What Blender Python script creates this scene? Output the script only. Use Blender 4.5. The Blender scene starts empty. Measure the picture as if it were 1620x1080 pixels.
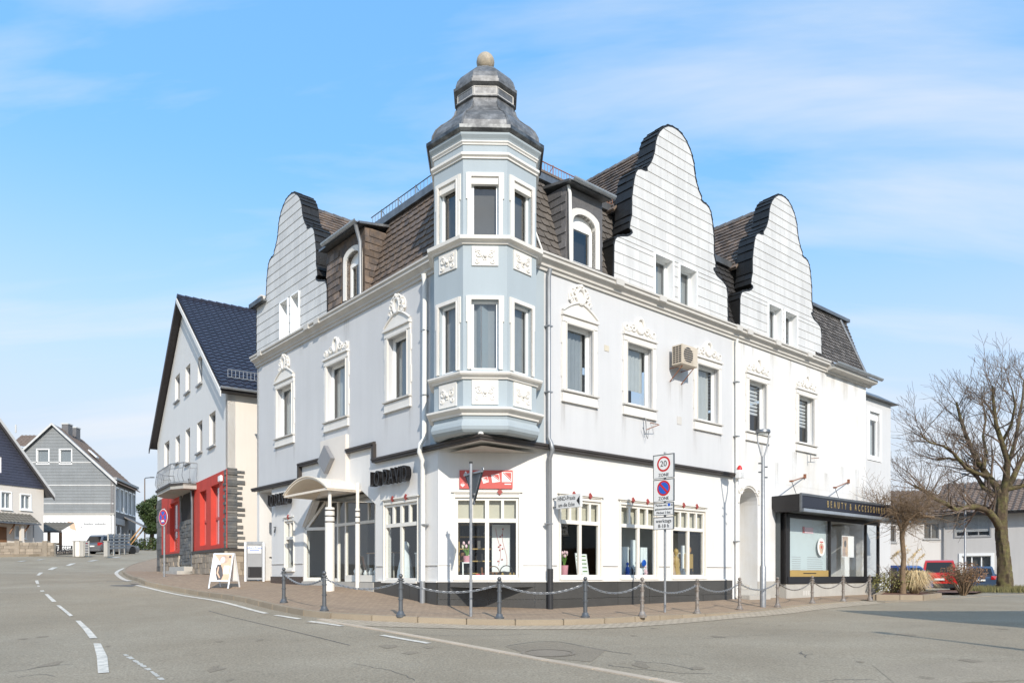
import bpy, bmesh, math, random
import numpy as np
from mathutils import Vector, Matrix
from mathutils.geometry import tessellate_polygon, delaunay_2d_cdt

random.seed(7)
SC = bpy.context.scene
COL = SC.collection
PI = math.pi
# ------------------------------------------------------------------ camera, sky, sun, exposure
F, HZ, CX = 1180.0, 907.0, 810.0          # focal length, horizon and centre in photograph pixels (1620 x 1080)
cam_d = bpy.data.cameras.new('camera')
cam = bpy.data.objects.new('camera', cam_d); COL.objects.link(cam)
cam.location = (0, 0, 0); cam.rotation_euler = (PI / 2, 0, 0)
cam_d.sensor_fit = 'HORIZONTAL'; cam_d.sensor_width = 36.0
cam_d.lens = 36.0 * F / 1620.0
cam_d.shift_y = (HZ - 540.0) / 1620.0
cam_d.clip_start = 0.1; cam_d.clip_end = 3000
SC.camera = cam

SUN_T, SUN_E = math.radians(16.0), math.radians(30.0)
SUN_S = Vector((math.sin(SUN_T) * math.cos(SUN_E), -math.cos(SUN_T) * math.cos(SUN_E), math.sin(SUN_E)))
sun_d = bpy.data.lights.new('sun', 'SUN'); sun_d.energy = 2.4; sun_d.angle = math.radians(0.5)
sun_d.color = (1.0, 0.93, 0.83)
sun = bpy.data.objects.new('sun', sun_d); COL.objects.link(sun)
sun.rotation_euler = SUN_S.to_track_quat('Z', 'Y').to_euler(); sun.location = (20, -20, 40)

W = bpy.data.worlds.new('World'); SC.world = W; W.use_nodes = True
wn = W.node_tree; wn.nodes.clear()
def wnode(t, **kw):
    n = wn.nodes.new(t)
    for k, v in kw.items(): setattr(n, k, v)
    return n
sky = wnode('ShaderNodeTexSky', sky_type='NISHITA', sun_disc=False)
sky.sun_elevation = SUN_E; sky.sun_rotation = PI - SUN_T
sky.altitude = 300; sky.air_density = 1.0; sky.dust_density = 0.6; sky.ozone_density = 2.0
hsv = wnode('ShaderNodeHueSaturation'); hsv.inputs['Saturation'].default_value = 1.12; hsv.inputs['Value'].default_value = 1.25
wn.links.new(sky.outputs[0], hsv.inputs['Color'])
tc = wnode('ShaderNodeTexCoord')
sep = wnode('ShaderNodeSeparateXYZ'); wn.links.new(tc.outputs['Generated'], sep.inputs[0])
# clouds lie on a flat layer overhead: direction divided by its height
zc = wnode('ShaderNodeMath', operation='MAXIMUM'); wn.links.new(sep.outputs['Z'], zc.inputs[0]); zc.inputs[1].default_value = 0.02
za = wnode('ShaderNodeMath', operation='ADD'); wn.links.new(zc.outputs[0], za.inputs[0]); za.inputs[1].default_value = 0.25
dv = wnode('ShaderNodeVectorMath', operation='DIVIDE')
cb = wnode('ShaderNodeCombineXYZ')
for i in range(3): wn.links.new(za.outputs[0], cb.inputs[i])
wn.links.new(tc.outputs['Generated'], dv.inputs[0]); wn.links.new(cb.outputs[0], dv.inputs[1])
mp = wnode('ShaderNodeMapping'); mp.inputs['Scale'].default_value = (0.55, 2.3, 1.0); mp.inputs['Location'].default_value = (13.2, 0.3, 0.0)
mp.inputs['Rotation'].default_value = (0, 0, math.radians(-10))
wn.links.new(dv.outputs[0], mp.inputs[0])
nz = wnode('ShaderNodeTexNoise'); nz.inputs['Scale'].default_value = 1.25; nz.inputs['Detail'].default_value = 7; nz.inputs['Roughness'].default_value = 0.55
nz.inputs['Distortion'].default_value = 0.35
wn.links.new(mp.outputs[0], nz.inputs['Vector'])
cr = wnode('ShaderNodeValToRGB'); cr.color_ramp.elements[0].position = 0.45; cr.color_ramp.elements[1].position = 0.76
cr.color_ramp.elements[0].color = (0, 0, 0, 1); cr.color_ramp.elements[1].color = (0.9, 0.9, 0.9, 1)
wn.links.new(nz.outputs[0], cr.inputs[0])
mx = wnode('ShaderNodeMixRGB'); mx.inputs['Color2'].default_value = (3.1, 3.2, 3.35, 1)
wn.links.new(cr.outputs[0], mx.inputs['Fac'])
hz_m = wnode('ShaderNodeMapRange', interpolation_type='SMOOTHSTEP'); wn.links.new(sep.outputs['Z'], hz_m.inputs[0])   # pale haze low down, all round
for i, v in ((1, 0.50), (2, 0.08), (3, 0.0), (4, 1.0)): hz_m.inputs[i].default_value = v
mx2 = wnode('ShaderNodeMixRGB'); mx2.inputs['Color2'].default_value = (2.45, 2.78, 3.2, 1)
wn.links.new(hz_m.outputs[0], mx2.inputs['Fac']); mx3 = wnode('ShaderNodeMixRGB'); mx3.inputs['Fac'].default_value = 0.65; mx3.inputs['Color2'].default_value = (0.72, 1.95, 3.5, 1)   # an even, clear spring blue
wn.links.new(hsv.outputs[0], mx3.inputs['Color1']); wn.links.new(mx3.outputs[0], mx2.inputs['Color1']); wn.links.new(mx2.outputs[0], mx.inputs['Color1'])
bg = wnode('ShaderNodeBackground'); bg.inputs['Strength'].default_value = 0.15
wo = wnode('ShaderNodeOutputWorld')
wn.links.new(mx.outputs[0], bg.inputs[0]); wn.links.new(bg.outputs[0], wo.inputs[0])
SC.view_settings.view_transform = 'Standard'; SC.view_settings.look = 'None'
SC.view_settings.exposure = 0.95; SC.view_settings.gamma = 1.0; SC.view_settings.use_curve_mapping = False
SC.cycles.max_bounces = 8; SC.cycles.transparent_max_bounces = 16
SC.cycles.use_denoising = True

# ------------------------------------------------------------------ materials
def lin(c):
    if isinstance(c, (int, float)): c = (c, c, c)
    return tuple((x / 255 / 12.92) if x / 255 <= 0.04045 else ((x / 255 + 0.055) / 1.055) ** 2.4 for x in c)
MATS = {}
def mk(name, c, rough=0.7, var=0.08, vs=2.0, bump=0.0, bs=30.0, metal=0.0, rnd=0.0, streak=0.0, spec=0.5, isl=0.0, fine=0.0, fs=200.0, c2=None, c2s=1.0, linear=False, coat=0.0):
    m = bpy.data.materials.new(name); m.use_nodes = True
    nt = m.node_tree; N = nt.nodes; Lk = nt.links
    b = N['Principled BSDF']
    base = c if linear else lin(c)
    b.inputs['Roughness'].default_value = rough; b.inputs['Metallic'].default_value = metal
    b.inputs['Specular IOR Level'].default_value = spec
    if coat: b.inputs['Coat Weight'].default_value = coat; b.inputs['Coat Roughness'].default_value = 0.03
    pos = N.new('ShaderNodeNewGeometry').outputs['Position']
    def noise(scale, det=5, vec=None, rg=0.6):
        n = N.new('ShaderNodeTexNoise'); n.inputs['Scale'].default_value = scale; n.inputs['Detail'].default_value = det; n.inputs['Roughness'].default_value = rg
        Lk.new(vec or pos, n.inputs['Vector']); return n.outputs[0]
    def rng(sock, a, bb, f0=0.25, f1=0.75):
        r = N.new('ShaderNodeMapRange'); Lk.new(sock, r.inputs[0])
        r.inputs[1].default_value = f0; r.inputs[2].default_value = f1; r.inputs[3].default_value = a; r.inputs[4].default_value = bb
        return r.outputs[0]
    def mul(a, bb):
        q = N.new('ShaderNodeMath'); q.operation = 'MULTIPLY'; Lk.new(a, q.inputs[0]); Lk.new(bb, q.inputs[1]); return q.outputs[0]
    fac = rng(noise(vs), 1 - var, 1 + var)
    if fine: fac = mul(fac, rng(noise(fs, 2), 1 - fine, 1 + fine))
    if streak:
        mpn = N.new('ShaderNodeMapping'); mpn.inputs['Scale'].default_value = (2.2, 2.2, 0.16); Lk.new(pos, mpn.inputs[0])
        fac = mul(fac, rng(noise(1.5, 6, mpn.outputs[0], 0.7), 1 - streak, 1.0, 0.3, 0.6))
    if isl:
        gi_ = N.new('ShaderNodeNewGeometry'); fac = mul(fac, rng(gi_.outputs['Random Per Island'], 1 - isl, 1 + isl, 0, 1))
    if rnd:
        oi = N.new('ShaderNodeObjectInfo'); fac = mul(fac, rng(oi.outputs['Random'], 1 - rnd, 1 + rnd, 0, 1))
    col = None
    if c2 is not None:
        mixc = N.new('ShaderNodeMixRGB'); mixc.inputs[1].default_value = (*base, 1); mixc.inputs[2].default_value = (*(c2 if linear else lin(c2)), 1)
        Lk.new(rng(noise(c2s, 8, None, 0.65), 0, 1, 0.42, 0.62), mixc.inputs[0]); col = mixc.outputs[0]
    vm = N.new('ShaderNodeVectorMath'); vm.operation = 'SCALE'
    if col: Lk.new(col, vm.inputs[0])
    else: vm.inputs[0].default_value = base
    Lk.new(fac, vm.inputs['Scale']); Lk.new(vm.outputs[0], b.inputs['Base Color'])
    if bump:
        bp = N.new('ShaderNodeBump'); bp.inputs['Strength'].default_value = bump; bp.inputs['Distance'].default_value = 0.02
        Lk.new(noise(bs, 4), bp.inputs['Height']); Lk.new(bp.outputs[0], b.inputs['Normal'])
    MATS[name] = m; return m
def brickmat(name, c1, c2, mortar, bw, bh, rough=0.85, msize=0.012, plane='XY', sq=1.0, bump=0.4, fine=0.12):
    m = mk(name, c1, rough, fine=fine); nt = m.node_tree; N = nt.nodes; Lk = nt.links; b = N['Principled BSDF']
    pos = N.new('ShaderNodeNewGeometry').outputs['Position']
    vec = pos
    if plane != 'XY':
        s = N.new('ShaderNodeSeparateXYZ'); Lk.new(pos, s.inputs[0]); ad = N.new('ShaderNodeMath'); ad.operation = 'ADD'
        Lk.new(s.outputs[0], ad.inputs[0]); Lk.new(s.outputs[1], ad.inputs[1]); q = N.new('ShaderNodeCombineXYZ')
        Lk.new(ad.outputs[0], q.inputs[0]); Lk.new(s.outputs[2], q.inputs[1]); vec = q.outputs[0]
    else:
        r = N.new('ShaderNodeMapping'); r.inputs['Rotation'].default_value = (0, 0, 0.71); Lk.new(pos, r.inputs[0]); vec = r.outputs[0]
    t = N.new('ShaderNodeTexBrick'); t.inputs['Scale'].default_value = 1.0; t.inputs['Brick Width'].default_value = bw; t.inputs['Row Height'].default_value = bh
    t.inputs['Mortar Size'].default_value = msize; t.inputs['Color1'].default_value = (*lin(c1), 1); t.inputs['Color2'].default_value = (*lin(c2), 1); t.inputs['Mortar'].default_value = (*lin(mortar), 1)
    t.inputs['Bias'].default_value = 0.0
    Lk.new(vec, t.inputs['Vector'])
    sc = [n for n in N if n.type == 'VECT_MATH'][0]; Lk.new(t.outputs[0], sc.inputs[0])
    bp = N.new('ShaderNodeBump'); bp.invert = True; bp.inputs['Strength'].default_value = bump; bp.inputs['Distance'].default_value = 0.01
    Lk.new(t.outputs['Fac'], bp.inputs['Height']); Lk.new(bp.outputs[0], b.inputs['Normal'])
    return m
def glassmat(name, tint=(0.9, 0.93, 0.93), k=1.6, add=0.04):
    m = bpy.data.materials.new(name); m.use_nodes = True; nt = m.node_tree; N = nt.nodes; N.clear(); Lk = nt.links
    o = N.new('ShaderNodeOutputMaterial'); mixs = N.new('ShaderNodeMixShader'); tr = N.new('ShaderNodeBsdfTransparent'); gl = N.new('ShaderNodeBsdfGlossy')
    tr.inputs[0].default_value = (*tint, 1); gl.inputs['Roughness'].default_value = 0.01
    fr = N.new('ShaderNodeFresnel'); geo = N.new('ShaderNodeNewGeometry'); io = N.new('ShaderNodeMapRange')   # both sides of a thin pane reflect alike
    io.inputs[3].default_value = 1.5; io.inputs[4].default_value = 1 / 1.5; Lk.new(geo.outputs['Backfacing'], io.inputs[0]); Lk.new(io.outputs[0], fr.inputs[0])
    ma = N.new('ShaderNodeMath'); ma.operation = 'MULTIPLY_ADD'; ma.use_clamp = True; Lk.new(fr.outputs[0], ma.inputs[0]); ma.inputs[1].default_value = k; ma.inputs[2].default_value = add
    Lk.new(ma.outputs[0], mixs.inputs[0]); Lk.new(tr.outputs[0], mixs.inputs[1]); Lk.new(gl.outputs[0], mixs.inputs[2]); Lk.new(mixs.outputs[0], o.inputs[0])
    MATS[name] = m; return m
def emis(name, c, s):
    m = bpy.data.materials.new(name); m.use_nodes = True; b = m.node_tree.nodes['Principled BSDF']
    b.inputs['Emission Color'].default_value = (*lin(c), 1); b.inputs['Emission Strength'].default_value = s; MATS[name] = m; return m

mk('asphalt', (0.305, 0.256, 0.187), 0.9, var=0.10, vs=0.35, fine=0.34, fs=34, bump=0.8, bs=60, c2=(0.345, 0.296, 0.222), c2s=0.25, linear=True, spec=0.25)
mk('earth', (96, 92, 74), 0.95, var=0.2, vs=0.4, fine=0.2, fs=20, bump=0.5, bs=8, c2=(84, 98, 56), c2s=0.05)
brickmat('pavers', (163, 141, 117), (149, 128, 107), (128, 110, 92), 0.2, 0.1, 0.9, 0.008, bump=0.35)
mk('border', (186, 170, 150), 0.85, var=0.1, vs=2, fine=0.12, fs=60, rnd=0.06, bump=0.25, bs=60)
mk('kerb', (150, 136, 116), 0.85, var=0.12, vs=1.5, fine=0.12, fs=70, rnd=0.08, bump=0.25, bs=60)
brickmat('gutter', (184, 170, 148), (168, 154, 134), (140, 127, 110), 0.16, 0.16, 0.85, 0.012)
mk('line_paint', (222, 214, 200), 0.7, var=0.06, vs=3, fine=0.10, fs=60, c2=(186, 180, 168), c2s=7)
mk('line_worn', (186, 181, 170), 0.8, var=0.15, vs=4, fine=0.25, fs=50)
mk('tar', (104, 100, 94), 0.85, var=0.1, fine=0.2, fs=60)
mk('cast_iron', (136, 124, 108), 0.75, var=0.12, fine=0.25, fs=60, metal=0.0, bump=0.4, bs=60)
mk('wall_blue', (199, 199, 199), 0.85, var=0.035, vs=0.6, streak=0.05, fine=0.03, fs=90, bump=0.18, bs=90)
mk('wall_white', (217, 215, 211), 0.85, var=0.03, vs=0.7, streak=0.06, fine=0.03, fs=90, bump=0.2, bs=110)
mk('wall_stain', (220, 220, 219), 0.85, var=0.03, vs=0.7, streak=0.085, fine=0.03, fs=90, bump=0.2, bs=110, c2=(212, 209, 203), c2s=0.7)
mk('turret_blue', (164, 174, 179), 0.8, var=0.03, vs=0.8, streak=0.05, fine=0.03, fs=80, bump=0.15, bs=90)
mk('stucco_trim', (222, 218, 211), 0.75, var=0.03, vs=2, streak=0.08, bump=0.1, bs=50)
mk('cornice_paint', (196, 192, 185), 0.75, var=0.05, vs=2, streak=0.10, bump=0.1, bs=50)
mk('dark_trim', (62, 56, 52), 0.55, var=0.15, vs=3, streak=0.2)
mk('granite', (70, 69, 67), 0.30, var=0.18, vs=1.2, fine=0.3, fs=90, rnd=0.08, bump=0.05, bs=40)
mk('granite_brown', (72, 60, 54), 0.25, var=0.15, vs=2, fine=0.3, fs=90, rnd=0.08)
mk('clad', (204, 203, 200), 0.6, var=0.05, vs=1.3, streak=0.16, rnd=0.045, fine=0.03, fs=60, bump=0.15, bs=14)
mk('clad_back', (150, 148, 144), 0.9)
mk('slate', (94, 88, 82), 0.62, var=0.26, vs=2.2, fine=0.15, fs=40, rnd=0.16, bump=0.5, bs=12, isl=0.42)
mk('slate_brown', (110, 94, 80), 0.7, var=0.28, vs=4.5, fine=0.18, fs=30, rnd=0.15, bump=0.5, bs=12, c2=(88, 80, 76), c2s=5, isl=0.42)
mk('edge_slate', (26, 25, 24), 0.55, var=0.25, vs=5, fine=0.25, fs=25, rnd=.15, bump=0.6, bs=12)
mk('slate_dark', (56, 54, 53), 0.5, var=0.2, vs=3, fine=0.2, fs=25, bump=0.5, bs=10)
mk('slate_grey', (104, 102, 102), 0.6, var=0.14, vs=5, fine=0.2, fs=30, bump=0.4, bs=15, isl=0.42)
mk('shingle_grey', (94, 90, 87), 0.8, var=0.1, vs=4, fine=0.2, fs=40, isl=0.42)
mk('zinc', (128, 130, 132), 0.42, var=0.2, vs=4, streak=0.25, metal=0.75)
mk('zinc_light', (176, 182, 188), 0.4, var=0.12, vs=4, streak=0.15, metal=0.6)
mk('lead', (106, 106, 106), 0.5, var=0.22, vs=5, streak=0.35, metal=0.35, c2=(138, 138, 138), c2s=6)
mk('gutter_dark', (70, 72, 74), 0.4, var=0.2, vs=6, metal=0.6, c2=(110, 112, 112), c2s=3)
mk('ball', (176, 162, 140), 0.6, var=0.2, vs=9, metal=0.0, c2=(150, 140, 124), c2s=8)
mk('pipe_white', (226, 224, 218), 0.5, var=0.05, vs=3)
mk('pipe_grey', (150, 152, 154), 0.45, var=0.1, vs=4, metal=0.5)
mk('pipe_black', (44, 44, 46), 0.45, var=0.15)
mk('rust', (140, 92, 66), 0.8, var=0.25, vs=8)
mk('frame_white', (240, 240, 238), 0.4, var=0.02)
mk('frame_cream', (226, 221, 211), 0.45, var=0.03)
mk('frame_grey', (150, 150, 150), 0.5)
mk('diamond_red', (150, 64, 58), 0.5, var=0.05)
mk('diamond_grey', (128, 128, 130), 0.45, var=0.05)
mk('beige_panel', (216, 208, 198), 0.7, var=0.03)
mk('canopy_cream', (232, 220, 202), 0.6, var=0.04, streak=0.06)
mk('letters', (46, 44, 44), 0.22, var=0.1, metal=0.55)
mk('curtain', (206, 208, 206), 0.9, var=0.05, vs=5, streak=0.1)
mk('curtain_grey', (168, 172, 174), 0.9, var=0.06, vs=4, streak=0.12)
mk('blind_beige', (198, 190, 172), 0.85, var=0.06, vs=3)
mk('blind_white', (228, 228, 228), 0.8, var=0.03)
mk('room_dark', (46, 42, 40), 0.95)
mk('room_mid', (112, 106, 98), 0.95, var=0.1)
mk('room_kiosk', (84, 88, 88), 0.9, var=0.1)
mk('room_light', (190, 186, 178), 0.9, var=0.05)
mk('wood', (120, 84, 54), 0.6, var=0.2, vs=6)
mk('wood_light', (176, 136, 92), 0.6, var=0.15, vs=6)
mk('black_metal', (40, 40, 44), 0.4, var=0.1, metal=0.3)
mk('anthracite', (50, 48, 48), 0.42, var=0.06, vs=3, metal=0.4)
mk('navy', (25, 27, 40), 0.35, var=0.06)
mk('gold', (190, 164, 110), 0.4, metal=0.5)
mk('gold_foil', (170, 142, 84), 0.5, var=0.1)
mk('concrete', (176, 172, 164), 0.85, var=0.1, vs=1.5, fine=0.1, fs=50, streak=0.1)
mk('steel_galv', (164, 166, 168), 0.45, var=0.15, vs=9, metal=0.55, c2=(140, 142, 145), c2s=9)
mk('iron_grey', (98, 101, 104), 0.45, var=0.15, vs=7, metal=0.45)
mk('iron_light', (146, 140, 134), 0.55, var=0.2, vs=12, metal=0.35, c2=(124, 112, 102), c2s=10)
mk('sign_back', (98, 102, 104), 0.45, metal=0.4, var=0.08, vs=6)
mk('sign_white', (226, 226, 224), 0.4, var=0.02)
mk('sign_red', (196, 30, 34), 0.4, var=0.03)
mk('sign_blue', (28, 92, 190), 0.4, var=0.03)
mk('sign_black', (30, 30, 30), 0.5)
mk('banner_red', (190, 84, 78), 0.55, var=0.04)
mk('clinic_wall', (192, 189, 186), 0.85, var=0.03, vs=0.5, streak=0.06)
mk('red_paint', (194, 62, 48), 0.75, var=0.09, vs=1.5, streak=0.14, fine=0.05, fs=40, bump=0.1, bs=60)
mk('red_wall', (222, 220, 216), 0.85, var=0.02, vs=0.5, streak=0.04, bump=0.2, bs=100)
mk('cream_wall', (216, 208, 197), 0.85, var=0.03, vs=0.5, streak=0.04, bump=0.2, bs=100)
mk('pantile_blue', (38, 41, 56), 0.45, var=0.3, vs=2.2, fine=0.25, fs=14, spec=0.6)
mk('pantile_brown', (112, 97, 86), 0.75, var=0.2, vs=3, fine=0.15, fs=20)
mk('pantile_grey', (104, 100, 92), 0.75, var=0.2, vs=3, fine=0.15, fs=20)
mk('ledge_stone', (92, 94, 95), 0.75, var=0.15, vs=4, rnd=0.28, bump=0.6, bs=14, c2=(108, 104, 98), c2s=2.0)
mk('lamp_brown', (112, 96, 84), 0.6, var=0.1)
mk('rubble', (150, 138, 122), 0.85, var=0.2, vs=3, rnd=0.22, bump=0.6, bs=12)
mk('mortar', (176, 166, 150), 0.95, var=0.1, fine=0.15, fs=30)
mk('fascia_dark', (72, 68, 68), 0.6, var=0.1)
mk('grey_slate_gable', (138, 141, 142), 0.75, var=0.08, vs=1.2, fine=0.12, fs=14, streak=0.1)
mk('blue_slate_gable', (66, 70, 86), 0.6, var=0.12, vs=2, fine=0.15, fs=14)
mk('car_red', (196, 30, 30), 0.28, var=0.02, coat=1.0)
mk('car_blue', (32, 62, 130), 0.28, var=0.02, coat=1.0)
mk('car_steelblue', (70, 88, 112), 0.28, var=0.02, coat=1.0, metal=0.3)
mk('car_grey', (112, 114, 118), 0.28, var=0.02, coat=1.0, metal=0.4)
mk('car_glass', (18, 20, 24), 0.05, var=0.0, spec=0.8)
mk('tyre', (26, 26, 26), 0.85)
mk('rim', (150, 152, 154), 0.35, metal=0.8)
mk('tail_red', (170, 14, 14), 0.25, coat=1.0)
mk('plastic_black', (32, 32, 33), 0.6)
mk('plate', (230, 230, 224), 0.5)
mk('bark', (84, 70, 54), 0.95, var=0.45, vs=7, fine=.3, fs=30, bump=1.0, bs=22, c2=(98, 92, 56), c2s=2.5)
mk('twig', (112, 96, 82), 0.85, var=0.2, vs=2)
mk('bark_light', (122, 102, 80), 0.9, var=0.25, vs=8, bump=0.8, bs=22)
mk('leaf_green', (126, 122, 70), 0.6, var=0.35, vs=3)
mk('leaf_dark', (58, 74, 34), 0.6, var=0.4, vs=1.2)
mk('leaf_brown', (128, 96, 68), 0.7, var=0.35, vs=3)
mk('pampas', (206, 184, 142), 0.8, var=0.2, vs=5)
mk('soil', (104, 72, 54), 0.95, var=0.2, fine=0.3, fs=30)
mk('grass', (118, 112, 72), 0.9, var=0.25, vs=6)
mk('pink', (214, 150, 160), 0.7)
mk('petal', (236, 200, 206), 0.7)
mk('stem', (98, 138, 60), 0.7)
mk('paper', (238, 238, 236), 0.8, var=0.02)
mk('dress', (236, 242, 244), 0.6, var=0.05, vs=12)
mk('ac_beige', (198, 186, 168), 0.55, var=0.05, vs=6, streak=0.08)
mk('poster_tan', (206, 178, 152), 0.5, var=0.2, vs=5, c2=(170, 150, 140), c2s=4)
mk('poster_dark', (92, 88, 88), 0.5, var=0.2, vs=6)
mk('poster_skin', (222, 184, 156), 0.5, var=0.1, vs=6)
mk('white_alu', (232, 234, 236), 0.35, var=0.02, metal=0.2)
glassmat('glass', (0.93, 0.95, 0.95), 1.1, 0.02)
glassmat('glass_upper', (0.74, 0.77, 0.78), 1.3, 0.05)
glassmat('glass_shop', (0.9, 0.94, 0.94), 1.3, 0.02)
mk('frost', (196, 208, 208), 0.35, var=0.03, vs=2)

# ------------------------------------------------------------------ mesh builder
class Mb:
    def __init__(s): s.v = []; s.f = []
    def add(s, vs, fs):
        o = len(s.v); s.v.extend([tuple(v) for v in vs]); s.f.extend([tuple(i + o for i in f) for f in fs]); return s
    def hexa(s, p): return s.add(p, [(0, 1, 2, 3), (7, 6, 5, 4), (0, 4, 5, 1), (1, 5, 6, 2), (2, 6, 7, 3), (3, 7, 4, 0)])
    def box(s, fr, u0, u1, d0, d1, z0, z1):
        return s.hexa([fr(u0, d0, z0), fr(u1, d0, z0), fr(u1, d1, z0), fr(u0, d1, z0), fr(u0, d0, z1), fr(u1, d0, z1), fr(u1, d1, z1), fr(u0, d1, z1)])
    def prism(s, a, b):            # two loops of equal length
        n = len(a); s.add(list(a) + list(b), [tuple(range(n)), tuple(range(2 * n - 1, n - 1, -1))] + [(i, (i + 1) % n, n + (i + 1) % n, n + i) for i in range(n)]); return s
    def outline(s, fr, pts, d0, d1):   # pts (u,z) polygon pushed from d0 to d1, tessellated caps
        n = len(pts); A = [fr(u, d0, z) for u, z in pts]; B = [fr(u, d1, z) for u, z in pts]
        tri = tessellate_polygon([[Vector((u, z, 0)) for u, z in pts]])
        s.add(A + B, [tuple(t) for t in tri] + [tuple(n + i for i in reversed(t)) for t in tri] + [(i, (i + 1) % n, n + (i + 1) % n, n + i) for i in range(n)]); return s
    def wall(s, fr, pts, holes, d0=0.0, th=0.3, rev=0.25):
        loops = [list(pts)] + [list(h) for h in holes]
        tri = tessellate_polygon([[Vector((u, z, 0)) for u, z in l] for l in loops])
        flat = [q for l in loops for q in l]
        s.add([fr(u, d0, z) for u, z in flat], [tuple(t) for t in tri])
        for k, l in enumerate(loops):
            n = len(l); dep = th if k == 0 else rev
            s.add([fr(u, d0, z) for u, z in l] + [fr(u, d0 - dep, z) for u, z in l], [(i, (i + 1) % n, n + (i + 1) % n, n + i) for i in range(n)])
        return s
    def tube(s, pts, r, n=8, cap=True):
        pts = [Vector(p) for p in pts]; m = len(pts)
        rs = [r] * m if isinstance(r, (int, float)) else list(r)
        vs = []; prev = None
        for i, p in enumerate(pts):
            t = (pts[min(i + 1, m - 1)] - pts[max(i - 1, 0)])
            t = t.normalized() if t.length > 1e-9 else Vector((0, 0, 1))
            if prev is None:
                a = t.orthogonal().normalized()
            else:
                a = (prev - t * prev.dot(t)); a = a.normalized() if a.length > 1e-6 else t.orthogonal().normalized()
            prev = a; b = t.cross(a)
            for j in range(n):
                an = 2 * PI * j / n; vs.append(p + (a * math.cos(an) + b * math.sin(an)) * rs[i])
        fs = [(i * n + j, i * n + (j + 1) % n, (i + 1) * n + (j + 1) % n, (i + 1) * n + j) for i in range(m - 1) for j in range(n)]
        if cap: fs += [tuple(range(n)), tuple((m - 1) * n + j for j in reversed(range(n)))]
        return s.add(vs, fs)
    def lathe(s, c, prof, n=16, ph=0.0, ax=None, ay=None, az=None):
        c = Vector(c); ax = ax or Vector((1, 0, 0)); ay = ay or Vector((0, 1, 0)); az = az or Vector((0, 0, 1))
        vs = [c + az * z + (ax * math.cos(ph + 2 * PI * j / n) + ay * math.sin(ph + 2 * PI * j / n)) * max(r, 1e-4) for r, z in prof for j in range(n)]
        m = len(prof)
        fs = [(i * n + j, i * n + (j + 1) % n, (i + 1) * n + (j + 1) % n, (i + 1) * n + j) for i in range(m - 1) for j in range(n)]
        fs += [tuple(range(n)), tuple((m - 1) * n + j for j in reversed(range(n)))]
        return s.add(vs, fs)
    def cyl(s, a, b, r, n=10): return s.tube([a, b], r, n)
    def ball(s, c, r, n=12, m=8): return s.lathe(c, [(r * math.sin(PI * i / m), -r * math.cos(PI * i / m)) for i in range(m + 1)], n)
    def build(s, name, mat, parent=None, smooth=None, bevel=0.0, recalc=True, root=None):
        me = bpy.data.meshes.new(name)
        off = worldloc(parent) if parent else Vector((0, 0, 0))
        me.from_pydata([(v[0] - off[0], v[1] - off[1], v[2] - off[2]) for v in s.v], [], s.f)
        if recalc or bevel:
            bm = bmesh.new(); bm.from_mesh(me)
            bmesh.ops.recalc_face_normals(bm, faces=bm.faces)
            if bevel:
                es = [e for e in bm.edges if len(e.link_faces) == 2 and e.calc_face_angle(0) > 0.6]
                bmesh.ops.bevel(bm, geom=es, offset=bevel, segments=2, affect='EDGES', clamp_overlap=True)
            bm.to_mesh(me); bm.free()
        me.materials.append(MATS[mat])
        if smooth:
            me.shade_smooth(); me.set_sharp_from_angle(angle=math.radians(smooth))
        o = bpy.data.objects.new(name, me); COL.objects.link(o)
        if parent: o.parent = parent
        return o
WL = {}
def worldloc(o):
    v = Vector((0, 0, 0))
    while o is not None:
        v += o.location; o = o.parent
    return v
def thing(name, label, cat, loc=(0, 0, 0), group=None, kind=None):
    o = bpy.data.objects.new(name, None); COL.objects.link(o); o.location = loc; o.empty_display_size = 0.3
    return tag(o, label, cat, group, kind)
def tag(o, label=None, cat=None, group=None, kind=None):
    if label: o['label'] = label
    if cat: o['category'] = cat
    if group: o['group'] = group
    if kind: o['kind'] = kind
    return o
class Fr:                                  # a vertical plane: u along it, d outwards, z up
    def __init__(s, o, u, n=None):
        s.o = Vector((o[0], o[1])); s.u = Vector(u).normalized()
        s.n = Vector(n).normalized() if n else Vector((s.u.y, -s.u.x))
    def __call__(s, u, d, z):
        q = s.o + s.u * u + s.n * d; return Vector((q.x, q.y, z))
    def px(s, x, y, d=0.0):                # photograph pixel -> (u, z) on this plane
        o = s.o + s.n * d; k = (x - CX) / F
        t = (k * o.y - o.x) / (s.u.x - k * s.u.y); Y = o.y + t * s.u.y
        return t, (HZ - y) / F * Y
    def ux(s, x, d=0.0): return s.px(x, 0, d)[0]
def P(x, y, Y): return Vector(((x - CX) / F * Y, Y, (HZ - y) / F * Y))
def copyobj(src, parent, mw=None, name=None):
    o = src.copy(); COL.objects.link(o); o.parent = parent
    if mw is not None: o.matrix_local = Matrix.Translation(-worldloc(parent)) @ mw
    return o
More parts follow.
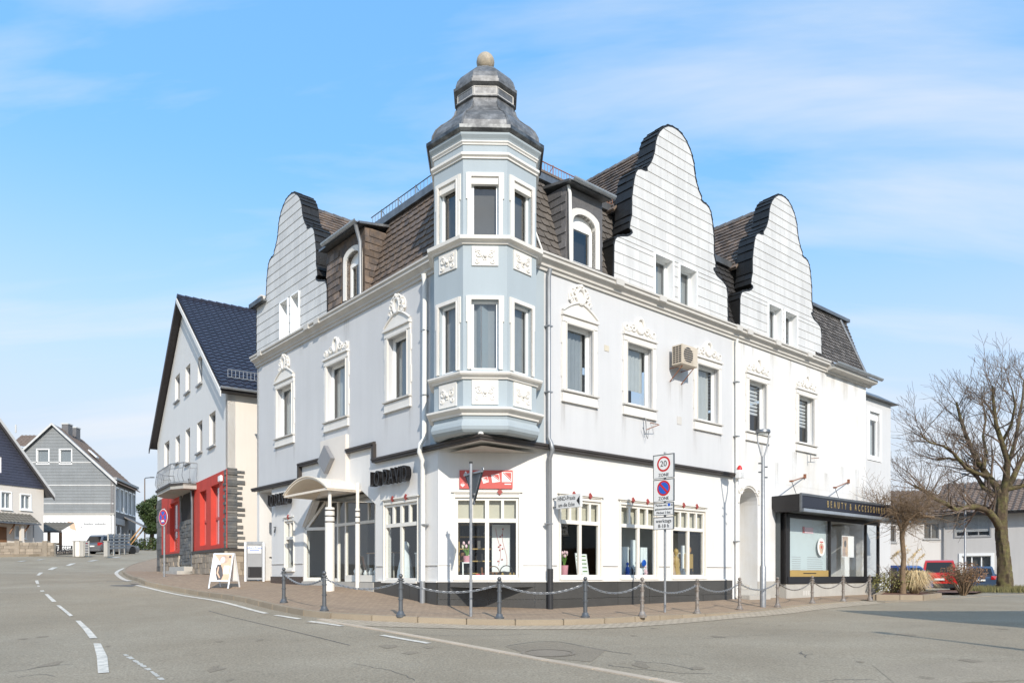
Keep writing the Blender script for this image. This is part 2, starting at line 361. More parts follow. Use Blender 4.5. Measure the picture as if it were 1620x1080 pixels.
def textmesh(name, s, fr, u, d, z, size, mat, parent, ext=0.004, flip=False, align='CENTER', xs=1.0, tilt=0.0, space=1.0):
    cu = bpy.data.curves.new(name, 'FONT'); cu.body = s; cu.size = size; cu.extrude = ext; cu.align_x = align; cu.align_y = 'CENTER'
    cu.resolution_u = 3; cu.space_character = space
    t = bpy.data.objects.new(name, cu); COL.objects.link(t)
    dg = bpy.context.evaluated_depsgraph_get(); me = bpy.data.meshes.new_from_object(t.evaluated_get(dg))
    bpy.data.objects.remove(t); bpy.data.curves.remove(cu)
    off = worldloc(parent) if parent else Vector((0, 0, 0)); sg = -1 if flip else 1
    for v in me.vertices:
        x, y, q = v.co; x *= xs
        if tilt: x, y = x * math.cos(tilt) - y * math.sin(tilt), x * math.sin(tilt) + y * math.cos(tilt)
        w = fr(u + sg * x, d + q, z + y); v.co = w - off
    me.materials.clear(); me.materials.append(MATS[mat])
    o = bpy.data.objects.new(name, me); COL.objects.link(o)
    if parent: o.parent = parent
    return o
def textletters(name, s, fr, u, d, z, size, mat, parent, ext, flip=False, xs=1.0, gap=.03, word=.12, center=True):
    objs = []; cur = 0.0; sg = -1 if flip else 1; inv = Fr(fr.o, fr.u, fr.n); off = worldloc(parent) if parent else Vector((0, 0, 0))
    for ch in s:
        if ch == ' ': cur += word; continue
        o = textmesh(name, ch, fr, 0, d, z, size, mat, parent, ext, flip, align='LEFT', xs=xs)
        us = [sg * ((v.co + off).xy - fr.o).dot(fr.u) for v in o.data.vertices]; lo, hi = min(us), max(us)
        objs.append((o, cur - lo)); cur += hi - lo + gap
    base = -cur / 2 if center else 0.0
    for o, c in objs:
        t = fr.u * (u + sg * (c + base)); 
        for v in o.data.vertices: v.co += Vector((t.x, t.y, 0))
    return objs
def rect(u0, u1, z0, z1): return [(u0, z0), (u1, z0), (u1, z1), (u0, z1)]

# ------------------------------------------------------------------ terrain
CORN = Vector((-0.70, 16.9))
sL, cL = math.sin(math.radians(40.6)), math.cos(math.radians(40.6))
RF = Fr(CORN, (cL, sL), (sL, -cL))         # right-hand facade, u runs to the right
LF = Fr(CORN, (-sL, cL), (-cL, -sL))       # left-hand facade, u runs to the left and back
def kerb_h(x): return np.interp(x, [3.2, 6.0], [0.12, 0.025])
_pav = [(-5.66, 18.5, -.72), (-4.08, 16.2, -.81), (-2.28, 15.3, -.87), (-.27, 15.7, -.945), (1.54, 15.7, -.93), (2.92, 16.7, -.95), (4.87, 19.2, -1.0), (6.1, 20, -.97), (7.7, 21.6, -.97), (9.5, 23.6, -.94), (11.2, 25.0, -.93), (-9, 23.4, -.5), (-12.6, 27, -.12)]
for fr_, u_, z_ in ((LF, 11.7, -.31), (LF, 5.6, -.40), (LF, 8.5, -.34), (LF, 2.47, -.70), (LF, 1.7, -.77), (RF, 2.1, -.86), (RF, 6, -.83), (RF, 10, -.78), (RF, 15, -.78), (RF, 19, -.80), (LF, 13.5, -.22)):
    q = fr_(u_, 0, 0); _pav.append((q.x, q.y, z_))
_road = [(0, 0, -1.42), (8, 4, -1.35), (-6, 4, -1.45), (14, 10, -1.15), (.5, 11.1, -1.19), (-5, 9, -1.33), (-17, 29, -.35), (-14, 19, -.95), (-20, 20, -.9), (-25, 35, 0), (-22.5, 44, .1), (-26, 55, 1.0), (-35, 54, 1.25), (-33, 76, 2.2), (-45, 60, 1.5), (-38, 48, .85), (20, 30, -1.0), (20, 48, -.97), (35, 60, -.95), (10, 15, -1.1), (0, 90, .6), (50, 100, -.6), (-70, 110, 3.5), (-30, 115, 3.6), (0, -20, -1.7), (30, -15, -1.5), (-30, -15, -1.6), (-30, 5, -1.2), (30, 8, -1.15), (60, 40, -.9), (-65, 40, 1.0)]
_cp = np.array([(x, y, z - float(kerb_h(x))) for x, y, z in _pav] + _road)
def _phi(r2): return 0.5 * r2 * np.log(r2 + 1e-9)
_A = _cp[:, :2]; _n = len(_cp)
_K = _phi(((_A[:, None] - _A[None]) ** 2).sum(-1)) + np.eye(_n) * 2.0
_Pm = np.hstack([np.ones((_n, 1)), _A])
_sol = np.linalg.solve(np.block([[_K, _Pm], [_Pm.T, np.zeros((3, 3))]]), np.concatenate([_cp[:, 2], np.zeros(3)]))
def Gv(xy):
    xy = np.atleast_2d(np.asarray(xy, float)); out = np.empty(len(xy))
    for a in range(0, len(xy), 4000):
        q = xy[a:a + 4000]
        out[a:a + 4000] = _phi(((q[:, None] - _A[None]) ** 2).sum(-1)) @ _sol[:_n] + _sol[_n] + q @ _sol[_n + 1:]
    return out
def G(x, y): return float(Gv([(x, y)])[0])
def PZ(x, y): return G(x, y) + float(kerb_h(x))
_YS = np.concatenate([np.arange(3, 60, 0.04), np.arange(60, 140, 0.2)])
def gpix(x, y, up=0.0):                    # photograph pixel -> point on the road surface
    k = (x - CX) / F; q = (HZ - y) / F
    dz = q * _YS - (Gv(np.stack([k * _YS, _YS], 1)) + up)
    i = int(np.argmax(dz < 0)) if y > HZ else int(np.argmax(dz < 0))
    if not (dz < 0).any(): i = len(_YS) - 1
    Y = _YS[i]; return Vector((k * Y, Y, q * Y))

def stainmat(name, c, amt):
    m = bpy.data.materials.new(name); m.use_nodes = True; nt = m.node_tree; N = nt.nodes; Lk = nt.links; b = N['Principled BSDF']
    b.inputs['Base Color'].default_value = (*lin(c), 1); b.inputs['Roughness'].default_value = .9
    uv = N.new('ShaderNodeUVMap'); se = N.new('ShaderNodeSeparateXYZ'); Lk.new(uv.outputs[0], se.inputs[0])
    pos = N.new('ShaderNodeNewGeometry').outputs['Position']; mpn = N.new('ShaderNodeMapping'); mpn.inputs['Scale'].default_value = (9, 9, .5); Lk.new(pos, mpn.inputs[0])
    nzt = N.new('ShaderNodeTexNoise'); nzt.inputs['Scale'].default_value = 2.0; nzt.inputs['Detail'].default_value = 5; Lk.new(mpn.outputs[0], nzt.inputs['Vector'])
    def math_(op, a, bb):
        q = N.new('ShaderNodeMath'); q.operation = op; q.use_clamp = True
        for i, v in enumerate((a, bb)):
            if isinstance(v, (int, float)): q.inputs[i].default_value = v
            else: Lk.new(v, q.inputs[i])
        return q.outputs[0]
    x = se.outputs[0]; edge = math_('MULTIPLY', math_('MULTIPLY', x, math_('SUBTRACT', 1.0, x)), 4.0); fall = math_('POWER', se.outputs[1], 1.4)
    nn = N.new('ShaderNodeMapRange'); Lk.new(nzt.outputs[0], nn.inputs[0]); nn.inputs[1].default_value = .38; nn.inputs[2].default_value = .68
    al = math_('MULTIPLY', math_('MULTIPLY', math_('MULTIPLY', edge, fall), nn.outputs[0]), amt); Lk.new(al, b.inputs['Alpha'])
    MATS[name] = m
stainmat('rain_stain', (130, 118, 100), .30)
def stain(fr, u0, u1, z0, z1, parent, d=.004):
    o = Mb().add([fr(u, d, z) for u, z in rect(u0, u1, z0, z1)], [(0, 1, 2, 3)]).build('rain_stain', 'rain_stain', parent, recalc=False)
    uv = o.data.uv_layers.new(name='UVMap')
    for li, c in zip(o.data.polygons[0].loop_indices, ((0, 0), (1, 0), (1, 1), (0, 1))): uv.data[li].uv = c
# ------------------------------------------------------------------ ground, road, pavement, kerb, markings
def sheet(xs, ys, zf):
    xs = np.array(xs); ys = np.array(ys); XX, YY = np.meshgrid(xs, ys)
    ZZ = zf(np.stack([XX.ravel(), YY.ravel()], 1)); n = len(xs); m = Mb()
    m.v = list(zip(XX.ravel().tolist(), YY.ravel().tolist(), ZZ.tolist()))
    m.f = [(j * n + i, j * n + i + 1, (j + 1) * n + i + 1, (j + 1) * n + i) for j in range(len(ys) - 1) for i in range(n - 1)]
    return m
far = [-900, -600, -400, -300, -200, -150]
_gx = np.concatenate([far, np.arange(-110, 111, 10), [-x for x in reversed(far)]])
_gy = np.concatenate([[-300, -150, -80], np.arange(-40, 141, 10), [180, 250, 350, 600, 1200]])
def _gz(q):
    qc = np.stack([np.clip(q[:, 0], -70, 60), np.clip(q[:, 1], -25, 118)], 1); return Gv(qc) - 0.35
tag(sheet(_gx, _gy, _gz).build('ground', 'earth', recalc=False, smooth=80), kind='structure')
_rx = np.concatenate([np.arange(-60, -30, 2.0), np.arange(-30, 24, 0.5), np.arange(24, 58, 2.0)])
_ry = np.concatenate([np.arange(-24, 3, 2.0), np.arange(3, 60, 0.5), np.arange(60, 116, 2.0)])
road = sheet(_rx, _ry, Gv).build('road', 'asphalt', recalc=False, smooth=80); tag(road, kind='structure')

_kp = [(253, 883), (240, 886), (225.6, 890), (210, 894), (198, 899), (193, 904), (196, 909.5), (205, 915), (220, 923.5), (249, 930), (298, 938), (363, 948), (420, 961), (478, 973.5), (498, 977), (540, 979.5), (624, 984), (690, 986.5), (747, 988.5), (800, 989.5), (840, 989.5), (874, 989.5), (928, 988.5), (983, 985.5), (1030, 982), (1072, 978.5), (1121, 974.5), (1200, 967.5), (1234, 962.5), (1304, 955), (1366, 950)]
kerb_pts = [gpix(*p) for p in _kp]
def resample(pts, step):
    pts = [Vector((p[0], p[1])) for p in pts]
    # smooth once by corner cutting, then walk
    for _ in range(2):
        q = [pts[0]]
        for a, b in zip(pts, pts[1:]): q += [a * 0.75 + b * 0.25, a * 0.25 + b * 0.75]
        q.append(pts[-1]); pts = q
    out = [pts[0]]; acc = 0.0
    for a, b in zip(pts, pts[1:]):
        l = (b - a).length; t = step - acc
        while t <= l:
            out.append(a + (b - a) * (t / l)); t += step
        acc = (acc + l) % step if l > 0 else acc
    return out
KL = resample(kerb_pts, 0.25)
def offs(line, d):
    out = []
    for i, p in enumerate(line):
        t = (line[min(i + 1, len(line) - 1)] - line[max(i - 1, 0)]).normalized(); out.append(p + Vector((-t.y, t.x)) * d)
    return out
KI = offs(KL, 0.14)
# pavement sheet, bounded by the inner kerb line, running on under the buildings
poly = [tuple(p) for p in KI[::2]] + [(KI[-1].x + 3.5, KI[-1].y + 2.2), (18, 44), (-4, 52), (-22, 62)]
pin = []
bx0 = min(p[0] for p in poly); bx1 = max(p[0] for p in poly); by0 = min(p[1] for p in poly); by1 = max(p[1] for p in poly)
def inside(p, pl):
    r = False; j = len(pl) - 1
    for i in range(len(pl)):
        if (pl[i][1] > p[1]) != (pl[j][1] > p[1]) and p[0] < (pl[j][0] - pl[i][0]) * (p[1] - pl[i][1]) / (pl[j][1] - pl[i][1]) + pl[i][0]: r = not r
        j = i
    return r
yy = by0
while yy < by1:
    xx = bx0 + random.random() * 0.3
    while xx < bx1:
        if inside((xx, yy), poly): pin.append((xx, yy))
        xx += 0.8
    yy += 0.8
n = len(poly)
cv, ce, cf, *_ = delaunay_2d_cdt([Vector(p) for p in poly + pin], [(i, (i + 1) % n) for i in range(n)], [], 1, 1e-4)
cz = Gv([(v.x, v.y) for v in cv]) + kerb_h(np.array([v.x for v in cv]))
pm = Mb(); pm.v = [(v.x, v.y, z) for v, z in zip(cv, cz)]; pm.f = [tuple(f) for f in cf]
pavement = pm.build('pavement', 'pavers', smooth=80); tag(pavement, kind='structure')
# kerb stones, one by one
k = 0
while k + 4 < len(KL):
    a, b, c, d = KL[k], KL[k + 4], KI[k + 4], KI[k]
    t = (b - a).normalized() * 0.006
    a2, b2, c2, d2 = a + t, b - t, c - t, d + t
    m = Mb(); top = lambda q: PZ(q.x, q.y) + 0.006 + 0.0
    m.hexa([Vector((q.x, q.y, G(q.x, q.y) - 0.15)) for q in (a2, b2, c2, d2)] + [Vector((q.x, q.y, top(q))) for q in (a2, b2, c2, d2)])
    m.build('kerb_stone', 'kerb', pavement, bevel=0.012)
    k += 4
def strip(line, w0, w1, up, i0=0, i1=None):
    a = offs(line, w0)[i0:i1]; b = offs(line, w1)[i0:i1]; m = Mb(); n = len(a)
    za = Gv([tuple(p) for p in a]) + up; zb = Gv([tuple(p) for p in b]) + up
    m.v = [(p.x, p.y, z) for p, z in zip(a, za)] + [(p.x, p.y, z) for p, z in zip(b, zb)]
    m.f = [(i, i + 1, n + i + 1, n + i) for i in range(n - 1)]; return m
# pale gutter stones before the kerb
gi = min(range(len(KL)), key=lambda i: abs(CX + F * KL[i].x / KL[i].y - 520))
tag(strip(KL, 0.002, -0.80, 0.008, gi).build('gutter_strip', 'gutter', road), None)
# flush stone strip that parts the main road from the side street
dl = resample([gpix(*p) for p in ((506, 979), (530, 985), (591, 994), (680, 1010), (769, 1027), (849, 1042), (960, 1061), (1047, 1077), (1140, 1096), (1300, 1132))], 0.25)
k = 0
while k + 4 < len(dl):
    seg = dl[k:k + 5]; L0 = offs(dl, 0.075)[k:k + 5]; L1 = offs(dl, -0.075)[k:k + 5]
    m = Mb(); e = (seg[-1] - seg[0]).normalized() * 0.005
    q = [L0[0] + e, L0[-1] - e, L1[-1] - e, L1[0] + e]
    m.hexa([Vector((p.x, p.y, G(p.x, p.y) - 0.1)) for p in q] + [Vector((p.x, p.y, G(p.x, p.y) + 0.014)) for p in q])
    m.build('border_stone', 'border', road, bevel=0.006); k += 4
def gpoly(name, pts, mat, up=0.007, sub=1):
    c = [gpix(*p) for p in pts]; m = Mb(); m.v = [(p.x, p.y, G(p.x, p.y) + up) for p in c]; m.f = [tuple(range(len(c)))]
    return m.build(name, mat, road)
def q1(*p): return [(x * .2593, 860 + y * .2593) for x, y in p]
for pts in (((570, 610), (615, 610), (655, 690), (665, 790), (598, 793), (590, 690)), ((460, 470), (490, 470), (550, 525), (595, 577), (548, 578), (510, 525)), ((343, 375), (365, 375), (447, 440), (425, 443)), ((272, 307), (293, 307), (345, 353), (318, 355)),
            ((226, 255), (240, 255), (272, 290), (248, 292)), ((213, 225), (232, 222), (240, 245), (222, 245)), ((222, 192), (240, 175), (263, 175), (240, 193)), ((290, 157), (320, 143), (352, 143), (318, 159)), ((400, 132), (430, 120), (465, 118), (425, 133))):
    gpoly('lane_dash', q1(*pts), 'line_paint', 0.010)
for pts in (((530, 107), (570, 99), (605, 99), (560, 108)), ((670, 86), (710, 79), (745, 79), (705, 87)), ((100, 109), (140, 103), (168, 103), (130, 109)), ((215, 100), (250, 94), (277, 94), (240, 100))):
    gpoly('lane_dash', q1(*pts), 'line_worn', 0.02)
wl = resample([gpix(*p) for p in ((253, 885), (232, 890.5), (208, 895.5), (193, 899.5), (184, 904), (184, 908), (190, 913), (205, 919))], 0.25)
strip(wl, 0.09, -0.09, 0.012).build('edge_line', 'line_paint', road)
wl = resample([gpix(*p) for p in ((216, 925.5), (250, 933.5), (310, 944.5), (363, 954.5), (422, 970.5))], 0.25)
strip(wl, 0.06, -0.06, 0.010).build('edge_line', 'line_paint', road)
for a, b in (((436, 973), (477, 979.5)), ((489, 982.5), (546, 991)), ((604, 1004.5), (680, 1018))):
    wl = resample([gpix(*a), gpix(*b)], 0.2); strip(wl, 0.06, -0.06, 0.009).build('edge_line', 'line_paint', road)
wl = resample([gpix(*p) for p in ((195, 1034), (215, 1046), (240, 1062), (262, 1080))], 0.1)
m = Mb(); 
for i in range(0, len(wl) - 1, 1):
    w = random.uniform(0.015, 0.04); t = (wl[i + 1] - wl[i]).normalized(); nn = Vector((-t.y, t.x)) * w
    if random.random() < 0.8: m.add([(*(q), G(q.x, q.y) + 0.006) for q in (wl[i] + nn, wl[i + 1] + nn, wl[i + 1] - nn, wl[i] - nn)], [(0, 1, 2, 3)])
m.build('worn_line', 'line_worn', road)
# tarmac patch with seams beside the kerb, long repair seam, drain cover
gpoly('tar_patch', q1((650, 230), (790, 226), (850, 248), (800, 262), (670, 256)), 'tar', 0.006)
wl = resample([gpix(*p) for p in ((330, 966), (400, 984), (480, 1002), (560, 1022))], 0.2); strip(wl, 0.012, -0.012, 0.005).build('tar_seam', 'tar', road)
wl = resample([gpix(*p) for p in ((800, 1022), (830, 1017), (870, 1013), (905, 1018), (960, 1030), (1010, 1036))], 0.2); strip(wl, 0.01, -0.01, 0.005).build('tar_seam', 'tar', road)
mc = gpix(868, 1033)
m = Mb(); zc_ = G(mc.x, mc.y)
def gdisc(m, c, r0, r1, up, n=40):
    vs = []
    for j in range(n):
        a = 2 * PI * j / n
        for r in (r0, r1):
            x, y = c.x + r * math.cos(a), c.y + r * math.sin(a); vs.append((x, y, G(x, y) + up))
    m.add(vs, [(2 * j, 2 * j + 1, (2 * j + 3) % (2 * n), (2 * j + 2) % (2 * n)) for j in range(n)]); return m
mh = gdisc(Mb(), mc, 0.0, 0.335, 0.008).build('manhole_cover', 'cast_iron'); tag(mh, 'round cast iron manhole cover set in the road by the stone strip', 'manhole cover')
gdisc(Mb(), mc, 0.355, 0.41, 0.010).build('rim', 'cast_iron', mh)
# street gully by the kerb on the left
gpoly('drain_grate', q1((790, 236), (845, 240), (850, 249), (800, 246)), 'cast_iron', 0.012)

# old repairs, cracks and stains in the asphalt
def crack(pts, w):
    l = resample([gpix(*p) for p in pts], .12); l = [p + Vector((random.uniform(-.03, .03), random.uniform(-.03, .03))) for p in l]; strip(l, w, -w * random.uniform(.3, 1), .0045).build('crack', 'tar', road)
for pts in (((10, 1062), (40, 1060), (80, 1052), (120, 1050)), ((1262, 1032), (1275, 1036), (1290, 1034)), ((1268, 1030), (1272, 1036), (1280, 1041)), ((960, 1052), (1010, 1058), (1060, 1064), (1130, 1066)), ((1000, 1045), (1060, 1050), (1100, 1060)), ((1300, 1078), (1340, 1074), (1400, 1076)), ((640, 1003), (760, 1006), (850, 1002)), ((30, 1072), (60, 1066), (90, 1070)), ((1110, 1010), (1200, 1004), (1330, 1000)), ((560, 1050), (620, 1060), (660, 1076))): crack(pts, .008)
mk('patch_light', (0.33, 0.28, 0.21), 0.9, var=0.08, vs=1, fine=0.3, fs=40, bump=0.6, bs=70, linear=True, spec=.25); mk('patch_dark', (0.262, 0.22, 0.164), 0.9, var=0.08, vs=1, fine=0.3, fs=40, bump=0.6, bs=70, linear=True, spec=.25)
gpoly('road_patch', ((800, 1023), (868, 1014), (960, 1028), (935, 1047), (850, 1040)), 'patch_dark', .0035)
gpoly('road_patch', ((1380, 1052), (1620, 1046), (1700, 1072), (1420, 1085)), 'patch_light', .0035)
for _ in range(26):
    c = gpix(random.uniform(30, 1600), random.uniform(985, 1078)); r = random.uniform(.04, .16); n_ = 9; m = Mb(); m.v = [(c.x + r * random.uniform(.5, 1.2) * math.cos(a), c.y + r * 1.6 * random.uniform(.5, 1.2) * math.sin(a), G(c.x, c.y) + .004) for a in np.linspace(0, 2 * PI, n_ + 1)[:-1]]; m.v = [(x, y, G(x, y) + .004) for x, y, _z in m.v]; m.f = [tuple(range(n_))]; m.build('oil_spot', 'patch_dark', road)
# ------------------------------------------------------------------ the corner building
Bd = thing('corner_building', 'white and pale blue corner house with octagonal turret and three curved white gables', 'building', (CORN.x, CORN.y, -0.85))
RLEN, LLEN = 19.35, 12.97
ZC0, ZC1 = 7.36, 7.72                      # main cornice
ZB = 3.05                                  # string course over the shops
def bar_frame(fr, u0, u1, z0, z1, d0, d1, w, m=None):
    m = m or Mb()
    m.box(fr, u0, u1, d0, d1, z0, z0 + w); m.box(fr, u0, u1, d0, d1, z1 - w, z1)
    m.box(fr, u0, u0 + w, d0, d1, z0 + w, z1 - w); m.box(fr, u1 - w, u1, d0, d1, z0 + w, z1 - w); return m
def spiral(fr, u, z, r, turns, d, dirn=1, a0=0.0, n=16):
    return [fr(u + dirn * r * (1 - 0.75 * i / n) * math.cos(a0 + turns * 2 * PI * i / n), d, z + r * (1 - 0.75 * i / n) * math.sin(a0 + turns * 2 * PI * i / n)) for i in range(n + 1)]
def oval(fr, u, z, ru, rz, d, n=18): return [fr(u + ru * math.cos(2 * PI * i / n), d, z + rz * math.sin(2 * PI * i / n)) for i in range(n + 1)]
def crest(fr, uc, z0, w, kind, parent):
    m = Mb(); h = w / 2
    if kind == 'tall':
        # swept pediment line, cartouche and scrolls
        pl = [(uc + h * s, z0 + 0.02 + 0.30 * (1 - abs(s) ** 1.6)) for s in np.linspace(-1, 1, 17)]
        m.outline(fr, [(uc - h, z0 - 0.02)] + pl + [(uc + h, z0 - 0.02)], -0.01, 0.035)
        m.tube([fr(u, 0.05, z + 0.015) for u, z in pl], 0.032, 6)
        m.tube(oval(fr, uc, z0 + 0.50, 0.15, 0.19, 0.05), 0.043, 7); m.outline(fr, [(uc + (.40 if abs(math.cos(a)) > .5 else .30) * math.cos(a), z0 + .46 + .3 * math.sin(a)) for a in np.linspace(0, 2 * PI, 18)[:-1]], -0.01, 0.026); m.outline(fr, [(uc + 0.14 * math.cos(a), z0 + 0.5 + 0.18 * math.sin(a)) for a in np.linspace(0, 2 * PI, 14)[:-1]], -0.01, 0.04)
        for s in (-1, 1):
            m.tube(spiral(fr, uc + s * 0.25, z0 + 0.52, 0.12, 1.3, 0.05, s, PI / 2), 0.038, 7)
            m.tube(spiral(fr, uc + s * 0.30, z0 + 0.33, 0.09, 1.2, 0.05, s, 0), 0.032, 7)
            m.tube([fr(uc + s * t * 0.28, 0.05, z0 + 0.78 - t * t * 0.16) for t in np.linspace(0, 1, 6)], 0.03, 6)
            m.ball(fr(uc + s * 0.1, 0.05, z0 + 0.72), 0.045, 6, 5)
        m.ball(fr(uc, 0.06, z0 + 0.75), 0.06, 8, 6)
    else:
        m.outline(fr, [(uc - h, z0 - 0.02), (uc - h, z0 + 0.20), (uc - h * .8, z0 + .25), (uc - h * 0.45, z0 + 0.24), (uc - .19, z0 + .36), (uc - .1, z0 + .46), (uc, z0 + 0.50), (uc + .1, z0 + .46), (uc + .19, z0 + .36), (uc + h * 0.45, z0 + 0.24), (uc + h * .8, z0 + .25), (uc + h, z0 + 0.20), (uc + h, z0 - 0.02)], -0.01, 0.022)
        m.tube(oval(fr, uc, z0 + 0.26, 0.15, 0.2, 0.04), 0.047, 7)
        m.outline(fr, [(uc + 0.14 * math.cos(a), z0 + 0.26 + 0.19 * math.sin(a)) for a in np.linspace(0, 2 * PI, 14)[:-1]], -0.01, 0.035)
        for s in (-1, 1):
            m.tube(spiral(fr, uc + s * 0.29, z0 + 0.15, 0.12, 1.4, 0.035, s, 0), 0.035, 7)
            m.tube(spiral(fr, uc + s * (h - 0.13), z0 + 0.13, 0.11, 1.4, 0.035, s, PI), 0.035, 7)
            m.tube([fr(uc + s * (0.1 + t * (h - 0.2)), 0.03, z0 + 0.12 + 0.09 * math.sin(t * 6)) for t in np.linspace(0, 1, 9)], 0.022, 6)
        m.ball(fr(uc, 0.05, z0 + 0.45), 0.05, 8, 6)
    return m.build('crest', 'stucco_trim', parent, smooth=50)
def upper_window(fr, u0, u1, z0, z1, kind, blind='curtain', drop=1.0, label=None):
    rv = 0.22
    w = bar_frame(fr, u0, u1, z0, z1, -rv, -rv + 0.07, 0.05)
    w = w.build('window', 'frame_white', Bd, bevel=0.004)
    if label: w['label'] = label
    bar_frame(fr, u0 + 0.051, u1 - 0.051, z0 + 0.051, z1 - 0.051, -rv + 0.01, -rv + 0.05, 0.04).build('sash', 'frame_white', w)
    Mb().add([fr(u0 + .085, -rv + .03, z0 + .085), fr(u1 - .085, -rv + .03, z0 + .085), fr(u1 - .085, -rv + .03, z1 - .085), fr(u0 + .085, -rv + .03, z1 - .085)], [(0, 1, 2, 3)]).build('pane', 'glass_upper', w)
    zb = z1 - (z1 - z0) * drop
    if blind == 'slats':
        m = Mb(); z = z1 - 0.1
        while z > zb: m.box(fr, u0 + .1, u1 - .1, -rv - .06, -rv - .05, z - 0.09, z - 0.012); z -= 0.12
        m.build('blind', 'blind_white', w)
    else:
        m = Mb(); n = 20; vs = []
        for i in range(n + 1):
            u = u0 + .08 + (u1 - u0 - .16) * i / n; vs += [fr(u, -rv - .08 - 0.02 * math.sin(i * 1.9), zb), fr(u, -rv - .08 - 0.02 * math.sin(i * 1.9), z1)]
        m.add(vs, [(2 * i, 2 * i + 2, 2 * i + 3, 2 * i + 1) for i in range(n)]).build('curtain', blind, w, smooth=60)
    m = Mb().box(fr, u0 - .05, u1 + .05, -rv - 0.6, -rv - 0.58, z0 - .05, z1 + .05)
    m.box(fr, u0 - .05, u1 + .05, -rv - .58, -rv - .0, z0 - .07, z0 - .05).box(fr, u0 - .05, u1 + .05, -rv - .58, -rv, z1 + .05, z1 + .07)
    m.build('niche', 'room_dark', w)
    # stucco surround
    s = 0.135
    m = Mb(); m.box(fr, u0 - s, u0, -0.01, 0.036, z0 - .02, z1 + .0); m.box(fr, u1, u1 + s, -0.01, 0.036, z0 - .02, z1 + .0)
    m.box(fr, u0 - s, u1 + s, -0.01, 0.052, z1, z1 + 0.15)
    m.box(fr, u0 - s - .03, u0 - s, -0.01, 0.03, z0 + .3, z0 + .75); m.box(fr, u1 + s, u1 + s + .03, -0.01, 0.03, z0 + .3, z0 + .75)
    m.box(fr, u0 - s - .03, u0 - s, -0.01, 0.03, z1 - .55, z1 - .15); m.box(fr, u1 + s, u1 + s + .03, -0.01, 0.03, z1 - .55, z1 - .15)
    for s_ in (u0 + 0.0, u1 - 0.025): m.box(fr, s_, s_ + 0.025, -0.01, 0.055, z0, z1)
    m.box(fr, u0, u1, -0.01, 0.052, z1 - 0.03, z1)
    m.build('surround', 'stucco_trim', w, bevel=0.006)
    m = Mb(); m.box(fr, u0 - s - .02, u1 + s + .02, -0.01, 0.10, z1 + .15, z1 + .205); m.box(fr, u0 - s, u1 + s, -0.01, 0.07, z1 + .205, z1 + .24); m.build('hood', 'stucco_trim', w, bevel=0.006)
    m = Mb(); m.box(fr, u0 - s - .02, u1 + s + .02, -0.2, 0.10, z0 - .065, z0 - .02); m.build('sill', 'cornice_paint', w, bevel=0.005)
    m = Mb(); m.box(fr, u0 - s, u1 + s, -0.01, 0.05, z0 - .29, z0 - .075); m.box(fr, u0 - s - .02, u1 + s + .02, -0.01, 0.075, z0 - .32, z0 - .29); m.build('apron', 'stucco_trim', w, bevel=0.005)
    crest(fr, (u0 + u1) / 2, z1 + .24, u1 - u0 + 2 * s, kind, w)
WZ0, WZ1 = 4.60, 6.28
RW = [(2.68, 3.68, 'tall', 'curtain_grey', 1.0), (4.98, 6.08, 'low', 'curtain', 0.72), (8.15, 9.27, 'low', 'curtain', 0.98), (10.92, 12.02, 'low', 'slats', 0.62), (14.06, 15.2, 'low', 'slats', 0.6)]
LW = [(3.02, 4.02, 'tall', 'curtain_grey', 1.0), (6.3, 7.55, 'low', 'curtain', 0.95), (9.98, 11.2, 'tall', 'curtain', 1.0)]
for fr, ws in ((RF, RW), (LF, LW)):
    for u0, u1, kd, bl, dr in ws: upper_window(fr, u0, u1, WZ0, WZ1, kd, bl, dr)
# --- upper walls
Mb().wall(RF, [(0, ZB), (10.05, ZB), (10.05, ZC0 + .1), (0, ZC0 + .1)], [rect(a, b, WZ0, WZ1) for a, b, *_ in RW[:3]], 0, 0.3, 0.24).build('wall', 'wall_blue', Bd)
Mb().wall(RF, [(10.05, ZB), (RLEN, ZB), (RLEN, ZC0 + .1), (10.05, ZC0 + .1)], [rect(a, b, WZ0, WZ1) for a, b, *_ in RW[3:]], 0, 0.3, 0.24).build('wall', 'wall_stain', Bd)
LST = [(0, ZB), (4.68, ZB), (4.68, 3.52), (6.2, 3.52), (6.2, 4.02), (7.8, 4.02), (7.8, 3.46), (9.37, 3.46), (9.37, 2.98), (LLEN, 2.98), (LLEN, ZC0 + .1), (0, ZC0 + .1)]
Mb().wall(LF, LST, [rect(a, b, WZ0, WZ1) for a, b, *_ in LW], 0, 0.3, 0.24).build('wall', 'wall_blue', Bd)
# end walls and back
ER = Fr(RF(RLEN, 0, 0).xy, (-sL, cL), (cL, sL)); EL = Fr(LF(LLEN, 0, 0).xy, (cL, sL), (-sL, cL))
Mb().box(ER, 0.01, LLEN, -0.3, 0, -1.2, ZC0 + .1).build('wall', 'wall_white', Bd)
Mb().box(EL, 0.01, RLEN, -0.3, 0, ZB - .1, ZC1 + 2.2).build('wall', 'wall_white', Bd)
GE = Fr(LF(11.72, 0, 0).xy, (cL, sL), (-sL, cL)); Mb().box(GE, 0.32, RLEN, -0.3, 0, -1.2, ZB - .1).build('wall', 'wall_white', Bd)
Mb().hexa([LF(11.5, -0.02, 2.9), LF(LLEN, -0.02, 2.9), LF(LLEN, -8, 2.9), LF(11.5, -8, 2.9), LF(11.5, -0.02, 2.97), LF(LLEN, -0.02, 2.97), LF(LLEN, -8, 2.97), LF(11.5, -8, 2.97)]).build('soffit', 'wall_white', Bd)
Mb().box(RF, 0, RLEN, -LLEN, -LLEN + .2, -1, ZC1).build('wall', 'wall_white', Bd)
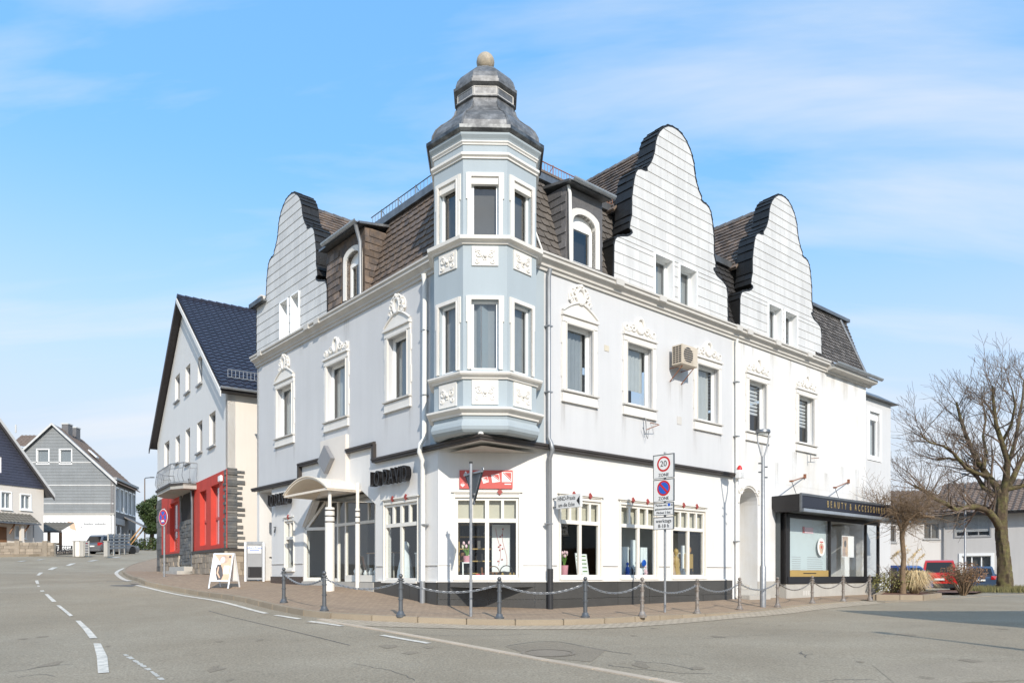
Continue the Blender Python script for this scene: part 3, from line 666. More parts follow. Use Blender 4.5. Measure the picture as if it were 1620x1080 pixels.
# --- ground floor walls
CA, CB = LF(1.7, 0, 0), RF(2.1, 0, 0)
CF = Fr(CA.xy, (CB - CA).xy); CLEN = (CB - CA).xy.length
GZ0, GZ1, GZT = -0.10, 1.86, 1.30          # shop windows: bottom, top, transom
SR = [(2.50, 3.98), (4.76, 6.3), (7.0, 8.6)]
cu0, cu1 = CF.ux(720), CF.ux(821)
Mb().wall(CF, rect(0, CLEN, -1.0, ZB), [rect(cu0, cu1, GZ0, GZ1)], 0, 0.3, 0.16).build('wall', 'wall_white', Bd)
arch = [(10.46, -0.55), (11.5, -0.55), (11.5, 2.25)] + [(10.98 + 0.52 * math.cos(a), 2.25 + 0.52 * math.sin(a)) for a in np.linspace(0, PI, 13)[1:-1]] + [(10.46, 2.25)]
kio = rect(13.0, 19.2, -0.3, 1.93)
Mb().wall(RF, rect(2.1, 10.02, -1.0, ZB), [rect(a, b, GZ0, GZ1) for a, b in SR], -0.02, 0.3, 0.16).build('wall', 'wall_white', Bd)
Mb().wall(RF, rect(10.021, RLEN, -1.0, ZB + .003), [arch, kio], -0.004, 0.3, 0.9).build('wall', 'wall_stain', Bd)
LBIG = rect(2.6, 4.22, GZ0 - .08, GZ1 - .02); LSM = rect(9.92, 10.6, 0.14, 1.74)
PORT = [(4.7, -0.24), (9.2, -0.24), (9.2, 1.45), (8.42, 2.34), (5.45, 2.34), (4.7, 1.9)]
Mb().wall(LF, [(1.7, -1.0), (11.73, -1.0), (11.73, 2.98), (9.37, 2.98), (9.37, 3.46), (7.8, 3.46), (6.2, 3.52), (4.68, 3.52), (4.68, ZB), (1.7, ZB)], [LBIG, LSM, PORT], -0.02, 0.3, 0.2).build('wall', 'wall_white', Bd)
Mb().prism([CORN.to_3d() + Vector((0, 0, ZB - .012)), LF(1.9, -.2, ZB - .012), RF(2.3, -.2, ZB - .012)], [CORN.to_3d() + Vector((0, 0, ZB - .004)), LF(1.9, -.2, ZB - .004), RF(2.3, -.2, ZB - .004)]).build('soffit', 'wall_white', Bd)
# --- plinth: polished stone slabs, one by one
def plinth(fr, u0, u1, z0, z1, w, mat, rows=1):
    u = u0; i = 0
    while u < u1 - 0.02:
        e = min(u + w * random.uniform(0.9, 1.1), u1)
        if u1 - e < 0.2: e = u1
        for r in range(rows):
            a = z0 + (z1 - z0) * r / rows; b = z0 + (z1 - z0) * (r + 1) / rows
            Mb().box(fr, u + .004, e - .004, -0.02, 0.035 + random.uniform(-.002, .002), a + .004, b - .003).build('plinth_slab', mat, Bd, bevel=0.003)
        u = e
plinth(CF, 0.0, CLEN, -1.05, -0.21, 1.15, 'granite', 2)
plinth(RF, 2.12, 10.0, -1.05, -0.21, 1.3, 'granite', 2)
plinth(LF, 1.72, 6.0, -1.0, -0.22, 1.1, 'granite', 1)
plinth(LF, 9.25, 11.71, -0.6, -0.09, 0.8, 'granite_brown', 1)
Mb().box(RF, 2.1, 10.02, -0.05, 0.055, -0.206, -0.17).box(CF, 0, CLEN, -0.05, 0.055, -0.206, -0.17).box(LF, 1.7, 4.6, -0.05, 0.055, -0.215, -0.18).build('plinth_cap', 'stucco_trim', Bd, bevel=0.004)
m = Mb()
for a, b in ((2.1, SR[0][0] - .1), (SR[0][1] + .1, SR[1][0] - .1), (SR[1][1] + .1, SR[2][0] - .1), (SR[2][1] + .1, 10.0)): m.box(RF, a, b, -.05, 0.008, 0.20, 0.215)
m.box(CF, 0.02, cu0 - .1, -.05, 0.012, 0.2, 0.215).box(CF, cu1 + .1, CLEN - .02, -.05, 0.012, 0.2, 0.215)
m.box(LF, 1.72, 2.5, -.05, 0.008, 0.2, 0.215).box(LF, 4.3, 4.66, -.05, 0.008, 0.2, 0.215).box(LF, 10.7, 11.7, -.05, 0.008, 0.32, 0.335).box(LF, 9.25, 9.85, -.05, 0.008, 0.32, 0.335)
m.build('wall_groove', 'cornice_paint', Bd)
# --- dark drip moulding over the shops
def drip(fr, u0, u1, z, name='string_course', mt0=0, mt1=0):
    prof = [(-.02, -.02), (0.10, -.02), (0.10, 0.03), (0.13, 0.04), (0.13, 0.085), (0.06, 0.115), (-.02, 0.125)]
    a = [fr(u0 + (-d if mt0 else 0), d, z + q) for d, q in prof]; b = [fr(u1 + (d if mt1 else 0), d, z + q) for d, q in prof]
    return Mb().prism(a, b).build(name, 'dark_trim', Bd)
drip(RF, 0, 10.06, ZB, mt0=1); drip(LF, 0, 4.72, ZB, mt0=1)
drip(LF, 4.66, 6.2, 3.50); drip(LF, 7.8, 9.4, 3.44); drip(LF, 9.37, 13.25, 2.97)
Mb().box(LF, 4.63, 4.74, -.02, 0.10, ZB + .1, 3.55).build('string_course', 'dark_trim', Bd); Mb().box(LF, 9.33, 9.44, -.02, 0.10, 2.97, 3.5).build('string_course', 'dark_trim', Bd)
Mb().box(LF, 6.19, 7.81, -0.25, 0.10, 2.35, 4.03).build('portal_panel', 'beige_panel', Bd, bevel=0.01)
dm = Mb(); dm.outline(LF, [(7.28, 2.98), (7.72, 3.40), (7.28, 3.84), (6.84, 3.40)], 0.10, 0.24); dm.build('diamond_ornament', 'diamond_grey', Bd, bevel=0.01)
# --- main cornice, in steps
def cornice(fr, u0, u1, m0=0, m1=0):
    prof = [(-.02, ZC0), (0.05, ZC0), (0.05, ZC0 + .07), (0.10, ZC0 + .09), (0.10, ZC0 + .14), (0.17, ZC0 + .20), (0.22, ZC0 + .22), (0.22, ZC0 + .29), (0.26, ZC0 + .31), (0.26, ZC1), (-.02, ZC1 + .04)]
    a = [fr(u0 - m0 * d, d, z) for d, z in prof]; b = [fr(u1 + m1 * d, d, z) for d, z in prof]
    return Mb().prism(a, b).build('cornice', 'cornice_paint', Bd)
cornice(RF, 0.7, 16.0); cornice(LF, 0.7, LLEN, 0, 0.3)
m = Mb()
for fr, us in ((RF, (4.3, 6.1, 9.9, 10.5, 12.2, 14.3)), (LF, (7.6, 8.3, 12.0))):
    for u in us: m.box(fr, u, u + .3, 0.2, 0.275, ZC0 + .21, ZC1 + .012)
m.build('cornice_block', 'cornice_paint', Bd)
# --- curved gables clad with panels
HP = [(2.64, 7.70), (2.62, 8.72), (2.58, 8.88), (2.5, 8.97), (2.30, 9.04), (2.10, 9.10), (1.96, 9.18), (1.87, 9.27), (1.90, 9.34), (1.99, 9.36), (1.97, 9.52), (1.90, 9.75), (1.90, 10.2), (1.85, 10.5), (1.80, 10.74), (1.74, 10.94), (1.65, 11.06), (1.52, 11.12), (1.36, 11.13), (1.24, 11.17), (1.25, 11.26), (1.10, 11.44), (1.0, 11.62), (0.92, 11.84), (.87, 12.12), (.80, 12.30), (.70, 12.46), (.55, 12.62), (.33, 12.76), (.15, 12.81)]
def clip_poly(poly, a, b, c):     # keep a*x+b*y<=c
    out = []
    for i in range(len(poly)):
        p, q = poly[i], poly[(i + 1) % len(poly)]; fp = a * p[0] + b * p[1] - c; fq = a * q[0] + b * q[1] - c
        if fp <= 0: out.append(p)
        if fp * fq < 0:
            t = fp / (fp - fq); out.append((p[0] + (q[0] - p[0]) * t, p[1] + (q[1] - p[1]) * t))
    return out
def area(p): return 0.5 * sum(p[i][0] * p[(i + 1) % len(p)][1] - p[(i + 1) % len(p)][0] * p[i][1] for i in range(len(p)))
def gable(fr, uc, zs, wins, left_straight=False, ridge=12.7, lab=''):
    sc = lambda z: 7.70 + (z - 7.70) * zs
    rp = [(uc + h, sc(z)) for h, z in HP]; lp = [(uc - h, sc(z)) for h, z in reversed(HP)]
    if left_straight:             # the far end of the left facade: straight wall up to a small gutter
        rp = [(LLEN, 7.70), (LLEN, 9.5), (12.12, 9.62), (12.06, 10.2)] + [(uc + h, sc(z)) for h, z in HP if z > 10.6]
    prof = rp + [(uc, sc(12.82))] + lp
    holes = [rect(a, b, z0, z1) for a, b, z0, z1 in wins]
    g = Mb().wall(fr, prof, holes, -0.03, 0.5, 0.22).build('gable_wall', 'clad_back', Bd)
    # dark slate edge, following the curve
    n = len(prof); e = Mb(); od = []
    for i, (u, z) in enumerate(prof):
        a, b = prof[max(i - 1, 0)], prof[min(i + 1, n - 1)]; t = Vector((b[0] - a[0], b[1] - a[1])).normalized(); od.append((u + t.y * .035, z - t.x * .035))
    for i in range(n - 1):
        (a, b), (c, d) = prof[i], prof[i + 1]; (a2, b2), (c2, d2) = od[i], od[i + 1]
        e.hexa([fr(a, .012, b), fr(c, .012, d), fr(c, -.56, d), fr(a, -.56, b), fr(a2, .012, b2), fr(c2, .012, d2), fr(c2, -.56, d2), fr(a2, -.56, b2)])
    e.build('gable_edge', 'edge_slate', g)
    for i in range(n - 1):                 # slates lapped along the edge
        (a, b), (c, d) = od[i], od[i + 1]; L_ = math.hypot(c - a, d - b); nx, nz = (d - b) / L_, -(c - a) / L_
        for q in range(2):
            d0, d1 = .016 - q * .29, .016 - q * .29 - .285; j0 = .028 + random.uniform(0, .014); j1 = .010
            lo, hi = (j0, j1) if d > b else (j1, j0)
            e2 = Mb().hexa([fr(a, d0, b), fr(c, d0, d), fr(c, d1, d), fr(a, d1, b), fr(a + nx * lo, d0, b + nz * lo), fr(c + nx * hi, d0, d + nz * hi), fr(c + nx * hi, d1, d + nz * hi), fr(a + nx * lo, d1, b + nz * lo)]); e2.build('edge_slate', 'edge_slate', g)
    # panels, row by row
    z = 7.70; rh = 0.29; row = 0
    while z < sc(12.82):
        zt = z + rh
        cuts = [z, zt] + [q for a, b, z0, z1 in wins for q in (z0, z1) if z + .03 < q < zt - .03]
        for z0, z1 in zip(sorted(cuts), sorted(cuts)[1:]):
            segs = [(uc - 3, uc + 3)]
            for a, b, w0, w1 in wins:
                if w0 < (z0 + z1) / 2 < w1: segs = [q for s in segs for q in ((s[0], min(s[1], a)), (max(s[0], b), s[1])) if q[1] - q[0] > .05]
            for s0, s1 in segs:
                u = s0 if s0 > uc - 2.99 else uc - 3 + (0.3 if row % 2 else 0.0) - .3
                while u < s1:
                    v = min(u + random.uniform(.48, .74), s1); q = max(u, s0)
                    pl = [p for p in prof]
                    for a, b, c in ((-1, 0, -(q + .003)), (1, 0, v - .003), (0, -1, -(z0 + .002)), (0, 1, z1 + .0)): pl = clip_poly(pl, a, b, c) if len(pl) > 2 else []
                    # drop doubled points
                    pl = [p for i, p in enumerate(pl) if math.hypot(p[0] - pl[i - 1][0], p[1] - pl[i - 1][1]) > 1e-3] if pl else []
                    if len(pl) > 2 and abs(area(pl)) > 0.004:
                        m = Mb(); nn = len(pl); dd = lambda zz: 0.004 + 0.015 * (z1 - zz) / max(z1 - z0, .01)
                        tri = tessellate_polygon([[Vector((x, y, 0)) for x, y in pl]])
                        m.add([fr(x, dd(y), y) for x, y in pl] + [fr(x, -.02, y) for x, y in pl], [tuple(t) for t in tri] + [(i, (i + 1) % nn, nn + (i + 1) % nn, nn + i) for i in range(nn)])
                        m.build('cladding_panel', 'clad', g)
                    u = v
        z = zt; row += 1
    # windows in the gable
    for a, b, z0, z1 in wins:
        w = bar_frame(fr, a + .03, b - .03, z0, z1 - .02, -.27, -.2, .07).build('window', 'frame_white', Bd, bevel=.004)
        Mb().add([fr(a + .1, -.23, z0 + .07), fr(b - .1, -.23, z0 + .07), fr(b - .1, -.23, z1 - .09), fr(a + .1, -.23, z1 - .09)], [(0, 1, 2, 3)]).build('pane', 'glass_upper', w)
        Mb().box(fr, a + .04, b - .04, -.36, -.35, z0, z1).build('curtain', 'curtain_grey', w)
        m = Mb(); m.box(fr, a - .02, a + .03, -.26, .05, z0, z1); m.box(fr, b - .03, b + .02, -.26, .05, z0, z1); m.box(fr, a + .03, b - .03, -.26, .045, z1 - .03, z1 + .02); m.build('surround', 'frame_white', w)
    # roof behind the gable: slates in courses, ridge capping
    r0, r1 = -.5, -4.1; half = 2.05; ze = 10.05
    for s in (-1, 1):
        m = Mb(); nrow = 15; O = fr(uc, 0, ridge); 
        for i in range(nrow):
            t0, t1 = i / nrow, (i + 1) / nrow
            ua, ub = uc + s * half * (1 - t0), uc + s * half * (1 - t1); za, zb = ze + (ridge - ze) * t0, ze + (ridge - ze) * t1
            dd = r0 - (0.14 if i % 2 else 0)
            while dd > r1:
                d2 = max(dd - .27 * random.uniform(.95, 1.05), r1); j = random.uniform(0, .012)
                m.hexa([fr(ua + s * (.035 + j), dd - .010, za + .02), fr(ua + s * (.035 + j), d2 + .010, za + .02 + random.uniform(-.015, .015)), fr(ub + s * .0, d2 + .004, zb + .01), fr(ub + s * .0, dd - .004, zb + .01),
                        fr(ua, dd - .004, za - .02), fr(ua, d2 + .004, za - .02), fr(ub - s * .03, d2 + .004, zb - .02), fr(ub - s * .03, dd - .004, zb - .02)])
                dd = d2
        # under-boarding
        m.add([fr(uc + s * half, r0, ze - .05), fr(uc + s * half, r1, ze - .05), fr(uc, r1, ridge - .05), fr(uc, r0, ridge - .05)], [(0, 1, 2, 3)])
        o = m.build('slate_roof', 'slate_brown', Bd); o['kind'] = 'stuff'
    m = Mb(); dd = r0
    while dd > r1 + .3: m.prism([fr(uc - .14, dd, ridge - .10), fr(uc, dd, ridge + .07), fr(uc + .14, dd, ridge - .10)], [fr(uc - .13, dd - .36, ridge - .11), fr(uc, dd - .36, ridge + .05), fr(uc + .13, dd - .36, ridge - .11)]); dd -= .35
    m.build('ridge_cap', 'slate', Bd)
    return g
gable(RF, 7.12, 1.0, [(6.15, 7.25, 7.76, 8.99), (7.42, 8.15, 7.76, 8.99)][:1] and [(6.15, 7.0, 7.76, 8.99), (7.28, 8.14, 7.76, 8.99)])
gable(RF, 13.1, 1.0, [(12.1, 12.96, 7.76, 8.99), (13.14, 13.98, 7.76, 8.99)])
gable(LF, 10.18, 0.93, [(10.3, 10.94, 7.74, 9.12), (9.44, 10.06, 7.74, 9.12)], True, 12.3)
Mb().box(LF, 12.05, 13.2, -.45, .16, 9.50, 9.56).box(LF, 12.1, 13.25, .14, .2, 9.5, 9.66).build('side_gutter', 'gutter_dark', Bd)
# --- mansard roofs
def mans(fr, u, t, off=0.0, d0=-.12, d1=-.85, z0=7.76, z1=10.12):
    nn = Vector((z1 - z0, d0 - d1)).normalized()  # outward normal in (d,z)
    return fr(u, d0 + (d1 - d0) * t + nn[0] * off, z0 + (z1 - z0) * t + nn[1] * off)
def mansard(fr, u0, u1, mat, single, sw=.29, rows=12, **kw):
    b = Mb(); b.add([mans(fr, u0, -.02, -.05, **kw), mans(fr, u1, -.02, -.05, **kw), mans(fr, u1, 1.03, -.05, **kw), mans(fr, u0, 1.03, -.05, **kw)], [(0, 1, 2, 3)])
    base = b.build('mansard', 'slate_dark', Bd); joint = Mb()
    for r in range(rows):
        t0, t1 = r / rows, (r + 1.35) / rows
        u = u0 - (sw / 2 if r % 2 else 0)
        while u < u1 - .02:
            a, c = max(u, u0), min(u + sw, u1)
            if c - a > .05:
                j = random.uniform(0, .012); k2 = random.uniform(-.012, .012); cut = min(.07, (c - a) * .4)
                q = [(a + .004, t0 + cut / 2.4 * .7), (a + cut, t0), (c - .004, t0 + .004), (c - .004, min(t1, 1.02)), (a + .004, min(t1, 1.02))]
                top = [mans(fr, uu, tt, (.034 + j if tt < (t0 + t1) / 2 else .0) + k2 * (uu - a), **kw) for uu, tt in q]
                bot = [mans(fr, uu, tt, (.014 if tt < (t0 + t1) / 2 else -.02), **kw) for uu, tt in q]
                if single: Mb().prism(top, bot).build('slate', mat, base, recalc=True)
                else: joint.prism(top, bot)
            u += sw
    if not single:
        o = joint.build('slate_covering', mat, base); o['kind'] = 'stuff'
    return base
mansard(LF, 0.95, 5.3, 'slate_brown', True)
mansard(LF, 7.3, 8.4, 'slate_brown', False)
mansard(RF, 0.95, 2.72, 'slate', True)
mansard(RF, 4.05, 5.3, 'slate', True)
mansard(RF, 9.2, 11.2, 'slate_dark', False)
mansard(RF, 15.3, 19.2, 'shingle_grey', False, sw=.22, rows=18, d0=.12, d1=-.75, z0=7.62, z1=10.1)
# right-hand hip of the mansard
m = Mb(); nrow = 18
for r in range(nrow):
    t0, t1 = r / nrow, (r + 1) / nrow
    ue = lambda t: 19.24 - .62 * t
    A = mans(RF, ue(t0), t0, .03, d0=.12, d1=-.75, z0=7.62, z1=10.1); B = mans(RF, ue(t1), t1, .0, d0=.12, d1=-.75, z0=7.62, z1=10.1)
    m.add([A, A + (RF(0, -8, 0) - RF(0, 0, 0)), B + (RF(0, -8, 0) - RF(0, 0, 0)), B], [(0, 1, 2, 3)])
m.build('roof_hip', 'shingle_grey', Bd)
Mb().tube([mans(RF, 19.26, -.05, .04, d0=.12, d1=-.75, z0=7.62, z1=10.1), mans(RF, 18.62, 1.0, .04, d0=.12, d1=-.75, z0=7.62, z1=10.1)], .05, 6).build('hip_cap', 'zinc', Bd)
# eave with gutter over the plain right end
prof = [(0, 7.35), (.1, 7.36), (.12, 7.42), (.34, 7.46), (.36, 7.5), (.36, 7.58), (0, 7.62)]
Mb().prism([RF(16.0, d, z) for d, z in prof], [RF(19.6, d, z) for d, z in prof]).build('eave', 'cornice_paint', Bd)
def halfgutter(fr, u0, u1, d, z, r, mat, parent=Bd, name='gutter'):
    pr = [(d + r * math.cos(a), z + r * math.sin(a)) for a in np.linspace(PI, 2 * PI, 9)]; pr2 = [(d + (r - .012) * math.cos(a), z + (r - .012) * math.sin(a)) for a in np.linspace(2 * PI, PI, 9)]
    return Mb().prism([fr(u0, a, b) for a, b in pr + pr2], [fr(u1, a, b) for a, b in pr + pr2]).build(name, mat, parent, smooth=40)
halfgutter(RF, 15.95, 19.75, .44, 7.66, .09, 'zinc_light')
Mb().hexa([RF(15.9, -1.0, 10.08), RF(19.3, -1.0, 10.08), RF(19.3, -.6, 10.06), RF(15.9, -.6, 10.06), RF(15.9, -1.0, 10.22), RF(19.3, -1.0, 10.22), RF(19.3, -.6, 10.18), RF(15.9, -.6, 10.18)]).build('verge', 'zinc', Bd)
# --- mansard top: fascia, low roof, snow guards
for fr, u0, u1 in ((LF, 0.9, 8.3), (RF, 0.9, 5.3), (RF, 9.0, 11.3)):
    Mb().box(fr, u0, u1, -1.1, -.72, 10.10, 10.30).build('fascia', 'zinc', Bd)
def lowroof(fr, u0, u1, mat):
    m = Mb(); nr = 2
    for i in range(nr):
        d0, d1 = -.70 - i * .33, -.70 - (i + 1) * .33; z0, z1 = 10.30 + i * .17, 10.30 + (i + 1) * .17; u = u0
        while u < u1:
            v = min(u + .26, u1); m.hexa([fr(u + .006, d0, z0 - .02), fr(v - .006, d0, z0 - .02), fr(v - .006, d1, z1 - .02), fr(u + .006, d1, z1 - .02), fr(u + .006, d0, z0 + .04), fr(v - .006, d0, z0 + .04), fr(v - .006, d1, z1), fr(u + .006, d1, z1)]); u = v
    o = m.build('roof_tiles', mat, Bd); o['kind'] = 'stuff'
lowroof(RF, 1.3, 4.5, 'pantile_brown')
Mb().hexa([RF(1, -1.0, 10.2), RF(19.2, -1.0, 10.2), RF(19.2, -12.5, 10.2), RF(1, -12.5, 10.2), RF(1, -1, 10.28), RF(19.2, -1.0, 10.28), RF(19.2, -12.5, 10.28), RF(1, -12.5, 10.28)]).build('flat_roof', 'slate_dark', Bd)
def snowguard(fr, u0, u1, d, z, h, mat, dens=.11):
    m = Mb()
    m.tube([fr(u0, d, z), fr(u1, d, z)], .012, 4); m.tube([fr(u0, d, z + h), fr(u1, d, z + h)], .014, 4); u = u0
    while u < u1: m.tube([fr(u, d, z), fr(u, d, z + h)], .008, 4); u += dens
    u = u0 + .1
    while u < u1: m.tube([fr(u, d, z - .06), fr(u, d, z + h + .03)], .018, 4); m.tube([fr(u, d, z + h), fr(u, d - .3, z)], .012, 4); u += .9
    return m.build('snow_guard', mat, Bd)
snowguard(RF, 1.1, 5.3, -.78, 10.34, .26, 'rust', .10); snowguard(LF, 1.1, 6.3, -.80, 10.32, .26, 'gutter_dark', .16)
# --- dormers with round-headed windows
def dormer(fr, u0, u1, a, b, z0, zs, ztop, wall_mat, gu0, gu1, d=-.02):
    hole = [(a, z0), (b, z0), (b, zs)] + [((a + b) / 2 + (b - a) / 2 * math.cos(t), zs + .62 * (b - a) / 2 * math.sin(t)) for t in np.linspace(0, PI, 11)[1:-1]] + [(a, zs)]
    dm = Mb().wall(fr, rect(u0, u1, 7.74, ztop), [hole], d, 1.3, .2).build('dormer', wall_mat, Bd)
    mm = Mb(); rows = int((ztop - 7.76) / .2)
    for r in range(rows):
        z = 7.76 + r * .2; u = u0 - (.15 if r % 2 else 0)
        while u < u1:
            p, q = max(u, u0), min(u + .3, u1)
            if q - p > .06 and not (q > a - .16 and p < b + .16 and z < zs + .5): mm.hexa([fr(p + .004, d, z), fr(q - .004, d, z), fr(q - .004, d + .026, z), fr(p + .004, d + .026, z), fr(p + .004, d, z + .2), fr(q - .004, d, z + .2), fr(q - .004, d + .008, z + .2), fr(p + .004, d + .008, z + .2)])
            u += .3
    mm.build('slate_facing', wall_mat, dm)
    for uu, sg in ((u0, -1), (u1, 1)):       # slate cheeks
        ck = Mb(); z = 7.8; rr = 0
        while z < ztop - .05:
            dm_ = -.12 - .73 * (z - 7.76) / 2.36 - .1; q = d - (.14 if rr % 2 else 0)
            while q > dm_:
                e = max(q - .28, dm_); ck.hexa([fr(uu, q - .003, z), fr(uu, e + .003, z), fr(uu + sg * .026, e + .003, z), fr(uu + sg * .026, q - .003, z), fr(uu, q - .003, z + .19), fr(uu, e + .003, z + .19), fr(uu + sg * .006, e + .003, z + .19), fr(uu + sg * .006, q - .003, z + .19)]); q = e
            z += .19; rr += 1
        o_ = ck.build('slate_cheek', wall_mat, dm); o_['kind'] = 'stuff'
    # surround following the round head
    inn = hole[2:-1] + [hole[-1]]; inn = [(b, z0)] + inn + [(a, z0)]
    cu = (a + b) / 2; out = [(cu + (u - cu) * (1 + .26 / (b - a)), z + (.13 if z > zs + .01 else 0)) for u, z in inn]
    w = Mb()
    for i in range(len(inn) - 1):
        (p, q), (r, s) = inn[i], inn[i + 1]; (p2, q2), (r2, s2) = out[i], out[i + 1]
        w.hexa([fr(p, d - .18, q), fr(r, d - .18, s), fr(r2, d - .02, s2), fr(p2, d - .02, q2), fr(p, d + .03, q), fr(r, d + .03, s), fr(r2, d + .05, s2), fr(p2, d + .05, q2)])
    w = w.build('window', 'stucco_trim', Bd)
    f = bar_frame(fr, a, b, z0, zs - .02, d - .2, d - .12, .08); f.outline(fr, [(b, zs - .02)] + hole[3:-1] + [(a, zs - .02)], d - .19, d - .13); f.build('sash', 'frame_white', w)
    Mb().add([fr(a + .08, d - .15, z0 + .08), fr(b - .08, d - .15, z0 + .08), fr(b - .08, d - .15, zs - .1), fr(a + .08, d - .15, zs - .1)], [(0, 1, 2, 3)]).build('pane', 'glass_upper', w)
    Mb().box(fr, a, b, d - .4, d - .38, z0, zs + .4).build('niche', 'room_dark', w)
    Mb().hexa([fr(u0 - .1, d + .22, ztop), fr(u1 + .1, d + .22, ztop), fr(u1 + .1, -1.6, ztop + .3), fr(u0 - .1, -1.6, ztop + .3), fr(u0 - .1, d + .22, ztop + .06), fr(u1 + .1, d + .22, ztop + .06), fr(u1 + .1, -1.6, ztop + .38), fr(u0 - .1, -1.6, ztop + .38)]).build('dormer_roof', 'zinc', dm)
    halfgutter(fr, gu0, gu1, d + .3, ztop + .08, .075, 'zinc_light', dm)
    return dm
dormer(RF, 2.72, 4.05, 2.95, 3.78, 7.9, 8.9, 9.72, 'slate_grey', 2.66, 4.2)
dormer(LF, 5.3, 7.6, 5.55, 6.35, 7.95, 9.0, 9.74, 'slate_brown', 5.2, 7.3)
Mb().tube([RF(2.78, .0, 9.72), RF(2.78, .06, 9.5), RF(2.78, .08, 8.0), RF(2.78, .1, 7.78)], .045, 8).build('downpipe', 'pipe_white', Bd, smooth=50)
Mb().tube([LF(5.3, .28, 9.80), LF(5.36, .2, 9.62), LF(5.38, .08, 9.3), LF(5.38, .07, 7.8)], .055, 8).build('downpipe', 'pipe_grey', Bd, smooth=50)
Mb().tube([RF(1.98, mans(RF, 0, 0, 0).z * 0 - .05, 7.80), RF(1.55, -.72, 10.05)], .022, 5).build('lightning_wire', 'pipe_white', Bd)
# --- small bay at the far right end
BF = Fr(RF(RLEN, -.9, 0).xy, (cL, sL), (sL, -cL))
bu0, bu1, bz0, bz1 = *sorted((BF.ux(1375), BF.ux(1391))), BF.px(1383, 722)[1], BF.px(1383, 652)[1]
bw = BF.ux(1409); bzt = BF.px(1390, 634)[1]
by = Mb().wall(BF, rect(0, bw, -1.0, bzt), [rect(bu0, bu1, bz0, bz1)], 0, 1.5, .2).build('bay', 'wall_blue', Bd)
w = bar_frame(BF, bu0, bu1, bz0, bz1, -.18, -.1, .07).build('window', 'frame_white', Bd)
Mb().add([BF(u, -.14, z) for u, z in rect(bu0 + .07, bu1 - .07, bz0 + .07, bz1 - .07)], [(0, 1, 2, 3)]).build('pane', 'glass_upper', w); Mb().box(BF, bu0, bu1, -.34, -.3, bz0, bz1).build('curtain', 'curtain', w)
Mb().box(BF, bu0, bu1, -.22, -.08, bz1 - .32, bz1).build('shutter_box', 'frame_white', w)
m = bar_frame(BF, bu0 - .18, bu1 + .18, bz0 - .18, bz1 + .18, -.01, .04, .18); m.build('surround', 'frame_white', w)
m = Mb(); m.hexa([BF(-.1, .25, bzt), BF(bw + .35, .25, bzt), BF(bw + .35, -2.2, bzt), BF(-.1, -2.2, bzt), BF(-.1, -.1, bzt + .25), BF(bw - .5, -.3, bzt + .38), BF(bw - .8, -1.6, bzt + .45), BF(-.1, -1.6, bzt + .45)]).build('bay_roof', 'zinc', Bd)
# --- downpipes
def pipe(name, pts, r, mat): return Mb().tube(pts, r, 10).build(name, mat, Bd, smooth=50)
pipe('downpipe', [RF(2.02, .14, 7.40), RF(2.02, .09, 7.2), RF(2.02, .09, 3.30), RF(2.0, .2, 3.15), RF(2.02, .22, 3.0), RF(2.04, .1, 2.8), RF(2.06, .09, 0.1)], .055, 'pipe_grey')
pipe('downpipe_foot', [RF(2.06, .10, 0.12), RF(2.06, .10, -.9)], .075, 'pipe_black')
pipe('downpipe', [LF(2.12, .14, 7.40), LF(2.14, .09, 7.2), LF(2.16, .09, 3.35), LF(2.16, .2, 3.2), LF(2.18, .22, 3.0), LF(2.22, .1, 2.8), LF(2.22, .09, -.2)], .06, 'pipe_white')
pipe('downpipe_foot', [LF(2.22, .10, -.18), LF(2.22, .10, -.75)], .07, 'pipe_grey')
pipe('downpipe', [RF(10.12, .12, 7.36), RF(10.14, .08, 7.1), RF(10.16, .08, 3.2), RF(10.16, .08, -.75)], .045, 'pipe_white')
m = Mb()
for fr, u, zs in ((RF, 2.03, (6.0, 4.4, 1.2)), (LF, 2.17, (6.0, 4.4, 1.2)), (RF, 10.15, (6.0, 4.3, 1.0))):
    for z in zs: m.box(fr, u - .08, u + .08, 0, .15, z, z + .03)
m.build('pipe_clip', 'pipe_grey', Bd)
# --- the octagonal turret
KT = 1.0874; TC = Vector((-0.64, 17.98)); AP = 1.10
chn = Vector(CF.n); ph0 = math.atan2(chn.y, chn.x) + PI / 8
def octv(r, k): a = ph0 + k * PI / 4; return TC + Vector((math.cos(a), math.sin(a))) * (r / math.cos(PI / 8))
def octl(m, prof): return m.lathe((TC.x, TC.y, 0), [(r / math.cos(PI / 8), z) for r, z in prof], 8, ph0)
faces_t = []
for k in range(8):
    A, B_ = octv(AP * KT, k), octv(AP * KT, k - 1)
    fr = Fr(A, B_ - A); mid = (A + B_) / 2 - TC
    if fr.n.dot(mid) < 0: fr = Fr(B_, A - B_)
    faces_t.append(fr)
SW = (faces_t[0](0, 0, 0) - faces_t[0](0, 0, 0)).length or (octv(AP * KT, 0) - octv(AP * KT, 1)).length
TW = [(4.22 * KT, 5.66 * KT, .0), (6.98 * KT, 8.20 * KT, .0)]
tm = Mb(); vis = []
for fr in faces_t:
    c = fr(SW / 2, 0, 0); front = fr.n.dot(Vector((0, -1)) + chn * 0) ; ok = fr.n.dot(chn) > 0.3
    hl = [rect(SW * .19, SW * .81, a, b) for a, b, _ in TW] if ok else []
    tm.wall(fr, rect(0, SW, 3.3 * KT, 9.1 * KT), hl, 0, .05, .16)
    if ok: vis.append(fr)
tm.build('turret', 'turret_blue', Bd)
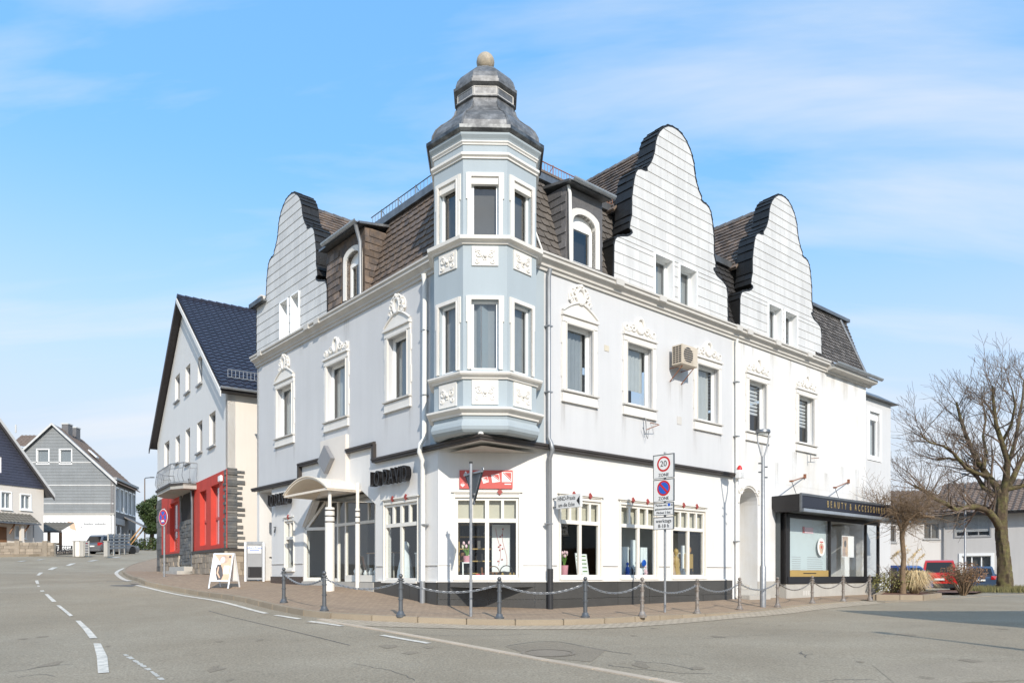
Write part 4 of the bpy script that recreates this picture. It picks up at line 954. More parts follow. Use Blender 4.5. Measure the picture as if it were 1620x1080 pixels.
for fr in vis:
    for (a, b, _), up in zip(TW, (0, 1)):
        u0, u1 = SW * .19, SW * .81
        w = bar_frame(fr, u0, u1, a, b, -.15, -.09, .055).build('window', 'frame_white', Bd)
        Mb().add([fr(u, -.12, z) for u, z in rect(u0 + .05, u1 - .05, a + .05, b - .05)], [(0, 1, 2, 3)]).build('pane', 'glass_upper', w)
        Mb().box(fr, u0, u1, -.25, -.24, a, b - (.0 if up == 0 else .0)).build('curtain', 'curtain_grey' if up == 0 else 'room_mid', w)
        m = Mb(); s = .09
        m.box(fr, u0 - s, u0, -.01, .04, a, b + s); m.box(fr, u1, u1 + s, -.01, .04, a, b + s); m.box(fr, u0, u1, -.01, .04, b, b + s)
        m.box(fr, u0 - .02, u0, -.01, .06, a, b); m.box(fr, u1, u1 + .02, -.01, .06, a, b)
        m.box(fr, u0 - s - .03, u0 - s, -.01, .03, b - .5, b + s); m.box(fr, u1 + s, u1 + s + .03, -.01, .03, b - .5, b + s)
        if up: m.box(fr, u0, u1, -.1, .0, b - .16, b)
        m.build('surround', 'stucco_trim', w, bevel=.004)
    # relief panels
    for z0, z1 in ((3.50 * KT, 4.0 * KT), (6.36 * KT, 6.76 * KT)):
        pn = Mb().box(fr, SW * .2, SW * .8, -.01, .03, z0, z1); uc, zm = SW / 2, (z0 + z1) / 2
        for s in (-1, 1):
            pn.tube(spiral(fr, uc + s * .14, zm + .04, .09, 1.5, .035, s, 0.6), .022, 5); pn.tube(spiral(fr, uc + s * .18, zm - .12, .06, 1.3, .035, s, 2.5), .018, 5)
            pn.tube([fr(uc + s * t, .035, zm - .15 + .3 * math.sin(t * 9)) for t in np.linspace(0.02, .22, 7)], .018, 5)
        pn.ball(fr(uc, .04, zm), .05, 7, 5); pn.build('relief_panel', 'stucco_trim', Bd, smooth=45)
def ring(name, prof, mat): 
    m = Mb(); octl(m, [(r * KT, z * KT) for r, z in prof]); return m.build(name, mat, Bd)
ring('turret_moulding', [(1.0, 3.26), (AP + .05, 3.27), (AP + .06, 3.31), (AP + .14, 3.36), (AP + .16, 3.38), (AP + .16, 3.42), (AP + .05, 3.45), (1.0, 3.46)], 'stucco_trim')
bowl_ = [(1.0, 3.28), (AP + .02, 3.26), (AP + .0, 3.20), (AP + .05, 3.13), (AP + .07, 3.05), (AP + .05, 2.98), (AP - .0, 2.93), (AP - .08, 2.905), (AP - .18, 2.915), (.7, 2.95), (.02, 3.0)]
ring('turret_bowl', bowl_, 'turret_blue')
ring('turret_moulding', [(1.0, 4.02), (AP + .04, 4.02), (AP + .05, 4.06), (AP + .12, 4.09), (AP + .14, 4.12), (AP + .14, 4.15), (AP + .03, 4.18), (1.0, 4.18)], 'stucco_trim')
ring('turret_moulding', [(1.0, 6.80), (AP + .04, 6.80), (AP + .06, 6.84), (AP + .14, 6.87), (AP + .15, 6.94), (AP + .02, 6.97), (1.0, 6.97)], 'stucco_trim')
ring('turret_moulding', [(1.0, 8.57), (AP + .03, 8.57), (AP + .03, 8.6), (AP + .07, 8.63), (AP + .07, 8.68), (AP + .02, 8.71), (1.0, 8.71)], 'stucco_trim')
ring('turret_moulding', [(1.0, 8.86), (AP + .02, 8.86), (AP + .025, 8.885), (AP + .05, 8.905), (AP + .05, 8.93), (1.0, 8.935)], 'stucco_trim')
ring('turret_cornice', [(1.0, 8.93), (AP + .03, 8.932), (AP + .05, 8.97), (AP + .10, 9.03), (AP + .105, 9.07), (1.0, 9.08)], 'turret_blue')
ring('turret_gutter', [(AP + .02, 9.072), (AP + .10, 9.072), (AP + .14, 9.09), (AP + .165, 9.13), (AP + .165, 9.20), (AP + .145, 9.205), (AP + .12, 9.15), (AP + .02, 9.14)], 'gutter_dark')
cs = math.cos(PI / 8)
bell = [(1.20, 9.13), (1.235, 9.26), (1.22, 9.38), (1.15, 9.52), (1.03, 9.65), (.90, 9.75), (.79, 9.85), (.72, 9.95), (.69, 10.06)]
ring('turret_roof', [(r * cs, z) for r, z in bell], 'lead')
for k in range(8):
    m = Mb(); m.tube([Vector((*(TC + (octv(1, k) - TC).normalized() * r * KT), z * KT)) for r, z in bell], .03, 6); m.build('roof_seam', 'lead', Bd, smooth=50)
ring('lantern', [(.66 * cs, 10.03), (.68 * cs, 10.05), (.655 * cs, 10.17), (.70 * cs, 10.18), (.70 * cs, 10.20), (.66 * cs, 10.215), (.66 * cs, 10.41), (.70 * cs, 10.43), (.745 * cs, 10.46), (.75 * cs, 10.52), (.6 * cs, 10.54)], 'lead')
m = Mb()
for k in range(8):
    A, B_ = octv(.66 * cs * KT, k), octv(.66 * cs * KT, k - 1); fr = Fr(A, B_ - A)
    if fr.n.dot((A + B_) / 2 - TC) < 0: fr = Fr(B_, A - B_)
    l = (A - B_).length; bar_frame(fr, .01, l - .01, 10.225 * KT, 10.40 * KT, -.01, .008, .018, m)
m.build('lantern_trim', 'cornice_paint', Bd)
dome = [(.70, 10.525), (.70, 10.60), (.66, 10.72), (.58, 10.83), (.47, 10.93), (.34, 11.03), (.22, 11.09), (.17, 11.15)]
ring('lantern_dome', [(r * cs, z) for r, z in dome], 'lead')
Mb().ball((TC.x, TC.y, 11.32 * KT), .2 * KT, 20, 14).build('finial_ball', 'ball', Bd, smooth=60)
Mb().ball(RF(0.02, .12, 3.16).lerp(LF(0.02, .12, 3.16), .5), .07, 10, 8).build('corner_boss', 'stucco_trim', Bd, smooth=60)

Mb().box(LF, .02, 2.02, -.02, .006, ZB + .13, ZC0).build('blue_strip', 'turret_blue', Bd); Mb().box(RF, .02, 1.94, -.02, .006, ZB + .13, ZC0).build('blue_strip', 'turret_blue', Bd)

for fr, ws in ((RF, RW), (LF, LW)):
    for u0, u1, *_ in ws:
        for a in (u0 - .2, u1 - .02): stain(fr, a, a + random.uniform(.16, .28), WZ0 - .32 - random.uniform(.6, 1.3), WZ0 - .31, Bd)
for u in (10.5, 11.1, 12.2, 13.4, 14.6, 15.6, 16.4, 17.3, 18.2): stain(RF, u, u + random.uniform(.3, .6), 7.36 - random.uniform(.8, 2.6), 7.36, Bd)
for u in (11.6, 12.5, 13.6, 14.7, 15.9, 17.2, 18.4): stain(RF, u, u + random.uniform(.2, .5), 2.7, random.uniform(3.6, 4.3), Bd)
for u in (1.2, 3.4, 5.2, 6.6, 8.2, 9.4): stain(LF, u + .9, u + .9 + random.uniform(.2, .5), 7.36 - random.uniform(.3, .9), 7.36, Bd)
stain(RF, 6.7, 7.0, 4.6, 5.5, Bd); stain(RF, 7.3, 7.5, 4.4, 5.5, Bd)
ordn_ = ['first', 'second', 'third', 'fourth', 'fifth', 'sixth', 'seventh', 'eighth']
# ------------------------------------------------------------------ shop windows
def shop_window(fr, u0, u1, z0, z1, zt, dd=-.1, beige=True, ncol=2, diamonds=(0.3, .7), sub=2):
    w = Mb(); fw = .07; d0, d1 = dd, dd + .07
    bar_frame(fr, u0, u1, z0, z1, d0, d1, fw, w); w.box(fr, u0 + fw, u1 - fw, d0, d1 + .012, zt - .05, zt + .05)
    cols = []; cw = (u1 - u0 - 2 * fw)
    edges = [u0 + fw + cw * i / ncol for i in range(ncol + 1)]
    for e in edges[1:-1]: w.box(fr, e - .05, e + .05, d0, d1 + .006, z0 + fw, zt - .05); w.box(fr, e - .05, e + .05, d0, d1 + .006, zt + .05, z1 - fw)
    w = w.build('window', 'frame_cream', Bd, bevel=.004)
    m = Mb(); bar_frame(fr, u0 - .035, u1 + .035, z0 - .04, z1 + .12, -.03, .02, .035, m); m.box(fr, u0, u1, -.03, .018, z1, z1 + .06); m.box(fr, u0 - .09, u1 + .09, -.03, .055, z1 + .12, z1 + .155); m.build('casing', 'frame_cream', w, bevel=.003)
    m = Mb(); m.box(fr, u0 - .04, u1 + .04, -.1, .075, z0 - .065, z0 - .012); m.build('sill', 'frame_cream', w, bevel=.003)
    for i in range(ncol):
        a, b = edges[i] + (.05 if i else 0), edges[i + 1] - (.05 if i < ncol - 1 else 0)
        Mb().add([fr(u, dd + .03, z) for u, z in rect(a, b, z0 + fw, zt - .05)], [(0, 1, 2, 3)]).build('pane', 'glass_shop', w)
        for j in range(sub):
            p, q = a + (b - a) * j / sub, a + (b - a) * (j + 1) / sub
            if j: Mb().box(fr, p - .035, p + .035, d0, d1 + .004, zt + .05, z1 - fw).build('glazing_bar', 'frame_cream', w)
            p += .035 if j else 0; q -= .035 if j < sub - 1 else 0
            Mb().add([fr(u, dd + .03, z) for u, z in rect(p, q, zt + .05, z1 - fw)], [(0, 1, 2, 3)]).build('pane', 'glass_shop', w)
    if beige: Mb().box(fr, u0, u1, dd - .1, dd - .09, zt - .04, z1).build('blind', 'blind_beige', w)
    for t in diamonds:
        uc = u0 + (u1 - u0) * t; Mb().outline(fr, [(uc, z1 + .055), (uc + .07, z1 + .135), (uc, z1 + .215), (uc - .07, z1 + .135)], .02, .06).build('diamond_ornament', 'diamond_red', w)
    return w
shop_window(CF, cu0, cu1, GZ0, GZ1, GZT)
for a, b in SR: shop_window(RF, a, b, GZ0, GZ1, GZT)
shop_window(LF, 2.6, 4.22, GZ0 - .08, GZ1 - .02, GZT - .02, beige=False)
shop_window(LF, 9.92, 10.6, .14, 1.74, 1.18, beige=False, ncol=1, diamonds=(.5,))
# entrance bay
ent = Mb()
PA, PB, PC, PD = LF(9.2, -.06, 0), LF(8.42, -.5, 0), LF(5.45, -.5, 0), LF(4.7, -.06, 0)
fl = Fr(PA.xy, (PB - PA).xy); fm = Fr(PB.xy, (PC - PB).xy); fq = Fr(PC.xy, (PD - PC).xy)
l1, l2, l3 = (PB - PA).xy.length, (PC - PB).xy.length, (PD - PC).xy.length
for fr_ in (fl, fm, fq):
    if fr_.n.dot(LF.n) < 0: fr_.n = -fr_.n
ez0, ez1, ezt = -.24, 2.34, 1.5
ent.box(fl, 0, .1, -.04, .04, ez0, 1.45); ent.box(fl, l1 - .08, l1, -.04, .04, ez0, ez1); ent.box(fl, .1, l1 - .08, -.04, .04, 1.38, 1.48); ent.box(fl, .1, l1 - .08, -.04, .04, ez0, ez0 + .12)
ent.hexa([fl(0, -.04, 1.40), fl(.1, -.04, 1.40), fl(.1, .04, 1.40), fl(0, .04, 1.40), fl(l1 - .1, -.04, 2.34), fl(l1, -.04, 2.34), fl(l1, .04, 2.34), fl(l1 - .1, .04, 2.34)])
ent.box(fq, 0, .08, -.04, .04, ez0, ez1); ent.box(fq, l3 - .1, l3, -.04, .04, ez0, 1.9); ent.box(fq, .08, l3 - .1, -.04, .04, 1.48, 1.58); ent.box(fq, .08, l3 - .1, -.04, .04, ez0, ez0 + .16)
ent.hexa([fq(0, -.04, 2.26), fq(0, -.04, 2.36), fq(0, .04, 2.36), fq(0, .04, 2.26), fq(l3, -.04, 1.82), fq(l3, -.04, 1.92), fq(l3, .04, 1.92), fq(l3, .04, 1.82)])
for u in (0, .62, 1.12, l2 - .07): ent.box(fm, u, u + .08, -.04, .04, ez0, ez1)
ent.box(fm, .7, .71, -.04, .02, ez0, ez1)
ent.box(fm, 0, l2, -.04, .045, ezt - .04, ezt + .05); ent.box(fm, 0, l2, -.04, .04, 2.22, ez1); ent.box(fm, 1.16, l2, -.04, .06, ez0, ez0 + .2); ent.box(fm, .05, .62, -.04, .04, ez0, ez0 + .1)
for u in (1.85, 2.5): ent.box(fm, u, u + .06, -.04, .035, ezt, 2.3)
en = ent.build('entrance_bay', 'frame_cream', Bd, bevel=.004)
for fr_, a, b, c, d in ((fl, .1, l1 - .08, ez0 + .12, 1.38), (fq, .08, l3 - .1, ez0 + .16, 1.48), (fm, .08, .62, ez0 + .1, ezt - .04), (fm, 1.2, l2 - .07, ez0 + .2, ezt - .04), (fm, .08, .62, ezt + .05, 2.22), (fm, 1.2, 1.85, ezt + .05, 2.22), (fm, 1.91, 2.5, ezt + .05, 2.22), (fm, 2.56, l2 - .07, ezt + .05, 2.22), (fm, .7, 1.12, ez0, 2.22)):
    Mb().add([fr_(u, 0, z) for u, z in rect(a, b, c, d)], [(0, 1, 2, 3)]).build('pane', 'glass_shop', en)
Mb().add([fl(.25, 0, 1.5), fl(l1 - .09, 0, 1.5), fl(l1 - .09, 0, 2.22)], [(0, 1, 2)]).build('pane', 'glass_shop', en)
Mb().add([fq(.09, 0, 1.58), fq(l3 - .12, 0, 1.6), fq(l3 - .12, 0, 1.84), fq(.09, 0, 2.24)], [(0, 1, 2, 3)]).build('pane', 'glass_shop', en)
Mb().box(LF, 4.7, 9.2, -.6, .06, -.5, -.24).build('entrance_step', 'concrete', en, bevel=.01)
Mb().add([LF(4.75, -.02, 1.95), LF(9.1, -.02, 2.335), LF(9.1, -.6, 2.335), LF(4.75, -.6, 2.335)], [(0, 1, 2, 3)]).build('bay_soffit', 'frame_cream', en)
# barrel-vaulted canopy with columns
can = Mb(); cu_a, cu_b = 8.4, 5.55; zf, rise, pr = 2.36, .42, 1.0
arc = [((cu_a + cu_b) / 2 + (cu_a - cu_b) / 2 * t, zf + rise * (1 - t * t)) for t in np.linspace(1, -1, 19)]
arci = [((cu_a + cu_b) / 2 + (cu_a - cu_b) / 2 * t, zf - .05 + rise * (1 - t * t)) for t in np.linspace(-1, 1, 19)]
can.outline(LF, arc + arci, -.02, pr)
for i in range(18): can.hexa([LF(*(arc[i][0], pr, arc[i][1])), LF(arc[i + 1][0], pr, arc[i + 1][1]), LF(arc[i + 1][0], pr + .03, arc[i + 1][1]), LF(arc[i][0], pr + .03, arc[i][1])] + [LF(arc[i][0], pr, arc[i][1] + .03), LF(arc[i + 1][0], pr, arc[i + 1][1] + .03), LF(arc[i + 1][0], pr + .03, arc[i + 1][1] + .03), LF(arc[i][0], pr + .03, arc[i][1] + .03)])
can = can.build('canopy', 'canopy_cream', Bd, smooth=35)
Mb().box(LF, cu_b, cu_a, pr - .06, pr + .0, zf - .06, zf).box(LF, cu_b, cu_b + .07, 0, pr - .06, zf - .06, zf).box(LF, cu_a - .07, cu_a, 0, pr - .06, zf - .06, zf).build('canopy_rail', 'canopy_cream', can)
# the white raking wing beside the entrance
Mb().outline(LF, [(9.22, -.2), (9.22, 1.5), (8.42, 2.36), (9.45, 2.36), (10.0, 1.8)][1:], -.02, .03).build('wing', 'wall_white', Bd)
def column(u, d, k=1.0):
    g = PZ(*LF(u, d, 0).xy)
    c = Mb().lathe(LF(u, d, 0), [(.11 * k, g - .05), (.11 * k, 1.84)], 20).build('column', 'frame_cream', Bd, smooth=50)
    for z in (1.42, 1.58, 1.74): Mb().lathe(LF(u, d, 0), [(.114 * k, z), (.114 * k, z + .035)], 20).build('band', 'dark_trim', c)
    Mb().lathe(LF(u, d, 0), [(.05, 1.84), (.05, zf + .2)], 12).build('shaft', 'frame_cream', c, smooth=50)
column(5.75, .82, 1.2); column(5.56, .06, .62)
# --- shop interior shell
si = Mb(); RB_ = lambda u, v, z: RF(u, 0, z) + (LF(v, 0, 0) - CORN.to_3d()) if False else None
def IN(u, v, z): q = CORN + Vector((cL, sL)) * u + Vector((-sL, cL)) * v; return Vector((q.x, q.y, z))
si.add([IN(.2, .2, -.32), IN(9.9, .2, -.32), IN(9.9, 11.6, -.32), IN(.2, 11.6, -.32)], [(0, 1, 2, 3)])
si.build('shop_floor', 'room_mid', Bd)
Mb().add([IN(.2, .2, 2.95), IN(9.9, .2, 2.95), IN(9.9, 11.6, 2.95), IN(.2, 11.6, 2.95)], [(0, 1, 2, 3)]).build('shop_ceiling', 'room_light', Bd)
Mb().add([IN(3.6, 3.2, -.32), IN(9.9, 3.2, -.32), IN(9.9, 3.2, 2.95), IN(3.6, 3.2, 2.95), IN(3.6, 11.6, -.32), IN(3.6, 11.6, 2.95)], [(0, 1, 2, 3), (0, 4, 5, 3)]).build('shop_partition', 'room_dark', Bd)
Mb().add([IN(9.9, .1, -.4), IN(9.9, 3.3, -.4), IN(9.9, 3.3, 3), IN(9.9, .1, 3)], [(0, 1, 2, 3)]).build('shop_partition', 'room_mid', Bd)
# window-display items
def shelf(name, label, fr, u0, u1, d0, d1, z0, z1, n, mat, stock=True):
    t = thing(name, label, 'shelf', fr((u0 + u1) / 2, (d0 + d1) / 2, z0))
    Mb().box(fr, u0, u0 + .03, d0, d1, z0, z1).build('side_panel', mat, t); Mb().box(fr, u1 - .03, u1, d0, d1, z0, z1).build('side_panel', mat, t)
    for i in range(n):
        z = z0 + (z1 - z0) * i / (n - 1); Mb().box(fr, u0 + .03, u1 - .03, d0, d1, z - .015, z + .015).build('shelf_board', mat, t)
    return t
def stock(fr, u0, u1, d, zs, lab):
    for si_, z in enumerate(zs):
        n = 0; u = u0 + .05
        while u < u1 - .1:
            r = random.uniform(.03, .055); h = random.uniform(.1, .24)
            if random.random() < .75:
                prof = random.choice(([(r, 0), (r, h), (r * .8, h)], [(r * .5, 0), (r, h * .4), (r * .4, h * .8), (r * .5, h)], [(r, 0), (r * 1.2, h * .5), (r, h)]))
                o = Mb().lathe(fr(u, d, z + .016), prof, 10).build('vase', random.choice(['room_dark', 'wood', 'frame_cream', 'granite', 'gold_foil']), smooth=40)
                tag(o, f'{ordn_[n]} small vase from the left on the {["lowest", "second", "third", "top"][si_]} shelf under the red banner', 'vase', 'vases on the shop shelves'); n += 1
            u += random.uniform(.14, .22)
shelf('display_shelf', 'pale shelf rack inside the window under the red banner', CF, cu0 + .05, cu0 + .95, -1.1, -.75, -.3, 1.25, 6, 'gold_foil')
stock(CF, cu0 + .1, cu0 + .9, -.92, [-.3 + 1.55 * i / 5 for i in range(1, 5)], 'small vase on the shelf rack behind the window under the red banner')
sp = Mb().box(CF, cu1 - .66, cu1 - .2, -.62, -.6, .02, 1.24).build('folding_screen', 'paper'); tag(sp, 'white screen panel with blossom branch in the window under the red banner', 'screen')
m = Mb()
for s in (0, 1): m.tube([CF(cu1 - .5 + .06 * math.sin(t * 5 + s) + s * .16, -.597, .2 + t) for t in np.linspace(0, .95, 12)], .006, 4)
for i in range(9): m.ball(CF(cu1 - .5 + random.uniform(-.04, .24), -.59, random.uniform(.3, 1.15)), .022, 6, 4)
m.build('blossom_branch', 'banner_red', sp)
def pot(fr, u, d, z, lab, h=.24, flowers=True, mat='pink'):
    t = thing('flower_pot', lab, 'flower pot', fr(u, d, z))
    Mb().lathe(fr(u, d, z), [(.085, 0), (.11, h), (.115, h), (.1, h - .02)], 14).build('pot', mat, t, smooth=40)
    s = Mb(); b = Mb()
    for i in range(7):
        a = i * .9; tip = fr(u + .09 * math.cos(a), d + .05 * math.sin(a), z + h + .26 + .05 * math.sin(i * 2.3))
        s.tube([fr(u + .02 * math.cos(a), d, z + h - .04), fr(u + .04 * math.cos(a), d, z + h + .12), tip], .01, 5); b.lathe(tip, [(.008, -.02), (.03, .0), (.034, .035), (.014, .07)], 8)
        q = fr(u + .12 * math.cos(a + .5), d + .06 * math.sin(a), z + h + .18); s.prism([fr(u, d, z + h), fr(u + .03, d, z + h + .02), q], [fr(u, d - .006, z + h), fr(u + .03, d - .006, z + h + .02), q + Vector((0, 0, .01))])
    s.build('stem', 'stem', t); b.build('blossom', 'petal', t, smooth=60)
ped = thing('plant_stand', 'small white plant stand in the window under the red banner', 'stand', CF(cu0 + .28, -.35, -.1))
for du in (-.1, .1):
    Mb().box(CF, cu0 + .28 + du - .015, cu0 + .28 + du + .015, -.45, -.42, -.1, .26).build('leg', 'frame_white', ped); Mb().box(CF, cu0 + .28 + du - .015, cu0 + .28 + du + .015, -.28, -.25, -.1, .26).build('leg', 'frame_white', ped)
Mb().box(CF, cu0 + .16, cu0 + .4, -.46, -.24, .26, .285).build('top', 'frame_white', ped)
pot(CF, cu0 + .28, -.35, .286, 'pink pot of tulips on the white stand under the red banner', .16)
pot(RF, 3.05, -.42, -.08, 'pink pot of tulips in the window beside the arrow sign', .3)
for i, (u, h, w_, l) in enumerate(((3.55, .62, .14, 'narrow white paper board in the window beside the arrow sign'), (3.78, .6, .26, 'wide pale green picture board in the window beside the arrow sign'), (2.65, .42, .12, 'short tilted paper board by the tulips beside the arrow sign'))):
    o = Mb().hexa([RF(u - w_ / 2, -.35, -.08), RF(u + w_ / 2, -.35, -.08), RF(u + w_ / 2, -.37, -.08), RF(u - w_ / 2, -.37, -.08), RF(u - w_ / 2, -.45, h - .08), RF(u + w_ / 2, -.45, h - .08), RF(u + w_ / 2, -.47, h - .08), RF(u - w_ / 2, -.47, h - .08)]).build('picture_board', 'paper'); tag(o, l, 'board')
    m = Mb()
    for k in range(5): z = .05 + k * .1; m.box(RF, u - w_ * .35, u + w_ * .3, -.36 - .1 * (z + .08) / h + .0, -.355 - .1 * (z + .08) / h + .008, z, z + .025)
    m.build('print', 'stem', o)
def basket(fr, u, d, z, r, lab, mat='wood'):
    t = Mb(); t.lathe(fr(u, d, z), [(r * .8, 0), (r, r * .9), (r * .92, r * .9), (r * .7, .02)], 14); t.tube([fr(u + r * .9 * math.cos(a), d, z + r * .9 + r * .9 * math.sin(a)) for a in np.linspace(0, PI, 9)], .012, 5); o = t.build('basket', mat, smooth=40); tag(o, lab, 'basket')
basket(CF, cu1 - .62, -.35, -.1, .16, 'brown basket by the white screen under the red banner'); basket(CF, cu1 - .3, -.35, -.1, .17, 'grey rounded basket by the white screen under the red banner', 'granite')
for i in range(8):
    o = Mb().lathe(CF(cu1 - .78 + i * .095, -.2, -.1), [(.03, 0), (.036, .09), (.02, .11), (.02, .13)], 9).build('candle_jar', random.choice(['room_dark', 'gold_foil', 'frame_cream'])); tag(o, f'{ordn_[i]} small jar from the left at the foot of the white screen', 'jar', 'small jars in the window under the red banner')
for i, (u, mt) in enumerate(((cu0 + .5, 'sign_red'), (cu0 + .64, 'diamond_red'))):
    o = Mb().box(CF, u, u + .1, -.3, -.2, -.1, -.0 + i * .02).build('gift_box', mt, bevel=.004); tag(o, ('bright red gift box' if i == 0 else 'dull red gift box') + ' at the foot of the shelf rack window', 'box')
# white drapes and figures in the second right-hand window
for i, u in enumerate((5.02, 5.42, 5.82, 6.25)):
    m = Mb(); n = 14; vs = []
    for k in range(n + 1): uu = u - .14 + .28 * k / n; dd = -.44 - .035 * math.sin(k * 1.7); vs += [RF(uu, dd, -.1), RF(uu, dd, .75 if i % 2 else .95)]
    o = m.add(vs, [(2 * k, 2 * k + 2, 2 * k + 3, 2 * k + 1) for k in range(n)]).build('drape', 'dress', smooth=60)
    tag(o, ['first', 'second', 'third', 'fourth'][i] + ' hanging white cloth from the left in the window behind the zone sign', 'cloth')
Mb  # figures
def figurine(fr, u, d, z, h, mat, lab, cat='figurine'):
    m = Mb(); m.lathe(fr(u, d, z), [(h * .16, 0), (h * .17, h * .1), (h * .10, h * .45), (h * .13, h * .62), (h * .05, h * .72), (h * .04, h * .76), (h * .09, h * .84), (h * .085, h * .94), (h * .02, h)], 12)
    for s in (-1, 1): m.tube([fr(u + s * h * .12, d, z + h * .64), fr(u + s * h * .17, d, z + h * .45), fr(u + s * h * .09, d + .05, z + h * .36)], h * .03, 6)
    o = m.build('figurine', mat, smooth=60); tag(o, lab, cat)
figurine(RF, 4.93, -.24, -.1, .4, 'room_dark', 'dark figurine at the left foot of the window behind the zone sign')
figurine(RF, 5.34, -.26, -.1, .42, 'sign_blue', 'blue figurine in the left pane behind the zone sign'); figurine(RF, 5.72, -.26, -.1, .45, 'car_steelblue', 'grey blue figurine in the right pane behind the zone sign')
figurine(RF, 6.12, -.26, -.1, .34, 'petal', 'pale figurine at the right edge of the window behind the zone sign')
figurine(RF, 7.24, -.3, -.1, 1.15, 'poster_tan', 'tall tan figurine in the window next to the white downpipe'); figurine(RF, 7.56, -.3, -.1, .85, 'gold_foil', 'golden figurine in the window next to the white downpipe')
o = Mb().box(RF, 7.95, 8.12, -.42, -.4, -.1, .85).build('picture_board', 'paper'); tag(o, 'tall narrow white board in the window next to the white downpipe', 'board')
o = Mb().box(RF, 8.1, 8.5, -.62, -.36, -.1, .6).build('display_plinth', 'gold_foil', bevel=.01); tag(o, 'ochre display block in the window next to the white downpipe', 'block')
def plate_disp(fr, u, d, z, r, mat, lab):
    o = Mb().lathe(fr(u, d, z + r), [(r, 0), (r * .7, .015), (.01, .02)], 18, 0, Vector((*fr.u, 0)), Vector((0, 0, 1)), Vector((*fr.n, 0))).build('plate', mat); tag(o, lab, 'plate')
bp_ = Mb().box(RF, 5.35, 7.3, -.86, -.83, -.1, 1.7).build('display_backdrop', 'curtain'); tag(bp_, 'pale grey backdrop board behind the window with the hanging white cloths', 'board')
for i, (u, z, r, mt) in enumerate(((5.1, -.1, .12, 'dress'), (5.55, -.1, .15, 'car_steelblue'), (5.98, -.1, .13, 'dress'), (6.15, .2, .1, 'sign_blue'))): plate_disp(RF, u, -.34, z, r, mt, ['small white plate by the dark figurine', 'steel blue plate at mid window', 'white plate by the pale figurine', 'bright blue plate at the right edge'][i] + ' behind the zone sign')
for i, (u, z, r, mt) in enumerate(((7.12, .72, .12, 'sign_blue'), (7.3, .45, .1, 'petal'), (7.62, .1, .11, 'banner_red'), (8.38, .62, .1, 'wood_light'))): plate_disp(RF, u, -.42, z, r, mt, ['blue plate hung high', 'pink plate hung below the blue one', 'red plate standing low', 'wooden plate on the ochre block'][i] + ' in the window next to the white downpipe')
for i in range(7):
    u = 7.1 + i * .2; o = Mb().lathe(RF(u, -.28, -.1), [(.05, 0), (.065, .1 + .03 * (i % 3)), (.03, .2), (.045, .26)], 10).build('vase', ['room_dark', 'dress', 'gold_foil', 'car_steelblue', 'dress', 'wood', 'room_dark'][i], smooth=50); tag(o, ordn_[i] + ' small vase from the left on the window sill by the white downpipe', 'vase')
for i in range(4):
    o = Mb().box(RF, 2.62 + i * .06, 2.66 + i * .06, -.7, -.5, -.1, .5 + .08 * i).build('book', ['poster_tan', 'dress', 'wood', 'banner_red'][i]); tag(o, ['tan', 'white', 'brown', 'red'][i] + ' upright book at the left of the window beside the arrow sign', 'book')
hg_ = thing('pendant_lamp', 'small dark pendant lamp hanging in the window beside the arrow sign', 'lamp', RF(3.6, -1.0, 1.3)); Mb().cyl(RF(3.6, -1.0, 1.2), RF(3.6, -1.0, 2.9), .008, 5).build('cord', 'room_dark', hg_); Mb().lathe(RF(3.6, -1.0, 1.0), [(.16, 0), (.1, .14), (.03, .2)], 14).build('lamp_shade', 'room_mid', hg_, smooth=40)
bk2 = Mb().box(RF, 7.6, 9.6, -.98, -.95, -.1, 1.25).build('display_backdrop', 'blind_beige'); tag(bk2, 'sand coloured backdrop board in the window next to the white downpipe', 'board')
# left window: white dress and table with a vase
dr = Mb().lathe(LF(3.95, -.5, -.18), [(.24, 0), (.22, .25), (.14, .6), (.09, .78), (.12, .95), (.08, 1.02), (.03, 1.06)], 18).build('dress_form', 'dress', smooth=60); tag(dr, 'white dress on a form in the tall left-hand shop window', 'dress')
tb = thing('display_table', 'slim pale table in the tall left-hand shop window', 'table', LF(3.0, -.6, -.18))
Mb().box(LF, 2.7, 3.35, -.85, -.4, .52, .56).build('table_top', 'frame_cream', tb)
for u in (2.74, 3.31):
    for d in (-.81, -.44): Mb().box(LF, u - .02, u + .02, d - .02, d + .02, -.18, .52).build('leg', 'frame_cream', tb)
o = Mb().lathe(LF(3.0, -.6, .56), [(.08, 0), (.16, .1), (.15, .18), (.06, .26), (.09, .32)], 14).build('vase', 'dress', smooth=50); tag(o, 'round white vase on the slim table in the left-hand shop window', 'vase')
for i, (u, h) in enumerate(((7.0, .34), (6.55, .16), (6.2, .22), (5.85, .3))):
    o = Mb().lathe(LF(u, -.75, -.05), [(h * .3, 0), (h * .42, h * .4), (h * .2, h * .8), (h * .28, h)], 12).build('vase', 'frame_white', smooth=50); tag(o, 'white vase on the floor of the entrance display, ' + ['beside the column, the tallest', 'the lowest', 'third from the column', 'nearest the angled side pane'][i], 'vase')
tb = thing('display_table', 'glass topped table deep in the entrance display', 'table', LF(6.5, -1.5, -.3))
Mb().box(LF, 5.7, 7.3, -1.8, -1.2, .62, .65).build('table_top', 'wood_light', tb)
for u in (5.76, 7.24):
    for d in (-1.75, -1.25): Mb().box(LF, u - .02, u + .02, d - .02, d + .02, -.32, .62).build('leg', 'frame_cream', tb)
